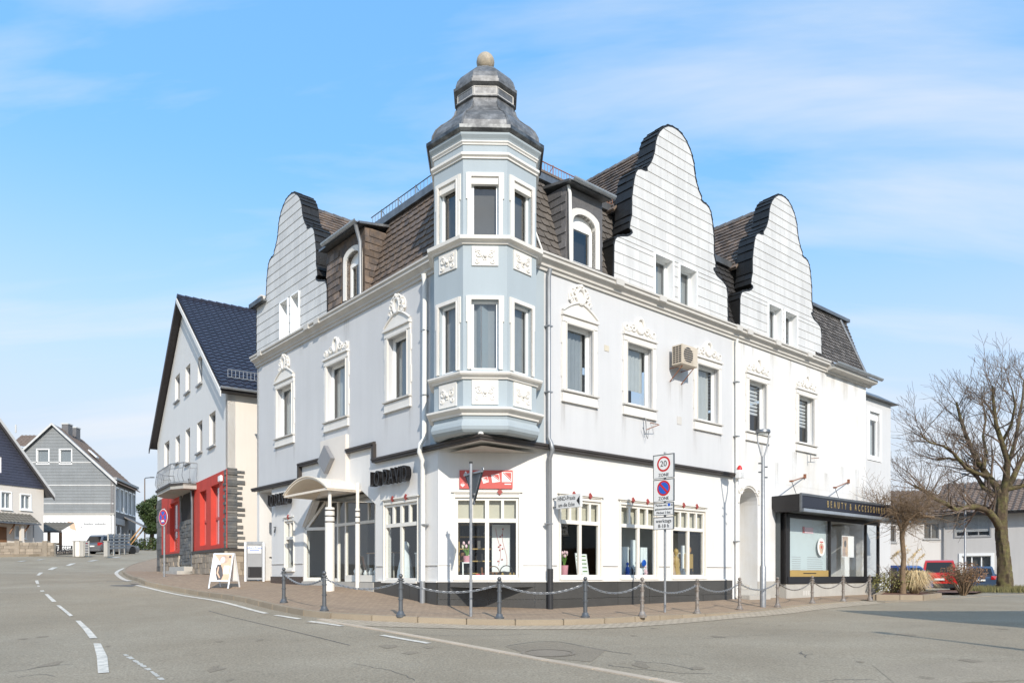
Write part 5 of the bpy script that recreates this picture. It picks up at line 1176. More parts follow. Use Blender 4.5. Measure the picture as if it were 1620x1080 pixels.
# arched doorway: steps, back wall, letter box
nb = Mb(); nb.box(RF, 10.3, 11.7, -.95, -.9, -.6, 2.85); nb.build('niche_wall', 'wall_white', Bd)
Mb().box(RF, 10.46, 11.5, -.9, -.0, -.8, -.52).build('doorstep', 'concrete', Bd, bevel=.01); Mb().box(RF, 10.46, 11.5, -.9, -.3, -.52, -.36).build('doorstep', 'concrete', Bd, bevel=.01); Mb().box(RF, 10.5, 11.75, 0.02, .32, -.9, -.68).build('doorstep', 'concrete', Bd, bevel=.01)
Mb().box(RF, 11.502, 13.0, -.0, .02, -1.0, -.25).build('plinth_render', 'concrete', Bd); Mb().box(RF, 10.2, 10.458, -.0, .02, -1.0, -.25).build('plinth_render', 'concrete', Bd)
m = Mb()
for s, (u, z) in ((1, (10.5, 2.62)), (-1, (11.5, 2.62))):
    m.tube(spiral(RF, u, z, .13, 1.4, .02, s, 0), .03, 6)
m.tube([RF(10.98 + .6 * math.cos(a), .0, 2.25 + .6 * math.sin(a)) for a in np.linspace(0, PI, 13)], .04, 6); m.build('arch_moulding', 'stucco_trim', Bd, smooth=50)
lb = thing('letter_box', 'white letter box bank on the wall inside the arched doorway', 'letter box', RF(10.8, -.9, .3))
Mb().box(RF, 10.48, 11.0, -.9, -.72, .33, .82).build('casing', 'frame_white', lb, bevel=.01)
for i in range(2):
    for j in range(2): Mb().box(RF, 10.52 + i * .24, 10.73 + i * .24, -.72, -.712, .37 + j * .22, .56 + j * .22).build('flap', 'sign_white', lb)
Mb().box(RF, 10.46, 11.02, -.9, -.6, .22, .30).build('shelf', 'frame_white', lb, bevel=.01)
# ------------------------------------------------------------------ glazed shop front with fascia on the right
Kk = thing('shop_pavilion', 'dark glazed beauty shop front with black fascia at the far right of the corner house', 'shop front', RF(16.3, .3, -.8))
ku0, ku1, kd = 12.85, 19.9, .30; fz0, fz1 = 2.02, 2.60
m = Mb(); fd = 1.04; fe0, fe1 = 12.35, 20.9
sidep = [(0, fz1 - .02), (0, fz0 + .2), (.12, fz0 + .02), (fd - .05, fz0), (fd - .05, fz1)]
m.prism([RF(fe0, d, z) for d, z in sidep], [RF(fe1, d, z) for d, z in sidep]); m.build('fascia_box', 'anthracite', Kk, bevel=.012)
Mb().box(RF, fe0 + .03, fe1 - .03, fd - .045, fd - .005, fz0 + .14, fz1 - .06).build('name_board', 'navy', Kk)
Mb().box(RF, fe0, fe1, fd - .05, fd + .02, fz1 - .055, fz1 + .02).box(RF, fe0, fe0 + .05, fd - .05, fd + .02, fz0, fz1 - .056).build('fascia_trim', 'zinc', Kk)
Mb().box(RF, fe0 + .1, fe1, fd - .045, fd + .05, fz0 + .005, fz0 + .11).build('awning_rail', 'zinc_light', Kk, bevel=.008)
ub = RF.ux(1309, fd); textletters('letter', 'BEAUTY & ACCESSOIRES', RF, ub, fd + .0, (fz0 + fz1) / 2 + .04, .33, 'gold', Kk, .006, xs=.62, gap=.14, word=.12, center=False)
for u in (ku0, RF.ux(1314, kd) - .06, RF.ux(1371, kd) - .04, ku1 - .1): Mb().box(RF, u, u + (.16 if u == ku0 else .1), kd - .1, kd, -.32, fz0).build('post', 'anthracite', Kk, bevel=.005)
Mb().box(RF, ku0, ku1, kd - .1, kd + .02, -.34, -.10).build('base_rail', 'black_metal', Kk, bevel=.005); Mb().box(RF, ku0, ku1, kd - .12, kd + .015, 1.90, fz0).build('head_rail', 'black_metal', Kk)
Mb().box(RF, ku0 - .1, ku0, 0, kd + .0, -.34, fz0).build('side_panel', 'anthracite', Kk, bevel=.005)
Mb().box(RF, ku0 - .05, ku1 - .05, 0, kd - .02, -1.1, -.34).build('base_wall', 'concrete', Kk)
for i in range(3): Mb().box(RF, 13.9 + i * .16, 14.02 + i * .16, kd - .03, kd - .012, -.75, -.58).build('vent_brick', 'cornice_paint', Kk)
k1, k2 = RF.ux(1314, kd), RF.ux(1371, kd)
for a, b in ((ku0 + .17, k1 - .06), (k1 + .04, k2 - .04), (k2 + .06, ku1 - .1)): Mb().add([RF(u, kd - .04, z) for u, z in rect(a, b, -.10, 1.90)], [(0, 1, 2, 3)]).build('pane', 'glass', Kk)
Mb().add([RF(ku1 - .05, d, z) for d, z in ((kd - .1, -.1), (-.9, -.1), (-.9, 1.9), (kd - .1, 1.9))], [(0, 1, 2, 3)]).build('pane', 'glass', Kk)
Mb().box(RF, ku0 + .17, k1 - .08, kd - .14, kd - .13, -.1, 1.9).build('frosted_film', 'frost', Kk)
m = Mb(); 
for i in range(7):
    z = .12 + i * .075; m.box(RF, ku0 + .5 + .03 * (i % 2), k1 - 1.9, kd - .128, kd - .124, z, z + .014); m.box(RF, k1 - 1.45, k1 - .3 - .05 * (i % 3), kd - .128, kd - .124, z, z + .014)
m.build('printed_line', 'frame_grey', Kk); Mb().box(RF, ku0 + .2, k1 - .1, kd - .035, kd - .03, -.1, .12).build('gold_band', 'gold_foil', Kk)
Mb().box(RF, ku0 + 1.1, k1 - 1.0, kd - .028, kd - .024, .0, .03).build('printed_line', 'sign_black', Kk)
so = (k1 - .62, .95); Mb().outline(RF, [(so[0] + .28 * math.cos(a), so[1] + .32 * math.sin(a)) for a in np.linspace(0, 2 * PI, 24)[:-1]], kd - .034, kd - .03).build('round_sticker', 'sign_white', Kk)
m = Mb(); m.outline(RF, [(so[0] + .16 * math.cos(a) * (1 + .2 * math.sin(3 * a)), so[1] - .05 + .2 * math.sin(a)) for a in np.linspace(0, 2 * PI, 16)[:-1]], kd - .03, kd - .027); m.build('sticker_print', 'poster_tan', Kk)
m = Mb(); m.outline(RF, [(so[0] + .06 * math.cos(a), so[1] + .06 * math.sin(a)) for a in np.linspace(0, 2 * PI, 12)[:-1]], kd - .027, kd - .024); m.box(RF, so[0] - .12, so[0] + .12, kd - .027, kd - .024, so[1] + .16, so[1] + .2); m.build('sticker_print', 'banner_red', Kk)
Mb().box(RF, ku0 + 1.35, ku0 + 1.95, kd - .12, kd - .112, 1.42, 1.62).build('paper_notice', 'petal', Kk); Mb().box(RF, ku0 + 1.22, ku0 + 1.34, kd - .12, kd - .112, 1.42, 1.64).build('paper_notice', 'banner_red', Kk)
# room behind
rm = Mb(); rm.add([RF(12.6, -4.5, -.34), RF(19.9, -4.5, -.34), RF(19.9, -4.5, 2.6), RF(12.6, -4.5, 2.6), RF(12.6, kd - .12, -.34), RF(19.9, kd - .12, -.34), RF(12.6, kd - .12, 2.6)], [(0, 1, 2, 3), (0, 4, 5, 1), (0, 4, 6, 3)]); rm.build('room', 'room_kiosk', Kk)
po = thing('poster', 'poster of a woman and white text panel in the beauty shop window', 'poster', RF(k1 + 1.3, kd - .2, .7))
Mb().box(RF, k1 + 1.1, k1 + 2.05, kd - .12, kd - .1, .62, 1.42).build('sheet', 'paper', po); Mb().box(RF, k1 + 1.12, k1 + 1.55, kd - .1, kd - .095, .65, 1.39).build('picture', 'poster_tan', po)
m = Mb(); m.outline(RF, [(k1 + 1.33 + .1 * math.cos(a), 1.12 + .13 * math.sin(a)) for a in np.linspace(0, 2 * PI, 14)[:-1]], kd - .095, kd - .092); m.build('picture_detail', 'poster_dark', po)
ch = thing('armchair', 'white tub armchair behind the beauty shop glass', 'armchair', RF(k1 + .8, -.9, -.34))
Mb().box(RF, k1 + .4, k1 + 1.2, -1.2, -.5, -.14, .12).build('seat', 'dress', ch, bevel=.06)
bk = Mb(); bk.prism([RF(k1 + .8 + .48 * math.cos(a), -.85 + .42 * math.sin(a), -.1) for a in np.linspace(-.6, PI - .4, 10)] + [RF(k1 + .8 + .4 * math.cos(a), -.85 + .34 * math.sin(a), -.1) for a in np.linspace(PI - .4, -.6, 10)], [RF(k1 + .8 + .5 * math.cos(a), -.85 + .44 * math.sin(a), .42) for a in np.linspace(-.6, PI - .4, 10)] + [RF(k1 + .8 + .42 * math.cos(a), -.85 + .36 * math.sin(a), .42) for a in np.linspace(PI - .4, -.6, 10)]); bk.build('backrest', 'dress', ch, smooth=40)
for a in (.45, 1.15):
    for d in (-1.1, -.6): Mb().cyl(RF(k1 + a, d, -.34), RF(k1 + a, d, -.13), .02, 6).build('leg', 'wood', ch)
o = Mb().box(RF, k2 - .55, k2 - .15, -1.6, -.3, -.34, 1.85).build('white_partition', 'frame_white'); tag(o, 'white partition panel inside the beauty shop', 'partition')
o = thing('service_counter', 'dark counter at the back of the beauty shop', 'counter', RF(15.6, -2.8, -.34)); Mb().box(RF, 15.2, 17.4, -3.4, -2.8, -.34, .6).build('body', 'room_dark', o); Mb().box(RF, 15.15, 17.45, -3.45, -2.75, .6, .65).build('top', 'wood', o)
# thin lamp arms over the fascia
for (x0, y0, x1, y1), lb_ in (((1241, 762, 1274, 754), 'thin rusty lamp arm above the fascia beside the street lamp'), ((1310, 772, 1343, 762), 'thin rusty lamp arm above the fascia near the bare tree')):
    (ua, za), (ub_, zb_) = RF.px(x0, y0, .5), RF.px(x1, y1, .05)
    t = thing('lamp_arm', lb_, 'lamp arm', RF(ub_, 0, zb_)); Mb().tube([RF(ub_, .03, zb_), RF(ua, .75, za)], .018, 6).build('arm', 'rust', t)
    Mb().box(RF, ub_ - .04, ub_ + .04, -.02, .07, zb_ - .05, zb_ + .1).build('bracket', 'rust', t); Mb().tube([RF(ua, .75, za), RF(ua + .2, .8, fz1 + .02)], .01, 5).build('wire', 'black_metal', t); Mb().box(RF, ua - .05, ua + .05, .7, .8, za - .02, za + .03).build('socket', 'rust', t)
# ------------------------------------------------------------------ things mounted on the corner house
def wall_letters(s, fr, u, d, z, size, lab, xs):
    t = thing('shop_lettering', lab, 'sign', fr(u, 0, z)); textletters('letter', s, fr, u, d, z, size, 'letters', t, .075, True, xs=xs, gap=.055, word=.13)
    for k in (-1, 0, 1): Mb().cyl(fr(u + k * .5, -.02, z), fr(u + k * .5, d - .1, z), .012, 5).build('stand_off', 'zinc', t)
wall_letters('LO DAVID', LF, (LF.ux(597) + LF.ux(658)) / 2, .16, 2.53, .58, 'black raised letters on the white wall above the tall left-hand window', .62)
wall_letters('LO DAVID', LF, 10.62, .16, 2.46, .56, 'black raised letters on the white wall beside the canopy', .56)
rb = thing('banner_sign', 'flat red sign with a row of white diamonds above the corner window', 'sign', CF((cu0 + cu1) / 2, .05, 2.35))
b0, b1, bz0_, bz1_ = CF.ux(727), CF.ux(811), 2.07, 2.52
Mb().box(CF, b0, b1, .02, .05, bz0_, bz1_).build('board', 'banner_red', rb, bevel=.004)
for i, (t, s, zz) in enumerate(((.06, .05, -.13), (.19, .06, -.09), (.33, .075, -.05), (.485, .09, -.01), (.68, .12, .03), (.89, .15, .06))):
    u = b0 + (b1 - b0) * t; zc2 = (bz0_ + bz1_) / 2 + zz; a0 = .75 - .75 * i / 5
    q = [(u + s * 1.15 * math.cos(PI / 4 + a0 + k * PI / 2), zc2 + s * 1.15 * math.sin(PI / 4 + a0 + k * PI / 2)) for k in range(4)]
    Mb().outline(CF, q, .048, .055).build('white_square', 'sign_white', rb); c = [((q[0][0] * (1 - k) + q[1][0] * k), (q[0][1] * (1 - k) + q[1][1] * k)) for k in (0, 1)]
    cx = sum(p[0] for p in q) / 4; cz2 = sum(p[1] for p in q) / 4
    inn = [(cx + (p[0] - cx) * .86, cz2 + (p[1] - cz2) * .86) for p in q]; Mb().outline(CF, [inn[0], inn[1], inn[3]][:3], .054, .058).build('red_triangle', 'banner_red', rb)
    ln = [(cx + (p[0] - cx) * .86, cz2 + (p[1] - cz2) * .86) for p in (q[1], q[3])]
    Mb().tube([CF(ln[0][0] * .85 + q[0][0] * .15, .058, ln[0][1] * .85 + q[0][1] * .15), CF(ln[1][0] * .85 + q[0][0] * .15, .058, ln[1][1] * .85 + q[0][1] * .15)], .007, 4).build('white_stripe', 'sign_white', rb)
Mb().box(CF, b1 - .2, b1 - .04, .05, .054, bz0_ + .1, bz0_ + .125).build('white_stripe', 'sign_white', rb)
# arrow sign standing out from the wall
AF = Fr(RF(2.24, .12, 0).xy, RF.n, -RF.u); az0, az1 = 1.58, 1.90
ars = thing('projecting_sign', 'small white sign with black arrow and lettering beside the grey downpipe', 'sign', AF(.3, 0, az0))
Mb().box(AF, 0, .84, -.06, .0, az0, az1).build('sign_box', 'sign_white', ars, bevel=.006); textmesh('lettering', 'HNO-Praxis', AF, .36, .002, 1.815, .145, 'sign_black', ars, .002, xs=.82); textmesh('lettering', 'um die Ecke', AF, .36, .002, 1.66, .135, 'sign_black', ars, .002, xs=.84)
Mb().outline(AF, [(.70, 1.74), (.80, 1.85), (.80, 1.63)], 0, .004).build('arrow', 'sign_black', ars); Mb().box(AF, -.14, 0, -.05, -.02, 1.62, 1.65).box(AF, -.14, 0, -.05, -.02, 1.83, 1.86).build('bracket', 'zinc', ars)
# air conditioner
ac = thing('air_conditioner', 'beige air conditioner unit on rusty brackets beside a first floor window', 'air conditioner', RF(7.15, .3, 5.85))
au0, au1, ad0, ad1, az_0, az_1 = 6.78, 7.52, .14, .50, 5.90, 6.46
Mb().box(RF, au0, au1, ad0, ad1, az_0, az_1).build('casing', 'ac_beige', ac, bevel=.015)
for i in range(7): Mb().box(RF, au0 + .07, au1 - .22, ad1, ad1 + .012, az_0 + .07 + i * .06, az_0 + .085 + i * .06).build('grille_bar', 'ac_beige', ac)
Mb().outline(RF, [((au0 + au1) / 2 - .08 + .22 * math.cos(a), (az_0 + az_1) / 2 + .22 * math.sin(a)) for a in np.linspace(0, 2 * PI, 20)[:-1]], ad1 - .01, ad1 + .003).build('fan_opening', 'anthracite', ac)
SF_ = Fr(RF(au0, ad0, 0).xy, RF.n, -RF.u)
for i in range(3):
    for j in range(8): Mb().box(SF_, .05 + i * .1, .13 + i * .1, -.001, .004, az_0 + .06 + j * .06, az_0 + .095 + j * .06).build('side_slot', 'room_dark', ac)
for u in (au0 + .1, au1 - .12): Mb().tube([RF(u, 0, 5.5), RF(u, ad1 - .06, az_0 - .03), RF(u, 0, az_0 - .03)], .016, 5).build('bracket', 'rust', ac)
# antenna bracket, alarm siren, small vents, house number lamp
t = thing('wall_bracket', 'bent metal aerial bracket under a first floor window above the zone sign', 'bracket', RF(5.63, 0, 3.9)); u_, z_ = RF.px(1016, 660)
Mb().tube([RF(u_, .0, z_), RF(u_, .12, z_ - .05), RF(u_ + .02, .14, z_ - .45)], .016, 6).build('arm', 'zinc', t); Mb().tube([RF(u_ + .35, .0, z_ - .1), RF(u_ + .36, .3, z_ - .2), RF(u_, .14, z_ - .36)], .012, 5).build('strut', 'rust', t); Mb().tube([RF(u_ - .1, .1, z_ - .3), RF(u_ + .05, .15, z_ - .6), RF(u_ + .12, .15, z_ - .3)], .009, 5).build('wire', 'zinc', t)
t = thing('wall_bracket', 'small metal bracket under the first floor window above the beauty shop', 'bracket', RF(14.7, 0, 4.2)); u_, z_ = RF.px(1276, 716)
Mb().tube([RF(u_, 0, z_), RF(u_, .15, z_ - .05), RF(u_, .15, z_ - .35)], .016, 6).build('arm', 'zinc', t); Mb().tube([RF(u_, .15, z_ - .22), RF(u_ + .5, .2, z_ - .15)], .011, 5).build('strut', 'rust', t)
t = thing('alarm_siren', 'white alarm siren with red lamp at the top of the white downpipe', 'alarm', RF(10.15, .2, 3.1))
Mb().box(RF, 10.03, 10.27, .1, .28, 2.98, 3.24).build('housing', 'frame_white', t, bevel=.015); Mb().lathe(RF(10.15, .19, 3.24), [(.075, 0), (.075, .06), (.055, .12), (.02, .15)], 12).build('lamp', 'sign_red', t, smooth=40)
for i in range(5): Mb().box(RF, 10.05, 10.25, .28, .286, 3.01 + i * .035, 3.022 + i * .035).build('slot', 'frame_grey', t)
Mb().box(RF, *sorted((RF.ux(1071), RF.ux(1078))), 0, .012, 4.33, 4.56).build('vent', 'cornice_paint', Bd); Mb().box(RF, *sorted((RF.ux(956), RF.ux(963))), 0, .012, 5.85, 6.0).build('vent', 'blind_beige', Bd)
u_, z_ = LF.px(437, 838); hn = textmesh('house_number', '7', LF, u_, .05, z_, .3, 'zinc', None, .02, True); tag(hn, 'grey metal figure seven on the white wall beside the small window', 'house number')
# ------------------------------------------------------------------ bollards and chains
bpx = [(449, 56, .72), (513, 64, 0), (634, 68, 0), (790, 66, 0), (926, 66, 0), (1016, 62, 0), (1103, 53, 0), (1170, 52, 0), (1230, 48, 0), (1285, 44, 0), (1334, 41, 0), (1376, 41, 0)]
bbase = [953, 966, 974, 978, 976, 974.5, 970, 964, 960, 954, 951, 949]
ordn = ['first', 'second', 'third', 'fourth', 'fifth', 'sixth', 'seventh', 'eighth', 'ninth', 'tenth', 'eleventh', 'twelfth']
bpos = []
def pave_pix(x, y):
    k = (x - CX) / F; q = (HZ - y) / F; xy = np.stack([k * _YS, _YS], 1)
    dz = q * _YS - (Gv(xy) + kerb_h(xy[:, 0])); i = int(np.argmax(dz < 0)); return Vector((xy[i, 0], xy[i, 1], q * _YS[i]))
BH = .88
def bollard_parts(root, mat):
    o = root.location
    Mb().lathe(o, [(.10, -.02), (.10, .03), (.075, .05), (.065, .09), (.046, .11), (.042, .32)], 14).build('base', mat, root, smooth=40)
    Mb().lathe(o, [(.042, .32), (.042, .335), (.056, .34), (.056, .365), (.042, .37), (.040, .56), (.054, .565), (.054, .59), (.040, .595), (.038, .74), (.06, .75), (.06, .775), (.035, .785)], 14).build('shaft', mat, root, smooth=40)
    Mb().ball((o.x, o.y, o.z + .83), .046, 12, 8).build('knob', mat, root, smooth=60)
    m = Mb(); m.cyl((o.x - .075, o.y, o.z + .72), (o.x + .075, o.y, o.z + .72), .014, 6); m.build('chain_eye', mat, root)
protos = {}
for i, ((x, h, _), yb) in enumerate(zip(bpx, bbase)):
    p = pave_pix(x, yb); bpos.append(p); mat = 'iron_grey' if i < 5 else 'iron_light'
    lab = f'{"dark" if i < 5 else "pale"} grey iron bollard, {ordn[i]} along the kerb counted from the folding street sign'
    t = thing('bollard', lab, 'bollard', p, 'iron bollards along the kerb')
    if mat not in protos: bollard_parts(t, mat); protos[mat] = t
    else:
        for c in protos[mat].children:
            o = c.copy(); COL.objects.link(o); o.parent = t
# chain: real links near, sharing one link mesh
lk = Mb(); pts = []
for a in np.linspace(0, 2 * PI, 11)[:-1]:
    pts.append(Vector((.034 * math.cos(a) + (.012 if math.cos(a) > 0 else -.012), .02 * math.sin(a), 0)))
lk.tube(pts + [pts[0]], .0075, 5, cap=False)
link_me = None
for i in range(11):
    if i == 8 and False: continue
    a = bpos[i] + Vector((0, 0, .72)); b = bpos[i + 1] + Vector((0, 0, .72)); L = (b - a).length; sag = .20 if i < 8 else .26
    ch = thing('chain', f'steel chain sagging between the {ordn[i]} and {ordn[i+1]} iron bollards from the folding street sign', 'chain', (a + b) / 2, 'chains between the bollards')
    cpts = [a.lerp(b, t) - Vector((0, 0, sag * (1 - (2 * t - 1) ** 2))) for t in np.linspace(0, 1, 40)]
    if i < 8:
        m = Mb(); s = 0; acc = 0.0; nl = 0
        step = .07
        dist = [0]
        for p, q in zip(cpts, cpts[1:]): dist.append(dist[-1] + (q - p).length)
        d = .08
        while d < dist[-1] - .06:
            j = next(k for k in range(len(dist)) if dist[k] >= d); f = (d - dist[j - 1]) / (dist[j] - dist[j - 1]); c = cpts[j - 1].lerp(cpts[j], f); t = (cpts[j] - cpts[j - 1]).normalized()
            side = t.cross(Vector((0, 0, 1))).normalized(); up = side.cross(t)
            if nl % 2: side, up = (side + up).normalized(), (up - side).normalized()
            else: side, up = (side - up).normalized(), (up + side).normalized()
            m.add([c + t * v[0] + side * v[1] + up * v[2] for v in lk.v], lk.f); d += step; nl += 1
        m.build('chain_links', 'steel_galv', ch, smooth=60)
    else: Mb().tube(cpts, .018, 6).build('chain_links', 'iron_light', ch, smooth=60)
# ------------------------------------------------------------------ signs on posts
def post(name, root, base, top, r, mat): return Mb().cyl(base, top, r, 12).build(name, mat, root, smooth=50)
b = pave_pix(745, 975); gs = thing('give_way_sign', 'back of a triangular grey road sign on a galvanised post before the corner window', 'road sign', b)
post('post', gs, b, b + Vector((0, 0, 3.25)), .032, 'steel_galv'); Mb().cyl(b + Vector((0, 0, 3.25)), b + Vector((0, 0, 3.29)), .036, 10).build('cap', 'plastic_black', gs)
gf = Fr((b.x + .0, b.y + .02), (.52, -.854), (-.854, -.52)); zt = b.z + 3.13
def rtri(s, n=5, r=.05):
    c = [(-s / 2, 0), (s / 2, 0), (0, -s * .866)]; out = []
    cen = (0, -s * .29)
    for k in range(3):
        vx, vz = c[k]; dx, dz = cen[0] - vx, cen[1] - vz; l = math.hypot(dx, dz); cx_, cz_ = vx + dx / l * 2 * r, vz + dz / l * 2 * r
        a0 = math.atan2(-dz, -dx)
        out += [(cx_ + r * math.cos(a0 + t), cz_ + r * math.sin(a0 + t)) for t in np.linspace(-1.05, 1.05, n)]
    return out
Mb().outline(gf, [(u, zt + z) for u, z in rtri(.92)], -.075, -.065).build('plate', 'sign_back', gs); 
ed = rtri(.92); m = Mb(); m.tube([gf(u, -.07, zt + z) for u, z in ed + ed[:1]], .011, 5, cap=False); m.build('rim', 'steel_galv', gs)
Mb().box(gf, -.40, .40, -.065, -.03, zt - .10, zt - .06).box(gf, -.07, .07, -.065, -.03, zt - .55, zt - .51).build('clamp', 'steel_galv', gs)
b = pave_pix(1052, 968); zs = thing('zone_sign', 'post with a speed zone plate, a parking ban plate and two text plates', 'road sign', b)
zf_ = Fr((b.x, b.y), (.70, -.714)); 
if zf_.n.dot(Vector((-.7, -.7))) < 0: zf_.n = -zf_.n
px2 = b.y / F
zl = lambda y: (HZ - y) * px2
post('post', zs, b, b + Vector((0, 0, zl(715) - b.z)), .03, 'steel_galv')
def plate(z0, z1, w, nm, d=.045):
    o = Mb().box(zf_, -w, w, d, d + .012, z0, z1).build(nm, 'sign_white', zs, bevel=.004); m = Mb(); bar_frame(zf_, -w - .006, w + .006, z0 - .006, z1 + .006, d - .01, d + .022, .014, m); m.build('edge', 'sign_back', o); Mb().box(zf_, -.05, .05, -.03, d, (z0 + z1) / 2 - .05, (z0 + z1) / 2 + .05).build('clamp', 'steel_galv', o); return o
def disc(o, u, z, r, mat, d, d2, inner=0): 
    return Mb().outline(zf_, [(u + r * math.cos(a), z + r * math.sin(a)) for a in np.linspace(0, 2 * PI, 33)[:-1]], d, d2).build('disc', mat, o)
D = .057
z0, z1 = zl(756), zl(719); o = plate(z0, z1, .30, 'speed_plate'); zc_ = z0 + (z1 - z0) * .60
disc(o, 0, zc_, .19, 'sign_red', D - .002, D + .003); disc(o, 0, zc_, .145, 'sign_white', D, D + .006); textmesh('lettering', '20', zf_, 0, D + .007, zc_, .2, 'sign_black', o, .002); textmesh('lettering', 'ZONE', zf_, 0, D + .003, z0 + .075, .11, 'sign_black', o, .002)
z0, z1 = zl(793), zl(758); o = plate(z0, z1, .30, 'parking_plate'); zc_ = z0 + (z1 - z0) * .60
disc(o, 0, zc_, .19, 'sign_red', D - .002, D + .003); disc(o, 0, zc_, .145, 'sign_blue', D, D + .006); Mb().outline(zf_, [(-.12, zc_ + .085), (-.085, zc_ + .12), (.12, zc_ - .085), (.085, zc_ - .12)], D + .004, D + .009).build('bar', 'sign_red', o); textmesh('lettering', 'ZONE', zf_, 0, D + .003, z0 + .075, .11, 'sign_black', o, .002)
z0, z1 = zl(814.5), zl(795); o = plate(z0, z1, .29, 'text_plate'); h = (z1 - z0)
textmesh('lettering', 'Parken mit', zf_, -.07, D + .003, z0 + h * .8, .075, 'sign_black', o, .002); Mb().box(zf_, .12, .19, D, D + .003, z0 + h * .7, z0 + h * .92).build('blue_square', 'sign_blue', o); textmesh('lettering', 'in', zf_, .235, D + .003, z0 + h * .8, .075, 'sign_black', o, .002)
textmesh('lettering', 'gekennzeichneten', zf_, 0, D + .003, z0 + h * .5, .07, 'sign_black', o, .002); textmesh('lettering', 'Flächen 2 Std.', zf_, 0, D + .003, z0 + h * .2, .075, 'sign_black', o, .002)
z0, z1 = zl(837), zl(817.5); o = plate(z0, z1, .29, 'hours_plate'); h = z1 - z0
textmesh('lettering', 'werktags', zf_, 0, D + .003, z0 + h * .68, .125, 'sign_black', o, .002); textmesh('lettering', '8-18 h', zf_, 0, D + .003, z0 + h * .27, .125, 'sign_black', o, .002)
b = pave_pix(260, 912); ns = thing('no_stopping_sign', 'round red and blue no stopping sign on a white post before the red house', 'road sign', b); s_ = b.y / F
post('post', ns, b, b + Vector((0, 0, 108 * s_)), .035, 'steel_galv'); nf = Fr((b.x, b.y), (.8, -.6)); 
if nf.n.dot(Vector((0, -1))) < 0: nf.n = -nf.n
zz = b.z + 94 * s_; R0 = 13.2 * s_
def dsc(r, mat, d0, d1, nm='disc'): return Mb().outline(nf, [(r * math.cos(a), zz + r * math.sin(a)) for a in np.linspace(0, 2 * PI, 33)[:-1]], d0, d1).build(nm, mat, ns)
dsc(R0, 'sign_white', .04, .05, 'plate'); dsc(R0 * .93, 'sign_red', .048, .054); dsc(R0 * .72, 'sign_blue', .052, .058)
for s in (-1, 1): Mb().outline(nf, [(s * (-.52) * R0 - .035, zz + .52 * R0), (s * (-.52) * R0 + .05, zz + .52 * R0), (s * .52 * R0 + .035, zz - .52 * R0), (s * .52 * R0 - .05, zz - .52 * R0)], .056, .062 + .001 * s).build('cross_bar', 'sign_red', ns)
Mb().outline(nf, [(-.12, zz - .17), (.12, zz - .17), (.08, zz - .10), (-.08, zz - .10)], .06, .066).build('tow_symbol', 'sign_white', ns)
# folding street sign
b = pave_pix(355, 930); fs = thing('folding_sign', 'white folding street sign with a faded portrait poster on the pavement', 'sandwich board', b)
ax = Vector((.97, -.2, 0)).normalized(); ay = Vector((.2, .97, 0)).normalized(); W2 = .36
def ap(u, v, z): return b + ax * u + ay * v + Vector((0, 0, z))
for nm, s in (('front_panel', -1), ('rear_panel', 1)):
    q = lambda u, z, t=0.0: ap(u, s * (.30 * (1 - z / 1.12) + .015) + s * t, z)
    m = Mb()
    for u0, u1, z0, z1 in ((-W2, -W2 + .045, 0, 1.12), (W2 - .045, W2, 0, 1.12), (-W2 + .046, W2 - .046, 1.075, 1.12), (-W2 + .046, W2 - .046, .22, .265)): m.hexa([q(u0, z0), q(u1, z0), q(u1, z0, .025), q(u0, z0, .025), q(u0, z1), q(u1, z1), q(u1, z1, .025), q(u0, z1, .025)])
    p = m.build(nm, 'white_alu', fs, bevel=.004)
    Mb().hexa([q(-W2 + .046, .266, .004), q(W2 - .046, .266, .004), q(W2 - .046, .266, .012), q(-W2 + .046, .266, .012), q(-W2 + .046, 1.074, .004), q(W2 - .046, 1.074, .004), q(W2 - .046, 1.074, .012), q(-W2 + .046, 1.074, .012)]).build('poster', 'paper' if s > 0 else 'poster_skin', p)
    if s < 0:
        def blob(nm, pts, mat, t): Mb().prism([q(u, z, .012) for u, z in pts], [q(u, z, t) for u, z in pts]).build(nm, mat, p)
        el = lambda u, z, a, c, n=16: [(u + a * math.cos(t), z + c * math.sin(t)) for t in np.linspace(0, 2 * PI, n + 1)[:-1]]
        blob('pale_ground', [(-.31, .27), (.0, .27), (-.05, .8), (-.31, 1.07)], 'paper', .0135); blob('portrait_hair', el(.04, .92, .17, .13), 'poster_tan', .0140); blob('portrait_face', el(-.0, .90, .085, .105), 'petal', .0150)
        blob('portrait_dress', [(-.16, .76), (-.05, .76), (.04, .6), (.09, .42), (.05, .28), (-.1, .27), (-.17, .45), (-.2, .62)], 'poster_dark', .0145); blob('portrait_arm', [(-.13, .70), (-.09, .68), (-.1, .5), (.0, .35), (-.03, .32), (-.15, .48)], 'poster_skin', .0155)
        blob('text_card', [(.08, .46), (.27, .46), (.27, .72), (.08, .72)], 'paper', .0150); blob('badge', el(.24, 1.0, .04, .04), 'poster_dark', .0150)
        for k in range(3): blob('text_line', [(.12, .5 + k * .06), (.23, .5 + k * .06), (.23, .52 + k * .06), (.12, .52 + k * .06)], 'poster_tan', .0160)
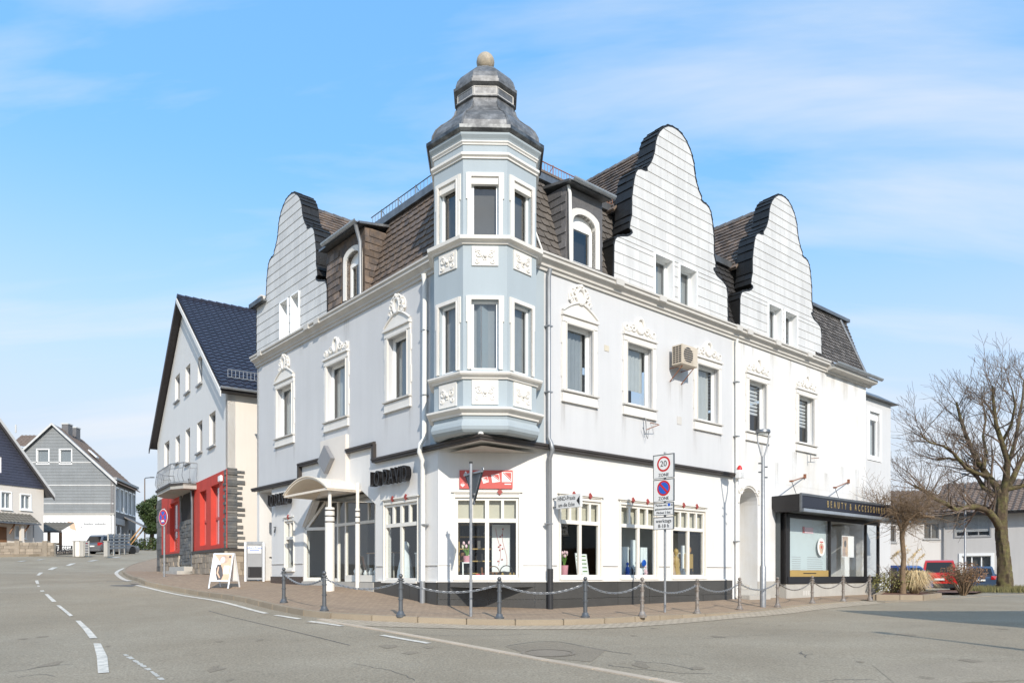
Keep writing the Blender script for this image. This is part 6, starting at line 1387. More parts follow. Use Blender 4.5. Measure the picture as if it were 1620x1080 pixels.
# grey notice stand in the passage, with railing
b = LF(12.35, .12, 0); b.z = PZ(b.x, b.y); nf2 = Fr((pave_pix(387, 919).x, pave_pix(387, 919).y), (1, .12)); bb = pave_pix(387, 919); sc_ = bb.y / F
st = thing('notice_stand', 'grey metal notice board with white sign panel between the two houses', 'notice board', bb); wd = 31 * sc_; ht = 62 * sc_
for u in (0, wd - .07): Mb().box(nf2, u, u + .07, -.05, .05, bb.z - .05, bb.z + ht).build('post', 'white_alu', st, bevel=.008)
Mb().box(nf2, .07, wd - .07, -.04, .04, bb.z + ht - .09, bb.z + ht + .02).build('top_rail', 'steel_galv', st, bevel=.01)
Mb().box(nf2, .09, wd - .09, -.015, .015, bb.z + .06, bb.z + ht - .1).build('grey_panel', 'frame_grey', st); Mb().box(nf2, .12, wd - .1, .015, .03, bb.z + ht * .10, bb.z + ht * .37).build('dark_panel', 'anthracite', st)
o = Mb().box(nf2, .11, wd - .11, .02, .035, bb.z + ht * .71, bb.z + ht * .90).build('white_panel', 'sign_white', st, bevel=.01); textmesh('lettering', 'HNO-Praxis', nf2, wd / 2, .037, bb.z + ht * .85, .10, 'sign_blue', o, .001); Mb().box(nf2, .18, wd - .18, .035, .038, bb.z + ht * .785, bb.z + ht * .80).build('blue_rule', 'sign_blue', o)
Mb().cyl(nf2(.16, .04, bb.z + ht * .15), nf2(.16, .04, bb.z + ht * .33), .01, 6).build('handle', 'zinc', st)
rl = thing('stair_railing', 'thin black stair railing in the passage beside the notice board', 'railing', nf2(wd + .3, -1.0, bb.z)); m = Mb(); 
Mb().tube([nf2(wd + .05, -.4, bb.z + .85), nf2(wd + .75, -.5, bb.z + .85), nf2(wd + 1.0, -.6, bb.z + .3)], .025, 6).build('rail', 'black_metal', rl)
for k in range(6): Mb().cyl(nf2(wd + .08 + k * .13, -.42, bb.z - .05), nf2(wd + .08 + k * .13, -.42, bb.z + .84), .012, 5).build('baluster', 'black_metal', rl)
# ------------------------------------------------------------------ street lamps
def fork_lamp(x, yb, H, lab, rad=.06):
    b = pave_pix(x, yb) if x < 1400 else gpix(x, yb)
    t = thing('street_lamp', lab, 'street lamp', b, 'forked street lamps')
    Mb().lathe(b, [(.085, -.05), (.085, 1.15), (.06, 1.2), (rad * .85, H - .75)], 14).build('pole', 'steel_galv', t, smooth=40)
    for s in (-1, 1): Mb().tube([b + Vector((s * .02, 0, H - .8)), b + Vector((s * .08, 0, H - .6)), b + Vector((s * .15, 0, H - .32)), b + Vector((s * .165, 0, H - .08))], .022, 8).build('arm', 'steel_galv', t, smooth=50)
    Mb().lathe(b + Vector((0, 0, H)), [(.17, -.10), (.205, -.085), (.205, -.03), (.19, 0), (.05, .015)], 24).build('lamp_head', 'zinc', t, smooth=35); Mb().lathe(b + Vector((0, 0, H)), [(.16, -.103), (.02, -.11)], 20).build('diffuser', 'frost', t)
    for k, z in enumerate((H - .95, H - 1.05, H - 1.2, H - 1.35)):
        s = 1 if k % 2 else -1; Mb().cyl(b + Vector((s * .05, 0, z)), b + Vector((s * .13, 0, z)), .02, 6).build('hook', 'iron_grey', t)
    return t
b1_ = pave_pix(1207, 960); fork_lamp(1207, 960, (960 - 680) * b1_.y / F, 'forked grey street lamp standing beside the arched doorway')
b2_ = gpix(1527, 935); fork_lamp(1527, 935, (935 - 748) * b2_.y / F, 'forked pale street lamp in front of the parked cars')
gb = gpix(229, 868); Hh = (868 - 757) * gb.y / F; t = thing('street_lamp', 'tall brown street lamp with short bent arm behind the red house', 'street lamp', gb)
Mb().lathe(gb, [(.12, -.1), (.12, 1.2), (.09, 1.25), (.07, Hh)], 10).build('pole', 'lamp_brown', t, smooth=40); Mb().tube([gb + Vector((0, 0, Hh - .02)), gb + Vector((.1, 0, Hh + .12)), gb + Vector((.9, 0, Hh + .2))], .06, 8).build('arm', 'zinc', t, smooth=50); Mb().box(Fr((gb.x, gb.y), (1, 0)), .7, 1.3, -.12, .12, gb.z + Hh + .12, gb.z + Hh + .26).build('lamp_head', 'zinc', t, bevel=.03)
# lamp that stands outside the picture to the right and throws its shadow on the road
lp = Vector((6.9 + 14.0 * math.sin(SUN_T), 14.7 - 14.0 * math.cos(SUN_T), 0)); lp.z = G(lp.x, lp.y)
t = thing('street_lamp', 'plain tapered street lamp outside the picture at the near right', 'street lamp', lp); Mb().lathe(lp, [(.16, -.1), (.15, 3.2), (.10, 6.0), (.03, 8.0)], 12).build('pole', 'steel_galv', t, smooth=40); Mb().box(Fr((lp.x, lp.y), (1, 0)), -.1, .1, -.3, .1, lp.z + 7.9, lp.z + 8.0).build('lamp_head', 'zinc', t)
# ------------------------------------------------------------------ neighbouring houses
def pantiles(m, O, U, V, w, l, tw, th, amp=.03, step=.035):
    U = U.normalized(); V = V.normalized(); N_ = U.cross(V).normalized()
    if N_.z < 0: N_ = -N_
    nc = max(1, int(w / tw)) * 4; nr = max(1, int(l / th)); vs = []; fs = []
    for r in range(nr):
        for e in (0, 1):
            for c in range(nc + 1):
                ph = 2 * PI * c / 4; vs.append(O + U * (w * c / nc) + V * (l * (r + e) / nr) + N_ * (amp * math.cos(ph) + (step if e == 0 else 0.0)))
    for r in range(nr):
        a = r * 2 * (nc + 1); b = a + nc + 1
        fs += [(a + c, a + c + 1, b + c + 1, b + c) for c in range(nc)]
        if r: p = a - (nc + 1); fs += [(p + c, p + c + 1, a + c + 1, a + c) for c in range(nc)]
    return m.add(vs, fs)
def simple_window(root, fr, u0, u1, z0, z1, rv=.16, mat='frame_white', blind='curtain', mull=1, name='window', d=0.0, tr=None):
    w = bar_frame(fr, u0, u1, z0, z1, d - rv - .03, d - rv + .04, .06)
    for k in range(1, mull): w.box(fr, u0 + (u1 - u0) * k / mull - .035, u0 + (u1 - u0) * k / mull + .035, d - rv - .03, d - rv + .04, z0 + .06, z1 - .06)
    if tr: w.box(fr, u0 + .06, u1 - .06, d - rv - .03, d - rv + .05, tr - .06, tr + .06)
    w = w.build(name, mat, root)
    Mb().add([fr(u, d - rv, z) for u, z in rect(u0 + .05, u1 - .05, z0 + .05, z1 - .05)], [(0, 1, 2, 3)]).build('pane', 'glass_upper', w)
    if blind: Mb().box(fr, u0, u1, d - rv - .14, d - rv - .13, z0, z1).build('curtain', blind, w)
    return w
# --- white house with the red ground floor
HF = Fr((-11.25, 29.5), (-.566, .824), (-.824, -.566)); HS = Fr((-11.25, 29.5), (.824, .566), (.566, -.824))
Hd = thing('red_white_house', 'white gabled house with red ground floor, slate corner and dark blue tiled roof', 'building', HF(4, 0, -.2))
HW, HE, HA = 15.9, 7.55, 13.3; hap = 8.3
wins = []
for x0, yt, x1, yb in ((331, 656, 341, 708.6), (311.7, 669.7, 320, 718), (293.6, 681, 300.6, 735), (277.8, 692, 284.4, 734), (260, 701.7, 268, 741), (313, 567, 320, 611), (293.6, 582, 301, 624), (277, 597.5, 284.4, 638)):
    (ua, za), (ub2, zb2) = HF.px(x0, yt), HF.px(x1, yb); z2 = HF.px(x0, yb)[1]; u_hi = ua; u_lo = ub2; wins.append((u_lo, u_hi, z2, za))
rz0, rz1 = HF.px(361, 866)[1], HF.px(361, 741)[1]
outl = [(0, rz1), (HW, rz1), (HW, HE - .16), (hap, HA - .1), (0, HE - .16)]
Mb().wall(HF, outl, [rect(a, b, c, d) for a, b, c, d in wins if c > rz1], 0, .3, .22).build('wall', 'red_wall', Hd)
for a, b, c, d in wins:
    w = simple_window(Hd, HF, a, b, c, d, .18, 'frame_grey', 'room_dark'); Mb().box(HF, a - .08, b + .08, -.05, .1, c - .07, c).build('sill', 'frame_grey', w)
Mb().wall(HS, rect(0, 11, rz1 - 6, HE - .16), [], 0, .3).build('wall', 'cream_wall', Hd)
# red panels and windows of the ground floor
rw = []
for x0, x1, yt, yb in ((317.6, 328, 774, 861.6), (335, 348.5, 763.8, 860.6), (270, 283, 792, 872)):
    a, b = sorted((HF.ux(x0), HF.ux(x1))); z0 = max(HF.px(x1, yb)[1], rz0 + .12); z1 = HF.px(x1, yt)[1]; rw.append((a, b, z0, z1))
ud0, ud1 = sorted((HF.ux(286), HF.ux(308)))
gbase = -1.0
for u0, u1, idx in ((0.0, ud0, (0, 1)), (ud1, HF.ux(257), (2,))):
    Mb().wall(HF, rect(u0, u1, rz0, rz1), [rect(*rw[i]) for i in idx], .04, .3, .25).build('red_front', 'red_paint', Hd)
    for i in idx:
        a, b, c, d = rw[i]; simple_window(Hd, HF, a, b, c, d, .2, 'banner_red', 'dress', tr=c + (d - c) * .45)
    Mb().box(HF, u0 - .02, u1 + .02, -.05, .16, rz0 - .12, rz0).build('ledge', 'dark_trim', Hd); Mb().box(HF, u0, u1, -.1, .1, gbase, rz0 - .12).build('base_wall', 'mortar', Hd)
Mb().box(HF, HF.ux(257), HW, -.3, .0, gbase, rz1).build('wall', 'mortar', Hd)
def ledgestones(fr, u0, u1, z0, z1, d, name, mat, hh=.10, ww=.55, ragged=0.0, rag_left=0.0, parent=Hd, dep=.08, maxn=999):
    z = z0; r = 0; out = []
    while z < z1 - .02:
        h = min(hh * random.uniform(.75, 1.3), z1 - z); e1 = u1 + (ragged if r % 2 else 0) * random.uniform(.6, 1.2); e0 = u0 - (rag_left if r % 2 else 0) * random.uniform(.5, 1.2); u = e0
        while u < e1 - .03:
            v = min(u + ww * random.uniform(.6, 1.3), e1)
            if e1 - v < .12: v = e1
            Mb().box(fr, u + .006, v - .006, -.02, d + random.uniform(0, dep), z + .006, z + h - .004).build(name, mat, parent); u = v
        z += h; r += 1
# slate quoin on the corner: long and short courses
ledgestones(HS, -.02, HS.ux(375) , rz0, rz1 + .05, .03, 'stone', 'ledge_stone', .115, .5, HS.ux(386) - HS.ux(375), dep=.05)
ledgestones(HF, 0, .25, rz0, rz1, .05, 'stone', 'ledge_stone', .14, .3, .16, dep=.04)
ledgestones(HF, HF.ux(257) + .02, HW, -.3, rz1, .02, 'stone', 'ledge_stone', .3, 1.2, dep=.05)
# slate-faced doorway with round-headed niche
Mb().box(HF, ud0, ud1, -.3, .0, gbase, rz1).build('door_pier', 'mortar', Hd)
nu0, nu1 = ud0 + .3, ud1 - .35; nz = HF.px(296, 822)[1]; nt = HF.px(296, 783)[1]
ledgestones(HF, ud0, ud1, rz0 - .6, nz, .03, 'stone', 'ledge_stone', .17, .7, dep=.05)
ledgestones(HF, ud0, nu0, nz, rz1 - .3, .03, 'stone', 'ledge_stone', .2, .5, dep=.05); ledgestones(HF, nu1, ud1, nz, rz1 - .3, .03, 'stone', 'ledge_stone', .2, .5, dep=.05)
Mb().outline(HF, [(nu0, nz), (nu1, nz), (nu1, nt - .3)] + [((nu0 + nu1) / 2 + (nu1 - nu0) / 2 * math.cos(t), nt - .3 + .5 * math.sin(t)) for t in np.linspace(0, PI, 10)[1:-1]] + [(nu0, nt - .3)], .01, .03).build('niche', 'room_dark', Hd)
# rubble base and steps
ledgestones(HF, 0.0, ud0 - .1, rz0 - 1.5, rz0 - .13, .10, 'stone', 'rubble', .24, .5, dep=.05); ledgestones(HS, 0, 2.2, rz0 - 1.6, rz0 - .13, .03, 'stone', 'rubble', .24, .5, dep=.05); ledgestones(HF, ud1 + .1, HF.ux(257), rz0 - 1.2, rz0 - .13, .1, 'stone', 'rubble', .26, .6, dep=.05)
Mb().box(HS, 2.2, 11, -.02, .02, gbase, rz0 - .13).box(HS, 0, 6, .0, .06, rz0 - .13, rz0 - .02).build('base_band', 'dark_trim', Hd)
for i in range(3): Mb().box(HF, ud0 - .2, ud1 + .2, .12, 1.1 - i * .3, -.6, HF.px(296, 905)[1] + .02 + i * .2 - .15).build('step', 'concrete', Hd, bevel=.01)
# balcony with curved rails
bu0, bu1 = sorted((HF.ux(256, .6), HF.ux(299, 0.4))); bz = HF.px(290, 760, .8)[1]
bpts = [(bu0 + .2, 0), (bu0 + .2, .6), (bu0 + 1.0, 1.0), (bu1 - 1.0, 1.0), (bu1, .5), (bu1, 0)]
bal = Mb().prism([HF(u, d, bz - .22) for u, d in bpts], [HF(u, d, bz) for u, d in bpts]).build('balcony', 'concrete', Hd)
Mb().prism([HF(u, d * 1.06, bz - .06) for u, d in bpts], [HF(u, d * 1.06, bz + .04) for u, d in bpts]).build('balcony_edge', 'dark_trim', bal)
m = Mb()
for (u, d), (u2, d2) in zip(bpts, bpts[1:]):
    L = math.hypot(u2 - u, d2 - d); nb_ = max(1, int(L / .24))
    for k in range(nb_ + 1):
        t_ = k / nb_; uu, dd = u + (u2 - u) * t_, d + (d2 - d) * t_
        m.tube([HF(uu, dd * .97, bz + .1), HF(uu, dd * 1.02 + .05, bz + .35), HF(uu, dd * 1.0 + .03, bz + .65), HF(uu, dd * .97, bz + .95)], .012, 4)
    m.tube([HF(u, d * .97, bz + .95), HF(u2, d2 * .97, bz + .95)], .026, 5); m.tube([HF(u, d * .97, bz + .1), HF(u2, d2 * .97, bz + .1)], .018, 5); m.tube([HF(u, d, bz + .72), HF(u2, d2, bz + .72)], .014, 5)
m.build('balcony_railing', 'steel_galv', bal)
Mb().tube([HF(ud0 - .05, .25, bz + .3), HF(ud0 - .05, .15, bz - .3), HF(ud0 - .05, .12, bz - .8), HF(ud0 - .05, .12, -.3)], .06, 8).build('downpipe', 'zinc', Hd, smooth=50)
Mb().box(HF, HF.ux(354), HF.ux(350), .04, .14, HF.px(352, 757)[1] - .12, HF.px(352, 757)[1] + .12).build('wall_lamp', 'frame_white', Hd, bevel=.02)
# roof: two tiled slopes with overhang, barge boards, gutter, snow guard
hr = Mb(); dn = Vector((*(-HF.n), 0)); ov = .35
for ue, ze, s in ((-.45, HE - .35, 1), (HW + .45, HE - .35, -1)):
    O = HF(ue, ov, ze); top = HF(hap, ov, HA + .12); V = top - O
    if s > 0: pantiles(hr, O, dn, V, 12, V.length, .30, .34)
    else: pantiles(hr, O, dn, V, 12, V.length, .6, .7)
o = hr.build('roof', 'pantile_blue', Hd, recalc=False, smooth=50)
m = Mb()
for k in range(34): q = -ov + .0; m.tube([HF(hap, ov - k * .36, HA + .13), HF(hap, ov - k * .36 - .38, HA + .11)], [.13, .11], 8)
m.build('ridge_tiles', 'pantile_blue', o, smooth=40)
for ue, s in ((-.45, 1), (HW + .45, -1)):
    a = (ue, HE - .35); b_ = (hap, HA + .12)
    Mb().hexa([HF(a[0], ov, a[1] - .32), HF(b_[0], ov, b_[1] - .32), HF(b_[0], ov + .04, b_[1] - .32), HF(a[0], ov + .04, a[1] - .32), HF(a[0], ov, a[1] - .10), HF(b_[0], ov, b_[1] - .10), HF(b_[0], ov + .04, b_[1] - .10), HF(a[0], ov + .04, a[1] - .10)]).build('barge_board', 'fascia_dark' if s < 0 else 'red_wall', Hd)
    Mb().add([HF(a[0], ov, a[1] - .06), HF(b_[0], ov, b_[1] - .06), HF(b_[0], -11, b_[1] - .06), HF(a[0], -11, a[1] - .06)], [(0, 1, 2, 3)]).build('roof_soffit', 'fascia_dark', Hd)
Mb().box(HS, -.35, 11, 0, .4, HE - .45, HE - .36).build('eave_board', 'fascia_dark', Hd); halfgutter(HS, -.4, 11, .52, HE - .30, .08, 'zinc_light', Hd)
gp = lambda u, t: HF(0, 0, 0) + (HF(-.45 + .8, 0, HE - .35 + .8 * (HA - HE + .47) / (hap + .45) + .1) - HF(0, 0, 0)) + dn * u
m = Mb(); m.tube([gp(.1, 0), gp(9, 0)], .02, 5); m.tube([gp(.1, 0) + Vector((0, 0, .3)), gp(9, 0) + Vector((0, 0, .3))], .02, 5)
for k in range(60): m.tube([gp(.1 + k * .15, 0), gp(.1 + k * .15, 0) + Vector((0, 0, .3))], .013, 4)
m.build('snow_guard', 'steel_galv', Hd)
# --- cream house with slate gable, far left; its gable runs back along the road
HL = Fr(P(69, 0, 62.0).xy, (.38, .925), (.925, -.38)); hx_ = lambda x: HL.ux(x); hz_ = lambda x, y: HL.px(x, y)[1]
Ld = thing('slate_gable_house', 'cream house with dark blue slate gable and tiled porch at the left edge', 'building', HL(-2, 0, hz_(30, 868)))
zsl = hz_(69, 773); zg = hz_(69, 885); slp = 1.22; apu = -6.2; apz = zsl + 6.2 * slp; ul = 2 * apu
def hwin(x0, x1, yt, yb): a, zt_ = HL.px(x0, yt); b_, _ = HL.px(x1, yt); return (min(a, b_), max(a, b_), HL.px(x0, yb)[1], zt_)
lw = [hwin(2, 17, 778, 803), hwin(33, 48, 782, 804), hwin(24, 40, 830, 849)]
Mb().wall(HL, rect(ul, 0, zg, zsl), [rect(*w_) for w_ in lw], 0, .3, .2).build('wall', 'cream_wall', Ld)
gwin = hwin(-12, 2, 720, 746)
Mb().wall(HL, [(ul - .1, zsl), (.1, zsl), (apu, apz)], [rect(*gwin)], .06, .3, .2).build('slate_gable', 'blue_slate_gable', Ld)
for i in range(34):
    z = zsl + (apz - zsl) * i / 35; h_ = (.1 - apu) * (1 - i / 35.0)
    segs = [(apu - h_, apu + h_)]
    if gwin[2] - .05 < z < gwin[3]: segs = [(apu - h_, gwin[0]), (gwin[1], apu + h_)]
    for a, b_ in segs:
        if b_ > a: Mb().box(HL, a, b_, .06, .085, z, z + .06).build('slate_course', 'blue_slate_gable', Ld)
for a, b, c, d in lw:
    w_ = simple_window(Ld, HL, a, b, c, d, .12, 'frame_white', 'curtain', 2); m = Mb(); bar_frame(HL, a - .08, b + .08, c - .1, d + .1, -.01, .04, .08, m); m.build('casing', 'frame_white', w_); Mb().box(HL, a - .1, b + .1, 0, .12, c - .16, c - .1).build('sill', 'frame_white', w_)
simple_window(Ld, HL, *gwin, .1, 'frame_white', 'curtain', 1, d=.06)
for s in (-1, 1):
    e = .55 if s > 0 else ul - .55; ze = zsl - .55 * slp
    Mb().hexa([HL(e, .6, ze), HL(apu, .6, apz), HL(apu, -9, apz), HL(e, -9, ze), HL(e, .6, ze + .22), HL(apu, .6, apz + .22), HL(apu, -9, apz + .22), HL(e, -9, ze + .22)]).build('roof', 'slate_grey', Ld)
    Mb().hexa([HL(e, .58, ze - .26), HL(apu, .58, apz - .26), HL(apu, .52, apz - .26), HL(e, .52, ze - .26), HL(e, .58, ze - .003), HL(apu, .58, apz - .003), HL(apu, .52, apz - .003), HL(e, .52, ze - .003)]).build('barge_board', 'fascia_dark', Ld)
    Mb().hexa([HL(e, .64, ze - .06), HL(apu, .64, apz - .06), HL(apu, .6, apz - .06), HL(e, .6, ze - .06), HL(e, .64, ze + .24), HL(apu, .64, apz + .24), HL(apu, .6, apz + .24), HL(e, .6, ze + .24)]).build('verge', 'clad', Ld)
pz0, pz1 = hz_(50, 829), hz_(45, 813); pu = hx_(47)
pr_ = Mb(); pantiles(pr_, HL(ul, 1.3, pz0), Vector((*HL.u, 0)), Vector((*(-HL.n), 0)) * 1.3 + Vector((0, 0, pz1 - pz0)), pu - ul, math.hypot(1.3, pz1 - pz0), .3, .32, .03); o = pr_.build('porch_roof', 'pantile_grey', Ld, recalc=False)
Mb().box(HL, ul, pu, 1.28, 1.4, pz0 - .12, pz0).build('porch_gutter', 'zinc', o); Mb().box(HL, ul, pu, .05, 1.25, pz0 - .08, pz0 - .04).build('porch_soffit', 'wood', o)
Mb().box(HL, hx_(22) - .12, hx_(22) + .12, .8, 1.05, zg, pz0 - .1).build('porch_post', 'cream_wall', o); Mb().tube([HL(hx_(22) + .1, .9, pz0 - .9), HL(hx_(33), 1.0, pz0 - .1)], .07, 5).build('porch_strut', 'wood', o); Mb().tube([HL(hx_(3), .9, pz0 - .9), HL(hx_(10), 1.0, pz0 - .1)], .07, 5).build('porch_strut', 'wood', o)
a, b_ = sorted((hx_(0), hx_(10))); Mb().box(HL, a - .3, b_, -.1, .05, zg, hz_(5, 833)).build('door', 'wood', Ld); Mb().cyl(HL(hx_(49), .3, zg), HL(hx_(49), .3, pz0), .05, 6).build('downpipe', 'frame_grey', Ld)
# --- grey slate-clad gable house
GY = 78.0; GFR = Fr((0, GY), (1, 0), (0, -1)); X = lambda x: (x - CX) / F * GY; Z = lambda y: (HZ - y) / F * GY
Gd = thing('grey_slate_house', 'grey slate clad gable house with white painted lower wall and brown roof', 'building', GFR(X(120), 0, Z(872)))
gx0, gx1, gap = X(-10), X(180), X(85); gze, gza = Z(757), Z(671); zln = Z(812)
gw = [(X(59), X(77), Z(733), Z(711)), (X(95), X(113), Z(733), Z(711))]
Mb().wall(GFR, [(gx0, zln), (gx1, zln), (gx1, gze), (gap, gza), (gx0, gze)], [rect(*w_) for w_ in gw], 0, .3, .15).build('wall', 'grey_slate_gable', Gd)
for y in list(range(676, 812, 5)):
    z = Z(y); t_ = max(0, min(1, (z - gze) / (gza - gze))); a, b = gx0 + (gap - gx0) * t_, gx1 + (gap - gx1) * t_
    segs = [(a, b)]
    for w_ in gw:
        if w_[2] - .1 < z < w_[3] + .1: segs = [q for s in segs for q in ((s[0], min(s[1], w_[0])), (max(s[0], w_[1]), s[1])) if q[1] > q[0]]
    for a, b in segs: Mb().box(GFR, a, b, 0, .025, z, z + .06).build('slate_course', 'grey_slate_gable', Gd)
for y in (732, 768, 797): Mb().box(GFR, gx0 + .1 if y > 757 else X(40), gx1 if y > 757 else X(150), 0, .05, Z(y), Z(y) + .12).build('slate_band', 'clad', Gd)
for a, b, c, d in gw: w_ = simple_window(Gd, GFR, a, b, c, d, .08, 'frame_white', 'curtain_grey'); m = Mb(); bar_frame(GFR, a - .1, b + .1, c - .1, d + .1, -.01, .05, .1, m); m.build('casing', 'frame_white', w_)
Mb().box(GFR, gx0, gx1, -.3, .05, Z(890), zln - .12).build('white_wall', 'frame_white', Gd); Mb().box(GFR, gx0, gx1 + .1, -.2, .12, zln - .12, zln + .06).build('ledge', 'concrete', Gd)
# faded mural: a peach shape and two lines of small lettering
Mb().outline(GFR, [(X(107), Z(824)), (X(118), Z(826)), (X(121), Z(839)), (X(112), Z(836))], .05, .06).build('mural_figure', 'poster_skin', Gd); 
m = Mb()
for k in range(14):
    if k != 6: m.box(GFR, X(133 + k * 2.5), X(135 + k * 2.5), .05, .06, Z(830), Z(827.5 if k % 3 else 826.8))
m.build('mural_lettering', 'frame_grey', Gd); m = Mb()
for k in range(10):
    if k != 3: m.box(GFR, X(138 + k * 2.5), X(139.8 + k * 2.5), .05, .06, Z(834), Z(833))
m.build('mural_lettering', 'blind_beige', Gd); Mb().outline(GFR, [(X(127), Z(834.5)), (X(129.5), Z(832)), (X(131), Z(832.5)), (X(128.5), Z(835))], .05, .06).build('mural_mark', 'frame_grey', Gd)
# right-hand long side
GS = Fr((gx1, GY), (-.235, .972), (.972, .235)); sl_ = 9.0
gside = []
for k in range(5):
    a = .75 + k * 1.7; gside.append((a, a + 1.0, Z(806), Z(770)))
low = [(.8 + k * 1.7, 1.9 + k * 1.7, Z(862), Z(829)) for k in range(2)] + [(5.6 + k * 1.6, 6.5 + k * 1.6, Z(862), Z(832)) for k in range(2)]
Mb().wall(GS, rect(0, sl_, Z(890), gze), [rect(*q) for q in gside + low], 0, .3, .2).build('wall', 'slate_grey', Gd)
for a, b, c, d in gside: w_ = simple_window(Gd, GS, a, b, c, d, .1, 'frame_white', 'curtain_grey'); m = Mb(); bar_frame(GS, a - .14, b + .14, c - .14, d + .14, 0, .06, .14, m); m.build('casing', 'frame_white', w_)
for a, b, c, d in low: simple_window(Gd, GS, a, b, c, d, .1, 'frame_grey', 'room_mid')
Mb().box(GS, .1, 3.9, 0, .12, Z(828), Z(818)).build('shop_board', 'frame_grey', Gd); Mb().box(GS, -.2, sl_, 0, .35, gze - .1, gze + .15).build('eave', 'frame_grey', Gd); Mb().tube([GS(.2, .3, gze), GS(.1, .1, gze - .5), GS(.1, .08, Z(880))], .08, 6).build('downpipe', 'frame_grey', Gd)
hd = Mb(); hd.hexa([GS(3.9, 0, Z(814)), GS(5.9, 0, Z(814)), GS(5.9, 1.9, Z(829)), GS(3.9, 1.9, Z(829)), GS(3.9, 0, Z(814) + .15), GS(5.9, 0, Z(814) + .15), GS(5.9, 1.9, Z(829) + .15), GS(3.9, 1.9, Z(829) + .15)]); o = hd.build('porch_roof', 'slate_grey', Gd)
for u in (4.1, 5.7): Mb().tube([GS(u, .05, Z(862)), GS(u, 1.7, Z(829))], .08, 5).build('porch_strut', 'wood_light', o)
m = Mb(); hn_ = Vector((*(GS.u), 0))
V = GFR(gap, 0, gza) - GFR(gx1, 0, gze); pantiles(m, GFR(gx1, .3, gze) - V.normalized() * .7, hn_, V, sl_ + .6, V.length + .75, .42, .5, .04); m.build('roof', 'pantile_brown', Gd, recalc=False)
m = Mb(); V2 = GFR(gap, 0, gza) - GFR(gx0, 0, gze); pantiles(m, GFR(gx0, .3, gze) - V2.normalized() * .7, hn_, V2, sl_ + .6, V2.length + .75, .8, .9, .04); m.build('roof', 'pantile_brown', Gd, recalc=False)
for s, xx in ((1, gx1), (-1, gx0)): Mb().hexa([GFR(xx + s * .5, .3, gze - .62), GFR(gap, .3, gza - .12), GFR(gap, .38, gza - .12), GFR(xx + s * .5, .38, gze - .62), GFR(xx + s * .5, .3, gze - .30), GFR(gap, .3, gza + .12), GFR(gap, .38, gza + .12), GFR(xx + s * .5, .38, gze - .30)]).build('barge_board', 'clad', Gd)
for t_, hh in ((3.2, .55), (5.8, .65)):
    q = GFR(gap, 0, gza) + hn_ * t_; fr_ = Fr((q.x, q.y), (1, 0), (0, -1)); c_ = Mb().box(fr_, -.05, .65, -.4, .4, gza - 1.4, gza + hh).build('chimney', 'slate_grey', Gd); Mb().box(fr_, -.1, .7, -.45, .45, gza + hh, gza + hh + .12).build('cap', 'clad', c_)
sk = Mb(); mid = GFR(gx1, 0, gze).lerp(GFR(gap, 0, gza), .42) + hn_ * 2.2 + Vector((.12, 0, .15)); sk.hexa([mid, mid + hn_ * .9, mid + hn_ * .9 + V.normalized() * 1.2, mid + V.normalized() * 1.2] + [p + Vector((.06, 0, .1)) for p in (mid, mid + hn_ * .9, mid + hn_ * .9 + V.normalized() * 1.2, mid + V.normalized() * 1.2)]); sk.build('roof_window', 'frame_white', Gd)
# house roof behind, between the two gables
bh = thing('house_behind', 'brown tiled roof of a further house showing between the two left gables', 'building', (-62, 95, 3)); m = Mb()
pantiles(m, P(14, 706, 95), Vector((1, 0, 0)), Vector((0, 4.0, 3.0)), P(66, 0, 95).x - P(14, 0, 95).x, 3.2, .5, .5, .04); m.build('roof', 'pantile_brown', bh, recalc=False); Mb().box(Fr((0, 96), (1, 0), (0, -1)), P(14, 0, 95).x, P(66, 0, 95).x, -5, 0, 2, P(0, 706, 95).z).build('wall', 'cream_wall', bh); q = P(25, 684, 96); Mb().cyl(q, q + Vector((0, 0, 1)), .1, 6).build('chimney', 'clad', bh)
# lean-to with tiled roof against the white wall
SY = 72.0; sf = Fr((0, SY), (1, 0), (0, -1)); X = lambda x: (x - CX) / F * SY; Z = lambda y: (HZ - y) / F * SY
ls = thing('garden_shelter', 'small open shelter with grey tiled roof and wooden posts before the white wall', 'shelter', sf(X(88), 0, Z(868)))
m = Mb(); pantiles(m, sf(X(60), 1.2, Z(841)), Vector((1, 0, 0)), Vector((0, 2.6, 1.1)), X(109) - X(60), 2.6, .35, .4, .035); m.build('roof', 'pantile_grey', ls, recalc=False); Mb().box(sf, X(60), X(109), 1.15, 1.25, Z(843), Z(840)).build('eave_board', 'fascia_dark', ls)
for x in (64, 86, 104): Mb().box(sf, X(x), X(x) + .2, .9, 1.1, Z(878), Z(842)).build('post', 'wood', ls)
Mb().box(sf, X(60), X(104), .6, .9, Z(862), Z(859)).build('rail', 'wood_light', ls)
# ------------------------------------------------------------------ garden wall, gate, fence on the left
def far_fr(Y): return Fr((0, Y), (1, 0), (0, -1)), (lambda x: (x - CX) / F * Y), (lambda y: (HZ - y) / F * Y)
wf, X, Z = far_fr(55.0)
gw_ = thing('garden_wall', 'low grey block garden wall before the cream house', 'wall', wf(X(30), 0, Z(879)))
m = Mb().box(wf, X(-60), X(86), -.25, 0, Z(890), Z(857.5)).build('core', 'mortar', gw_)
zz0 = Z(882)
for r in range(5):
    za, zb_ = zz0 + (Z(858) - zz0) * r / 5, zz0 + (Z(858) - zz0) * (r + 1) / 5; u = X(-60) + (.25 if r % 2 else 0)
    while u < X(86): v = min(u + random.uniform(.45, .7), X(86)); Mb().box(wf, u + .01, v - .01, -.02, .03 + random.uniform(0, .03), za + .01, zb_ - .01).build('block', 'rubble', gw_); u = v
for x in (24, 68): Mb().box(wf, X(x), X(x) + .35, -.3, .1, Z(884), Z(855)).build('pier', 'rubble', gw_)
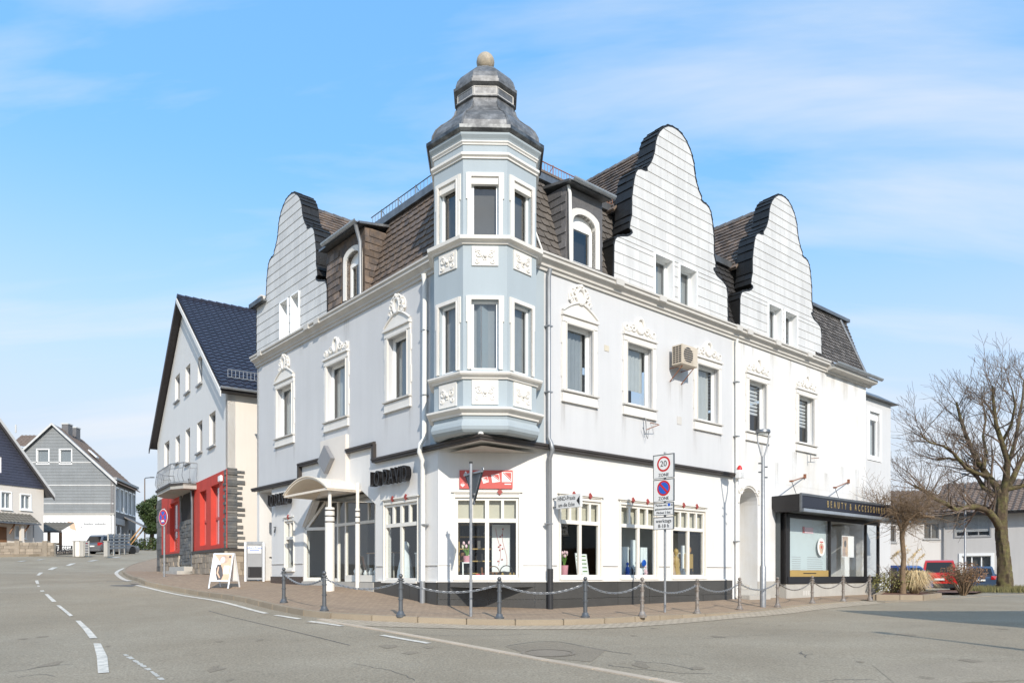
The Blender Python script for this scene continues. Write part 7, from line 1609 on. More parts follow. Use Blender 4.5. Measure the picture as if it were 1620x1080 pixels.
gt = thing('iron_gate', 'dark wrought iron garden gate with scrolls beside the block wall', 'gate', wf(X(101), 0, Z(876)))
m = Mb(); bar_frame(wf, X(88.5), X(114), Z(876), Z(862.5), -.05, 0, .05, m); m.build('gate_frame', 'black_metal', gt); m = Mb()
for k in range(7): m.tube(spiral(wf, X(91.5 + k * 3.3), Z(869 + 2 * (k % 2)), .16, 1.4, -.02, 1 if k % 2 else -1, k), .022, 5); m.tube([wf(X(89 + k * 3.6), -.02, Z(876)), wf(X(91 + k * 3.6), -.02, Z(863))], .02, 4)
m.build('scrollwork', 'black_metal', gt)
for i, (x, w_, mt, lb_) in enumerate(((116, 3, 'concrete', 'thin concrete gate post beside the iron gate'), (120, 7, 'frame_cream', 'cream painted gate pillar'), (127.5, 6, 'concrete', 'grey concrete pillar next to the cream pillar'), (165, 6, 'concrete', 'grey concrete pillar at the end of the slat fence by the car'))):
    o = Mb().box(wf, X(x), X(x + w_), -.25, .1, Z(880), Z(856)).build('gate_pillar', mt, bevel=.02); tag(o, lb_, 'pillar'); Mb().box(wf, X(x) - .03, X(x + w_) + .03, -.28, .13, Z(856), Z(855)).build('cap', 'concrete', o)
fn = thing('slat_fence', 'short grey fence with horizontal slats beside the silver car', 'fence', wf(X(137), 0, Z(876)))
for k in range(5): Mb().box(wf, X(134), X(140.5), -.06, 0, Z(874 - k * 4), Z(872 - k * 4)).build('slat', 'frame_grey', fn)
Mb().box(wf, X(133.6), X(134.6), -.08, .02, Z(879), Z(855)).build('post', 'concrete', fn); Mb().box(wf, X(140), X(141), -.08, .02, Z(879), Z(855)).build('post', 'concrete', fn)
fb = Fr(P(171, 0, 57).xy, P(205, 0, 66).xy - P(171, 0, 57).xy); 
if fb.n.y > 0: fb.n = -fb.n
fl_ = (P(205, 0, 66) - P(171, 0, 57)).xy.length; fn = thing('slat_fence', 'long grey slat fence below the grey house beside the road', 'fence', fb(fl_ / 2, 0, 2)); zf0 = P(0, 871, 57).z; zf1 = P(0, 868, 66).z
for k in range(5):
    h_ = .12 + k * .26; Mb().hexa([fb(0, -.03, zf0 + h_), fb(fl_, -.03, zf1 + h_), fb(fl_, .02, zf1 + h_), fb(0, .02, zf0 + h_), fb(0, -.03, zf0 + h_ + .14), fb(fl_, -.03, zf1 + h_ + .14), fb(fl_, .02, zf1 + h_ + .14), fb(0, .02, zf0 + h_ + .14)]).build('slat', 'frame_grey', fn)
for k in range(5): t_ = k / 4; Mb().box(fb, fl_ * t_ - .06, fl_ * t_ + .06, -.05, .05, zf0 + (zf1 - zf0) * t_ - .5, zf0 + (zf1 - zf0) * t_ + 1.35).build('post', 'concrete', fn)
# far pavement with kerb on the other side of the road
fk = resample([gpix(*p) for p in ((-60, 882), (0, 881), (60, 879.5), (110, 877), (150, 874), (190, 870.5), (215, 868.5))], 1.0)
m = strip(fk, 0.0, 3.4, .14); a = offs(fk, 0); n0 = len(m.v); m.v += [(p.x, p.y, G(p.x, p.y) - .05) for p in a]; n_ = len(a); m.f += [(i, i + 1, n0 + i + 1, n0 + i) for i in range(n_ - 1)]
tag(m.build('pavement', 'pavers', smooth=60), kind='structure')
for i in range(0, len(fk) - 1, 1):
    p, q = fk[i], fk[i + 1]; t_ = (q - p).normalized(); nn = Vector((-t_.y, t_.x)); e = t_ * .01
    c = [p + e - nn * .02, q - e - nn * .02, q - e + nn * .12, p + e + nn * .12]; Mb().hexa([Vector((*v, G(v.x, v.y) - .1)) for v in c] + [Vector((*v, G(v.x, v.y) + .155)) for v in c]).build('kerb_stone', 'kerb', bpy.data.objects['pavement.001'] if 'pavement.001' in bpy.data.objects else None)
# ------------------------------------------------------------------ cars
def car(name, label, b, heading, L, Wd, H, body, roofkind, mat, grp='parked cars'):
    t = thing(name, label, 'car' if roofkind != 'van' else 'van', b, grp); fx = Vector((math.cos(heading), math.sin(heading), 0)); fy = Vector((-fx.y, fx.x, 0))
    def cp(x, y, z): return b + fx * x + fy * y + Vector((0, 0, z))
    hw = Wd / 2; wr = .33; xf, xrw = L * .31, -L * .30; belt = H * .57; gc = .22
    def archp(xc): return [(xc + (wr + .06) * math.cos(a), wr + (wr + .06) * math.sin(a)) for a in np.linspace(-.35, PI + .35, 10)]
    hood = {'van': (L * .5, H * .50), 'hatch': (L * .5, H * .47), 'suv': (L * .5, H * .5)}[roofkind]
    lowp = [(-L * .49, gc + .08)] + [(x, z) for x, z in reversed(archp(xrw))] + [(x, z) for x, z in reversed(archp(xf))] + [(L * .48, gc), (L * .5, gc + .25), (L * .485, H * .42), (L * .36, H * .50), (L * .22, belt), (-L * .47, belt), (-L * .5, H * .48), (-L * .5, gc + .3)]
    m = Mb(); n = len(lowp); inset = lambda z: hw - (.05 if z < gc + .12 or z > belt - .03 else 0) 
    A = [cp(x, inset(z), z) for x, z in lowp]; B_ = [cp(x, -inset(z), z) for x, z in lowp]; tri = tessellate_polygon([[Vector((x, z, 0)) for x, z in lowp]])
    m.add(A + B_, [tuple(q) for q in tri] + [tuple(n + i for i in reversed(q)) for q in tri] + [(i, (i + 1) % n, n + (i + 1) % n, n + i) for i in range(n)])
    rb_ = {'van': (-L * .455, -L * .47), 'hatch': (-L * .36, -L * .48), 'suv': (-L * .40, -L * .48)}[roofkind]
    ghp = [(L * .23, belt - .01), (L * .05, H - .03), (-L * .05, H), (rb_[0] + .15, H - .01), (rb_[0], H - .07), (rb_[1], belt - .01)]
    gi_ = lambda z: hw - .06 - .16 * (z - belt) / (H - belt)
    n = len(ghp); A = [cp(x, gi_(z), z) for x, z in ghp]; B_ = [cp(x, -gi_(z), z) for x, z in ghp]; m.add(A + B_, [tuple(range(n)), tuple(range(2 * n - 1, n - 1, -1))] + [(i, (i + 1) % n, n + (i + 1) % n, n + i) for i in range(n)])
    m.build('body', mat, t, bevel=.035, smooth=40)
    for s in (-1, 1):
        def sp(x, z, o=.012): return cp(x, s * (gi_(z) + o), z)
        zb2, zt2 = belt + .05, H - .14
        xs_f = lambda z: L * .23 - (L * .18) * (z - belt) / (H - belt) - .10; xs_b = lambda z: rb_[1] + (rb_[0] - rb_[1]) * (z - belt) / (H - belt) + .14
        cuts = [(xs_f, lambda z: L * .02), (lambda z: -L * .005, lambda z: -L * .22), (lambda z: -L * .245, xs_b)]
        for c1, c2 in cuts: 
            q = [(c1(zb2), zb2), (c1(zt2), zt2), (c2(zt2), zt2), (c2(zb2), zb2)]; Mb().prism([sp(x, z) for x, z in q], [sp(x, z, -.03) for x, z in q]).build('side_window', 'car_glass', t)
        Mb().box(Fr(cp(0, 0, 0).xy, fx.xy, (fy * s).xy), L * .12, L * .16, hw, hw + .14, b.z + belt, b.z + belt + .14).build('mirror', mat, t, bevel=.02)
        Mb().box(Fr(cp(0, 0, 0).xy, fx.xy, (fy * s).xy), -L * .2, -L * .13, hw - .02, hw + .02, b.z + belt - .14, b.z + belt - .11).build('door_handle', 'plastic_black', t)
        tl = [(-L * .503, H * .48), (-L * .503, H * .62 if roofkind != 'van' else H * .72), (-L * .44, H * .60 if roofkind != 'van' else H * .68), (-L * .46, H * .46)]
        z0_, z1_ = (belt - .22, belt + .02); Mb().prism([cp(-L * .507, s * (hw - .05), z0_), cp(-L * .507, s * (hw - .32), z0_), cp(-L * .507, s * (hw - .30), z1_), cp(-L * .495, s * (hw - .05), z1_)], [cp(-L * .46, s * (hw + .006), z0_), cp(-L * .46, s * (hw - .3), z0_), cp(-L * .46, s * (hw - .3), z1_), cp(-L * .46, s * (hw + .006), z1_)]).build('tail_lamp', 'tail_red', t)
        Mb().prism([cp(L * .497, s * (hw - .08), H * .40), cp(L * .497, s * (hw - .42), H * .38), cp(L * .49, s * (hw - .40), H * .45), cp(L * .47, s * (hw - .06), H * .47)], [cp(L * .44, s * (hw + .004), H * .40), cp(L * .44, s * (hw - .4), H * .38), cp(L * .44, s * (hw - .4), H * .45), cp(L * .42, s * (hw + .004), H * .47)]).build('headlight', 'glass', t)
        for xc in (xf, xrw):
            w_ = Mb().lathe(cp(xc, s * (hw - .12), wr), [(wr - .02, -.11), (wr, -.08), (wr, .08), (wr - .02, .11), (wr * .62, .105)], 20, 0, fx, Vector((0, 0, 1)), fy * s).build('wheel', 'tyre', t, smooth=40)
            Mb().lathe(cp(xc, s * (hw - .12), wr), [(wr * .64, .05), (wr * .62, .10), (wr * .2, .085), (.02, .1)], 16, 0, fx, Vector((0, 0, 1)), fy * s).build('rim', 'rim', w_, smooth=30)
    xr_ = lambda z: rb_[1] + (rb_[0] - rb_[1]) * (z - belt) / (H - .07 - belt)
    q = [(belt + .06, hw - .22), (H - .15, hw - .30)]; Mb().prism([cp(xr_(q[0][0]) - .014, q[0][1], q[0][0]), cp(xr_(q[0][0]) - .014, -q[0][1], q[0][0]), cp(xr_(q[1][0]) - .014, -q[1][1], q[1][0]), cp(xr_(q[1][0]) - .014, q[1][1], q[1][0])], [cp(xr_(q[0][0]) + .04, q[0][1], q[0][0]), cp(xr_(q[0][0]) + .04, -q[0][1], q[0][0]), cp(xr_(q[1][0]) + .04, -q[1][1], q[1][0]), cp(xr_(q[1][0]) + .04, q[1][1], q[1][0])]).build('rear_window', 'car_glass', t)
    wx = lambda z: L * .23 - L * .18 * (z - belt) / (H - .03 - belt); Mb().prism([cp(wx(z) + .012, y, z) for y, z in ((hw - .2, belt + .04), (-hw + .2, belt + .04), (-hw + .28, H - .1), (hw - .28, H - .1))], [cp(wx(z) - .04, y, z) for y, z in ((hw - .2, belt + .04), (-hw + .2, belt + .04), (-hw + .28, H - .1), (hw - .28, H - .1))]).build('windscreen', 'car_glass', t)
    Mb().box(Fr(cp(0, 0, 0).xy, fy.xy, (-fx).xy), -hw + .05, hw - .05, L * .48, L * .515, b.z + gc, b.z + gc + .26).build('rear_bumper', 'plastic_black' if roofkind == 'van' else mat, t, bevel=.03); Mb().box(Fr(cp(0, 0, 0).xy, fy.xy, (-fx).xy), -.26, .26, L * .5, L * .522, b.z + H * .36, b.z + H * .36 + .11).build('number_plate', 'plate', t)
    return t
q = P(1476, 928, 44.0); q.z = G(q.x, q.y); car('red_van', 'red van parked behind the pampas grass and brown shrub', q + Vector((1.1, 1.4, 0)), math.radians(62), 4.6, 1.85, 1.86, None, 'van', 'car_red')
q = P(1408, 925, 44.0); q.z = G(q.x, q.y); car('blue_car', 'bright blue car parked behind the small pruned tree', q, math.radians(120), 4.1, 1.75, 1.5, None, 'hatch', 'car_blue')
q = P(1553, 924, 50.0); q.z = G(q.x, q.y); car('blue_grey_car', 'steel blue hatchback parked beside the trunk of the big bare tree', q + Vector((.6, 1.2, 0)), math.radians(60), 4.2, 1.78, 1.55, None, 'hatch', 'car_steelblue')
q = P(152, 871, 62.0); q.z = G(q.x, q.y) + .02; car('silver_car', 'dark silver car standing in the gateway before the white painted wall', q + Vector((.4, 1.8, 0)), math.radians(74), 4.3, 1.8, 1.6, None, 'suv', 'car_grey')
# ------------------------------------------------------------------ building on the right
RBo = P(1488, 0, 58.0).xy; RM = Fr(RBo, (.75, -.66), (-.66, -.75)); RLf = Fr(RBo, (-1, .06), (-.06, -1)); gz = -1.0
Rd = thing('clinic_building', 'two storey grey white building with brown tiled roof behind the bare tree', 'building', RM(4, 0, -1))
def wz(fr, x, y): return fr.px(x, y)
ezr = RM.px(1492, 812)[1]
mw = []
for x0, x1, yt, yb in ((1512, 1566, 818, 848), (1522, 1568, 879, 899)):
    a, zt2 = RM.px(x0, yt); b_, _ = RM.px(x1, yt); zb2 = RM.px(x0, yb)[1]; mw.append((a, b_, zb2, zt2))
Mb().wall(RM, rect(0, 16, gz - .5, ezr), [rect(*w_) for w_ in mw], 0, .3, .2).build('wall', 'clinic_wall', Rd)
w_ = simple_window(Rd, RM, *mw[0], .12, 'frame_grey', None, 3); m = Mb(); z = mw[0][3]
while z > mw[0][2] + .35: m.box(RM, mw[0][0], mw[0][1], -.06, -.04, z - .085, z - .01); z -= .095
m.build('blind', 'curtain_grey', w_); m = Mb(); bar_frame(RM, mw[0][0] - .1, mw[0][1] + .1, mw[0][2] - .12, mw[0][3] + .1, 0, .05, .1, m); m.build('casing', 'frame_grey', w_); Mb().box(RM, mw[0][0], mw[0][1], -.3, -.28, mw[0][2], mw[0][3]).build('niche', 'room_dark', w_)
w_ = simple_window(Rd, RM, *mw[1], .12, 'frame_white', 'room_mid', 3); m = Mb(); bar_frame(RM, mw[1][0] - .2, mw[1][1] + .2, mw[1][2] - .1, mw[1][3] + .2, 0, .06, .2, m); m.build('casing', 'frame_white', w_)
lw2 = []
for x0, x1, yt, yb in ((1462, 1486, 828, 852), (1399, 1417, 831, 857)):
    a, zt2 = RLf.px(x0, yt); b_ = RLf.px(x1, yt)[0]; lw2.append((min(a, b_), max(a, b_), RLf.px(x0, yb)[1], zt2))
Mb().wall(RLf, rect(0, 14, gz - .5, ezr - .0), [rect(*w_) for w_ in lw2], 0, .3, .2).build('wall', 'clinic_wall', Rd)
for q in lw2: w_ = simple_window(Rd, RLf, *q, .12, 'frame_grey', 'room_mid', 2); Mb().box(RLf, q[0] - .1, q[1] + .1, -.05, .1, q[2] - .1, q[2]).build('sill', 'frame_grey', w_)
m = Mb(); Uv = Vector((*RM.u, 0)); pantiles(m, RM(-.7, .9, ezr - .1), Uv, Vector((*(-RM.n), 0)) * .88 + Vector((0, 0, .44)), 17.5, 6.5, .42, .45, .05); m.build('roof', 'pantile_brown', Rd, recalc=False)
m = Mb(); pantiles(m, RLf(-.9, .9, ezr - .12), Vector((*RLf.u, 0)), Vector((*(-RLf.n), 0)) * .88 + Vector((0, 0, .46)), 15.5, 5.0, .42, .45, .05); m.build('roof', 'pantile_brown', Rd, recalc=False)
Mb().box(RM, -.7, 16.8, .0, .95, ezr - .22, ezr - .12).build('eave', 'fascia_dark', Rd); halfgutter(RM, -.7, 16.8, 1.0, ezr - .05, .09, 'gutter_dark', Rd)
Mb().box(RLf, .0, 14.6, .0, .95, ezr - .24, ezr - .14).build('eave', 'fascia_dark', Rd)
dmr = Mb().box(RM, 6.5, 16, -3.6, -1.6, ezr, ezr + 1.9).build('dormer', 'clad', Rd); Mb().box(RM, 6.2, 16.5, -4.2, -1.3, ezr + 1.9, ezr + 2.1).build('dormer_roof', 'zinc', dmr)
for u in (7.2, 9.6, 12): Mb().box(RM, u, u + 1.7, -1.6, -1.57, ezr + .5, ezr + 1.6).build('window', 'car_glass', dmr)
m = Mb(); pantiles(m, RM(5.5, -2.6, ezr + 2.1), Uv, Vector((*(-RM.n), 0)) * .8 + Vector((0, 0, .5)), 11, 4, .42, .45, .05); m.build('roof', 'pantile_brown', Rd, recalc=False)
Mb().box(RM, .6, 1.5, 0, .3, ezr - 4.6, ezr - 4.2).build('wall_box', 'frame_white', Rd); Mb().cyl(RM(.25, .08, gz), RM(.25, .08, ezr), .05, 6).build('downpipe', 'frame_grey', Rd)
# house outside the picture whose shadow falls on the side street
hx, hy = 10.4 + 10.4 * math.sin(SUN_T), 21.0 - 10.4 * math.cos(SUN_T)
oh = thing('corner_house', 'plain rendered house outside the picture that shades the side street', 'building', (hx + 4, hy - 3, -1.1)); of = Fr((hx, hy), (1, .1), (-.1, 1)); of.n = Vector((-.0995, .995))
zt_ = -1.0 + 6.0; Mb().box(of, 0, 9, -8, 0, -1.6, zt_).build('wall', 'cream_wall', oh); Mb().prism([of(-.3, .3, zt_), of(-.3, -8.3, zt_), of(-.3, -4, zt_ + 2.6)], [of(9.3, .3, zt_), of(9.3, -8.3, zt_), of(9.3, -4, zt_ + 2.6)]).build('roof', 'pantile_brown', oh)
for k in range(3): Mb().box(of, 1.2 + k * 2.6, 2.3 + k * 2.6, -.02, .02, 1.4, 2.9).build('window', 'car_glass', oh)
sb = thing('unseen_garage_row', 'low rendered garage added outside the picture to darken the shop window reflections', 'building', (27, 17, -1.1)); of = Fr((24, 23), (0, -1), (-1, 0))  # unseen building, added so the right-hand shop panes reflect something dark
Mb().box(of, 0, 11, -6, 0, -1.6, 3.3).build('wall', 'room_light', sb); Mb().box(of, -.2, 11.2, -6.2, .25, 3.3, 3.5).build('roof', 'slate_dark', sb)
for k in range(3): Mb().box(of, .8 + k * 3.5, 3.6 + k * 3.5, -.02, .03, -1.2, 1.4).build('garage_door', 'wood', sb)
# ------------------------------------------------------------------ planting on the right
def bed(name, pts, mat, h):
    w = [gpix(*p) for p in pts]; m = Mb(); m.v = [(p.x, p.y, G(p.x, p.y) + h) for p in w]; m.f = [tuple(range(len(w)))]; return m.build(name, mat), w
def bedw(name, w, mat, h):
    m = Mb(); m.v = [(p.x, p.y, G(p.x, p.y) + h) for p in w]; m.f = [tuple(range(len(w)))]; return m.build(name, mat)
f0, f1, f2 = gpix(1384, 949), gpix(1458, 949.5), gpix(1487, 945.5)
bw_ = [f0, f1, f2, f2 + Vector((.5, 2.6, 0)), f0 + Vector((1.6, 2.6, 0))]
bs_ = bedw('planting_bed', bw_, 'soil', .16); tag(bs_, kind='structure')
loop = bw_ + bw_[:1]
for a, b_ in zip(loop, loop[1:]):
    n_ = max(1, int((b_ - a).length / .8))
    for k in range(n_):
        p, q = a.lerp(b_, k / n_).xy, a.lerp(b_, (k + 1) / n_).xy; t_ = (q - p).normalized(); nn = Vector((-t_.y, t_.x)) * .07; e = t_ * .006
        c = [p + e - nn, q - e - nn, q - e + nn, p + e + nn]; Mb().hexa([Vector((*v, G(v.x, v.y) - .1)) for v in c] + [Vector((*v, G(v.x, v.y) + .20)) for v in c]).build('kerb_stone', 'kerb', bs_, bevel=.012)
bs2, bw2 = bed('planting_bed', ((1478, 941), (1545, 940), (1556, 937), (1550, 934), (1486, 935)), 'soil', .10); tag(bs2, kind='structure')
kr = resample([gpix(*p) for p in ((1400, 952.5), (1486, 949), (1560, 943), (1640, 937.5), (1720, 933))], .9)
for a, b_ in zip(kr, kr[1:]):
    t_ = (b_ - a).normalized(); nn = Vector((-t_.y, t_.x)); e = t_ * .006; c = [a + e, b_ - e, b_ - e + nn * .3, a + e + nn * .3]
    Mb().hexa([Vector((*v, G(v.x, v.y) - .1)) for v in c] + [Vector((*v, G(v.x, v.y) + .018)) for v in c]).build('gutter_stone', 'kerb', road)
def leafcloud(m, c, rx, ry, rz, n, s, hole=.0, shape=None, up=.3):
    for _ in range(n):
        while True:
            v = Vector((random.uniform(-1, 1), random.uniform(-1, 1), random.uniform(-1, 1)))
            l = v.length
            if l <= 1 and l > hole and (shape is None or shape(v)): break
        p = Vector((c[0] + v.x * rx, c[1] + v.y * ry, c[2] + v.z * rz)); a = Vector((random.gauss(0, 1), random.gauss(0, 1), random.gauss(0, 1) + up)).normalized(); b_ = a.orthogonal().normalized(); ss = s * random.uniform(.6, 1.3)
        cc = a.cross(b_); m.add([p - b_ * ss, p + cc * ss * .45, p + b_ * ss, p - cc * ss * .45], [(0, 1, 2, 3)])
    return m
def twigs(m, base, n, h, spread, r=.012, seg=4, up=1.0, sub=3):
    for _ in range(n):
        a = random.uniform(0, 2 * PI); s = spread * random.uniform(.2, 1); tip = base + Vector((math.cos(a) * s, math.sin(a) * s, h * random.uniform(.6, 1))); mid = base.lerp(tip, .5) + Vector((random.uniform(-.1, .1), random.uniform(-.1, .1), h * .08))
        pts = [base + Vector((math.cos(a) * .08, math.sin(a) * .08, 0)), mid, tip]; m.tube(pts, [r, r * .7, r * .3], 4)
        for _ in range(sub):
            t_ = random.uniform(.3, .95); p = mid.lerp(tip, t_); q = p + Vector((random.uniform(-1, 1), random.uniform(-1, 1), random.uniform(.1, 1))) * h * .22; m.tube([p, q], [r * .5, r * .2], 3)
    return m
g = P(1414, 0, 28.6); g.z = G(g.x, g.y) + .16; t = thing('green_shrub', 'loose yellow green shrub at the foot of the small pruned tree', 'shrub', g); m = leafcloud(leafcloud(leafcloud(Mb(), g + Vector((-.1, 0, .42)), .75, .6, .45, 800, .045, .2), g + Vector((.5, .1, .35)), .5, .4, .36, 350, .045, .1), g + Vector((-.5, 0, .3)), .4, .4, .32, 260, .045, .1); m.build('foliage', 'leaf_green', t, recalc=False); twigs(Mb(), g, 40, 1.0, .8).build('twigs', 'twig', t)
g = P(1447, 0, 28.9); g.z = G(g.x, g.y) + .12; t = thing('pampas_grass', 'straw coloured pampas grass clump with feathery plumes', 'grass clump', g); m = Mb()
for _ in range(1100):
    a = random.uniform(0, 2 * PI); s = random.uniform(.3, 1.25); h = random.uniform(.4, .95); d = Vector((math.cos(a), math.sin(a), 0)); sd = Vector((-d.y, d.x, 0)) * .008; p0 = g + d * .12 * random.random(); p1 = p0 + d * s * .45 + Vector((0, 0, h)); p2 = p0 + d * s + Vector((0, 0, h * random.uniform(.1, .75))); m.add([p0 - sd, p0 + sd, p1 + sd, p1 - sd, p2], [(0, 1, 2, 3), (3, 2, 4)])
m.build('blades', 'pampas', t, recalc=False); m = Mb()
for _ in range(13):
    a = random.uniform(0, 2 * PI); tp = g + Vector((math.cos(a) * .5 - .35, math.sin(a) * .5, random.uniform(1.2, 1.6))); m.tube([g, g.lerp(tp, .6) + Vector((0, 0, .1)), tp], .008, 3)
    for k in range(60): v = tp + Vector((.28 * k / 60, 0, .28 * k / 60)) ; w_ = Vector((random.uniform(-.05, .05), random.uniform(-.05, .05), random.uniform(-.06, .03))); m.add([v, v + w_ + Vector((.01, 0, 0)), v + w_ * 1.6 + Vector((0, 0, .03))], [(0, 1, 2)])
m.build('plumes', 'pampas', t, recalc=False)
g = P(1524, 0, 33.0); g.z = G(g.x, g.y); t = thing('brown_shrub', 'rounded brown winter shrub with twisted stems before the red van', 'shrub', g); twigs(Mb(), g, 55, 1.3, 1.0, .022, sub=4).build('stems', 'bark_light', t); leafcloud(Mb(), g + Vector((0, 0, .95)), 1.0, .8, .55, 1500, .045, .2).build('foliage', 'leaf_brown', t, recalc=False)
g = gpix(1448, 931); 
for i, (x, y, w_, n, lb_) in enumerate(((1425, 926, 2.4, 1500, 'low brown hedge in front of the blue car'), (1600, 925, 3.0, 2600, 'clipped brown beech hedge right of the big tree trunk'))):
    g = gpix(x, y); t = thing('hedge', lb_, 'hedge', g); leafcloud(Mb(), g + Vector((.5, 0, .55)), w_, .6, .65, n * 2, .06, 0).build('foliage', 'leaf_brown', t, recalc=False); twigs(Mb(), g + Vector((.5, 0, 0)), 30, 1.1, w_ * .7).build('twigs', 'twig', t)
gr = Mb(); 
for _ in range(5000):
    x, y = random.uniform(1528, 1660), random.uniform(925, 930.5); k = (x - CX) / F; Y = 43 + random.uniform(-3, 5); p = Vector((k * Y, Y, G(k * Y, Y) + .05)); a = random.uniform(0, 6.3); s = Vector((math.cos(a), math.sin(a), 0)) * .02; gr.add([p - s, p + s, p + Vector((random.uniform(-.1, .1), random.uniform(-.1, .1), random.uniform(.12, .4)))], [(0, 1, 2)])
o = gr.build('grass', 'grass', recalc=False); tag(o, 'rough grass verge around the foot of the big bare tree', 'grass', kind='stuff')
# ------------------------------------------------------------------ trees
def grow(m, p, d, L, r, lev, maxlev, spread=.6, upb=.25, nb=(3, 5), minr=.004):
    seg = 4; pts = [p.copy()]; rs = [r]; dd = d.normalized(); q = p.copy()
    for i in range(seg):
        dd = (dd + Vector((random.gauss(0, .13), random.gauss(0, .13), random.gauss(0, .10) + upb * .12))).normalized(); q = q + dd * (L / seg); pts.append(q.copy()); rs.append(max(r * (1 - .55 * (i + 1) / seg), minr))
    m.tube(pts, rs, 6 if lev == 0 else (5 if lev == 1 else 3), cap=False)
    if lev >= maxlev: return
    for k in range(random.randint(*nb) + (1 if lev == 0 else 0)):
        t_ = random.uniform(.25, 1.0); i = min(int(t_ * seg), seg - 1); base = pts[i].lerp(pts[i + 1], t_ * seg - i); ax_ = dd.orthogonal().normalized(); ax_.rotate(Matrix.Rotation(random.uniform(0, 2 * PI), 3, dd)); nd = (dd * (1 - spread * .4) + ax_ * spread * random.uniform(.7, 1.3) + Vector((0, 0, upb))).normalized()
        grow(m, base, nd, L * random.uniform(.5, .75), rs[i] * random.uniform(.42, .6), lev + 1, maxlev, spread, upb, nb, minr)
    grow(m, pts[-1], dd, L * .65, rs[-1] * .9, lev + 1, maxlev, spread, upb, nb, minr)
TY = 44.0
def tp(x, y, dy=0): return P(x, y, TY + dy)
g = gpix(1590, 921); tb_ = tp(1590, 922); tb_.z = G(tb_.x, tb_.y)
bt = thing('bare_tree', 'big bare tree with thick mossy trunk and spreading limbs at the right', 'tree', tb_); tk = Mb()
ctl = [tb_ - Vector((0, 0, .3)), tb_ + Vector((0, 0, .25)), tp(1588, 890), tp(1585, 850), tp(1584, 815), tp(1586, 780)]; cr_ = [.60, .42, .34, .31, .30, .28]
NS, NR = 30, 44; tv = []
for i in range(NR):
    f = i / (NR - 1) * 5; k_ = min(int(f), 4); c_ = ctl[k_].lerp(ctl[k_ + 1], f - k_); r_ = cr_[k_] + (cr_[k_ + 1] - cr_[k_]) * (f - k_)
    for j in range(NS):
        a = 2 * PI * j / NS; rr = r_ * (1 + .07 * math.sin(5 * a + i * .25) + (.07 if (j + (i // 5)) % 3 == 0 else -.03) + random.uniform(-.03, .03)); tv.append(c_ + Vector((math.cos(a) * rr, math.sin(a) * rr, 0)))
tk.add(tv, [(i * NS + j, i * NS + (j + 1) % NS, (i + 1) * NS + (j + 1) % NS, (i + 1) * NS + j) for i in range(NR - 1) for j in range(NS)])
tk.build('trunk', 'bark', bt, smooth=60)
limbs = [([(1583, 838), (1575, 822), (1562, 806), (1545, 801), (1530, 802), (1513, 807), (1498, 797), (1480, 789), (1462, 776), (1446, 768)], .24, -1.5), ([(1586, 785), (1577, 770), (1562, 752), (1550, 735), (1538, 712), (1528, 688), (1520, 664), (1513, 636)], .23, 1.0), ([(1585, 790), (1570, 779), (1556, 771), (1548, 757), (1535, 742), (1520, 729), (1500, 724), (1482, 728)], .16, 2.0),
         ([(1587, 782), (1592, 755), (1594, 728), (1585, 700), (1576, 672), (1572, 640), (1570, 610)], .22, -1.0), ([(1587, 780), (1602, 757), (1612, 735), (1626, 710), (1640, 690)], .22, .5), ([(1590, 742), (1600, 720), (1608, 690), (1612, 660), (1618, 628), (1620, 600)], .15, 1.5), ([(1562, 752), (1545, 748), (1528, 740), (1508, 716), (1492, 705), (1472, 700), (1458, 690)], .13, -2.0), ([(1586, 775), (1610, 770), (1640, 762), (1670, 740)], .17, -1.0), ([(1556, 742), (1560, 715), (1555, 690), (1560, 660), (1552, 630)], .11, 2.5), ([(1585, 700), (1600, 672), (1606, 640), (1600, 612)], .10, -2)]
lm = Mb(); tw = Mb()
for pts, r, dy in limbs:
    n = len(pts); W3 = [tp(x, y, dy * (i / n) ** .8) for i, (x, y) in enumerate(pts)]; rs = [r * (1 - .72 * i / (n - 1)) for i in range(n)]; lm.tube(W3, rs, 8)
    for i in range(2, n):
        for _ in range(3 if i < n - 1 else 6):
            dirn = (W3[i] - W3[i - 1]).normalized(); ax_ = Vector((random.gauss(0, 1), random.gauss(0, .8), random.gauss(.55, .6))); f = random.random(); b_ = W3[i - 1].lerp(W3[i], f); grow(tw, b_, (dirn * .5 + ax_ * .6), random.uniform(1.0, 1.9), max(rs[i] * .42, .026), 0, 2, .75, .28, (2, 4), .008)
lm.build('limbs', 'bark', bt, smooth=60); tw.build('crown', 'twig', bt, recalc=False)
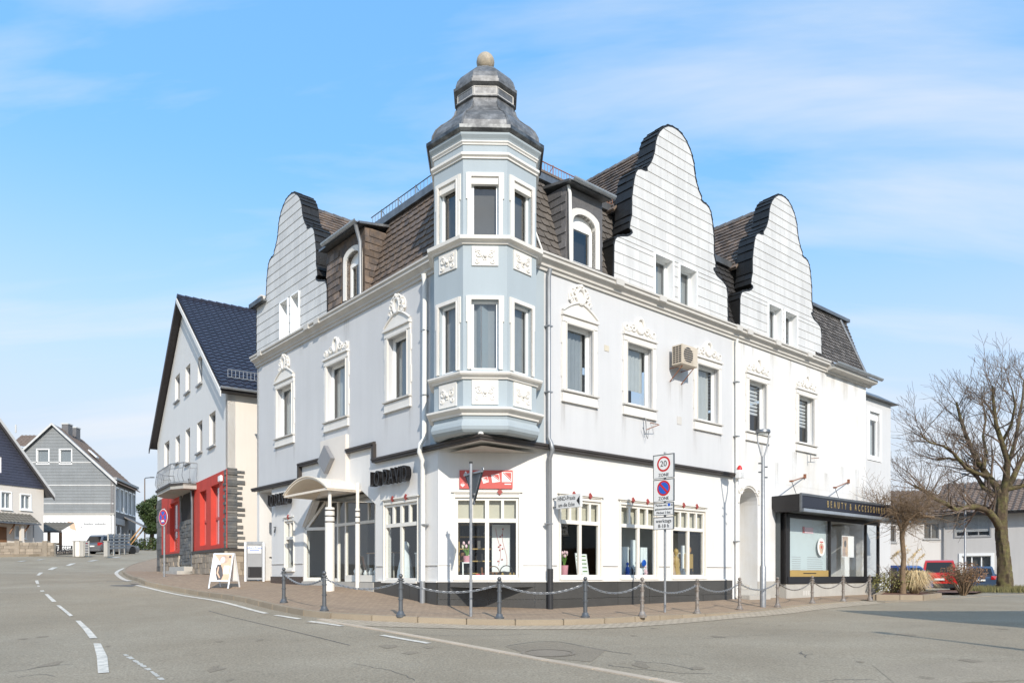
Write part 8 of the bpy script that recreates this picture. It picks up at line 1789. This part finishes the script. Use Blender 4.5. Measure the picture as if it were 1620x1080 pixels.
# small pruned tree in the planting bed
pb = P(1428, 0, 28.2); pb.z = G(pb.x, pb.y) + .1; PY = pb.y; pt = thing('pruned_tree', 'small knobbly pruned tree with bare twigs before the beauty shop', 'tree', pb); q = lambda x, y, dy=0: P(x, y, PY + dy)
Mb().tube([pb - Vector((0, 0, .1)), q(1428, 905), q(1430, 880), q(1427, 850), q(1428, 838)], [.13, .10, .085, .085, .10], 10).build('trunk', 'bark_light', pt, smooth=60)
lm = Mb(); tw = Mb()
for pts in ([(1428, 842), (1422, 826), (1416, 812), (1412, 800)], [(1428, 842), (1434, 825), (1446, 815), (1458, 806), (1468, 800)], [(1428, 842), (1430, 820), (1426, 800), (1424, 782)], [(1418, 814), (1404, 806), (1392, 800), (1380, 797)], [(1434, 828), (1438, 810), (1434, 792)], [(1446, 815), (1462, 816), (1478, 818)]):
    dy = random.uniform(-.5, .5); W3 = [q(x, y, dy * i / 3) for i, (x, y) in enumerate(pts)]; lm.tube(W3, [.075, .055, .045, .035, .03][:len(pts)], 7)
    for i in range(1, len(W3)):
        for _ in range(8): grow(tw, W3[i - 1].lerp(W3[i], random.random()), Vector((random.gauss(0, 1), random.gauss(0, .8), random.gauss(.35, .6))), random.uniform(.4, .9), .014, 0, 2, .9, .12, (2, 3), .004)
lm.build('limbs', 'bark_light', pt, smooth=60); tw.build('crown', 'bark_light', pt, recalc=False)
# evergreen tree beyond the red house, and hedge at its foot
eb = gpix(238, 868); t = thing('evergreen_tree', 'dense olive green tree beyond the red house beside the brown lamp', 'tree', eb); s_ = eb.y / F; m = Mb()
for _ in range(26): c = eb + Vector((random.uniform(-12, 22) * s_, random.uniform(-1.5, 1.5), random.uniform(28, 78) * s_)); leafcloud(m, c, 11 * s_, 11 * s_, 9 * s_, 420, .16, .3)
m.build('crown', 'leaf_dark', t, recalc=False); m = Mb(); m.tube([eb, eb + Vector((.3, 0, 30 * s_)), eb + Vector((.6, 0, 70 * s_))], [.35, .25, .05], 8); m.tube([eb + Vector((.2, 0, 20 * s_)), eb + Vector((-1.2, .3, 55 * s_))], [.18, .04], 6); m.build('trunk', 'bark', t)
hg = gpix(240, 870); t = thing('hedge', 'dark low hedge at the foot of the olive green tree', 'hedge', hg); leafcloud(Mb(), hg + Vector((1, .5, .7)), 4.5, .8, .8, 2500, .14, 0).build('foliage', 'leaf_dark', t, recalc=False)
# low wooded rise along the skyline far behind
m = Mb()
for k in range(260):
    x = random.uniform(-220, 240); y = random.uniform(170, 230); c = Vector((x, y, (3.0 if x < 0 else .5) + random.uniform(0, 2))); leafcloud(m, c, 6, 4, 3.2, 60, .9, .2)
o = m.build('far_woods', 'leaf_dark', recalc=False); tag(o, 'far line of woods behind the houses', 'woods', kind='stuff')
# traffic mirror by the hedge
mb_ = gpix(1598, 925); t = thing('traffic_mirror', 'round traffic mirror beside the big tree trunk', 'mirror', mb_); s_ = mb_.y / F; Mb().cyl(mb_, mb_ + Vector((0, 0, 42 * s_)), .04, 8).build('post', 'steel_galv', t); c_ = mb_ + Vector((0, -.08, 36 * s_)); Mb().lathe(c_, [(.33, -.03), (.36, 0), (.33, .03), (.02, .05)], 20, 0, Vector((1, 0, 0)), Vector((0, 0, 1)), Vector((0, -1, 0))).build('frame', 'plastic_black', t); Mb().lathe(c_, [(.30, .052), (.02, .06)], 20, 0, Vector((1, 0, 0)), Vector((0, 0, 1)), Vector((0, -1, 0))).build('glass', 'rim', t)
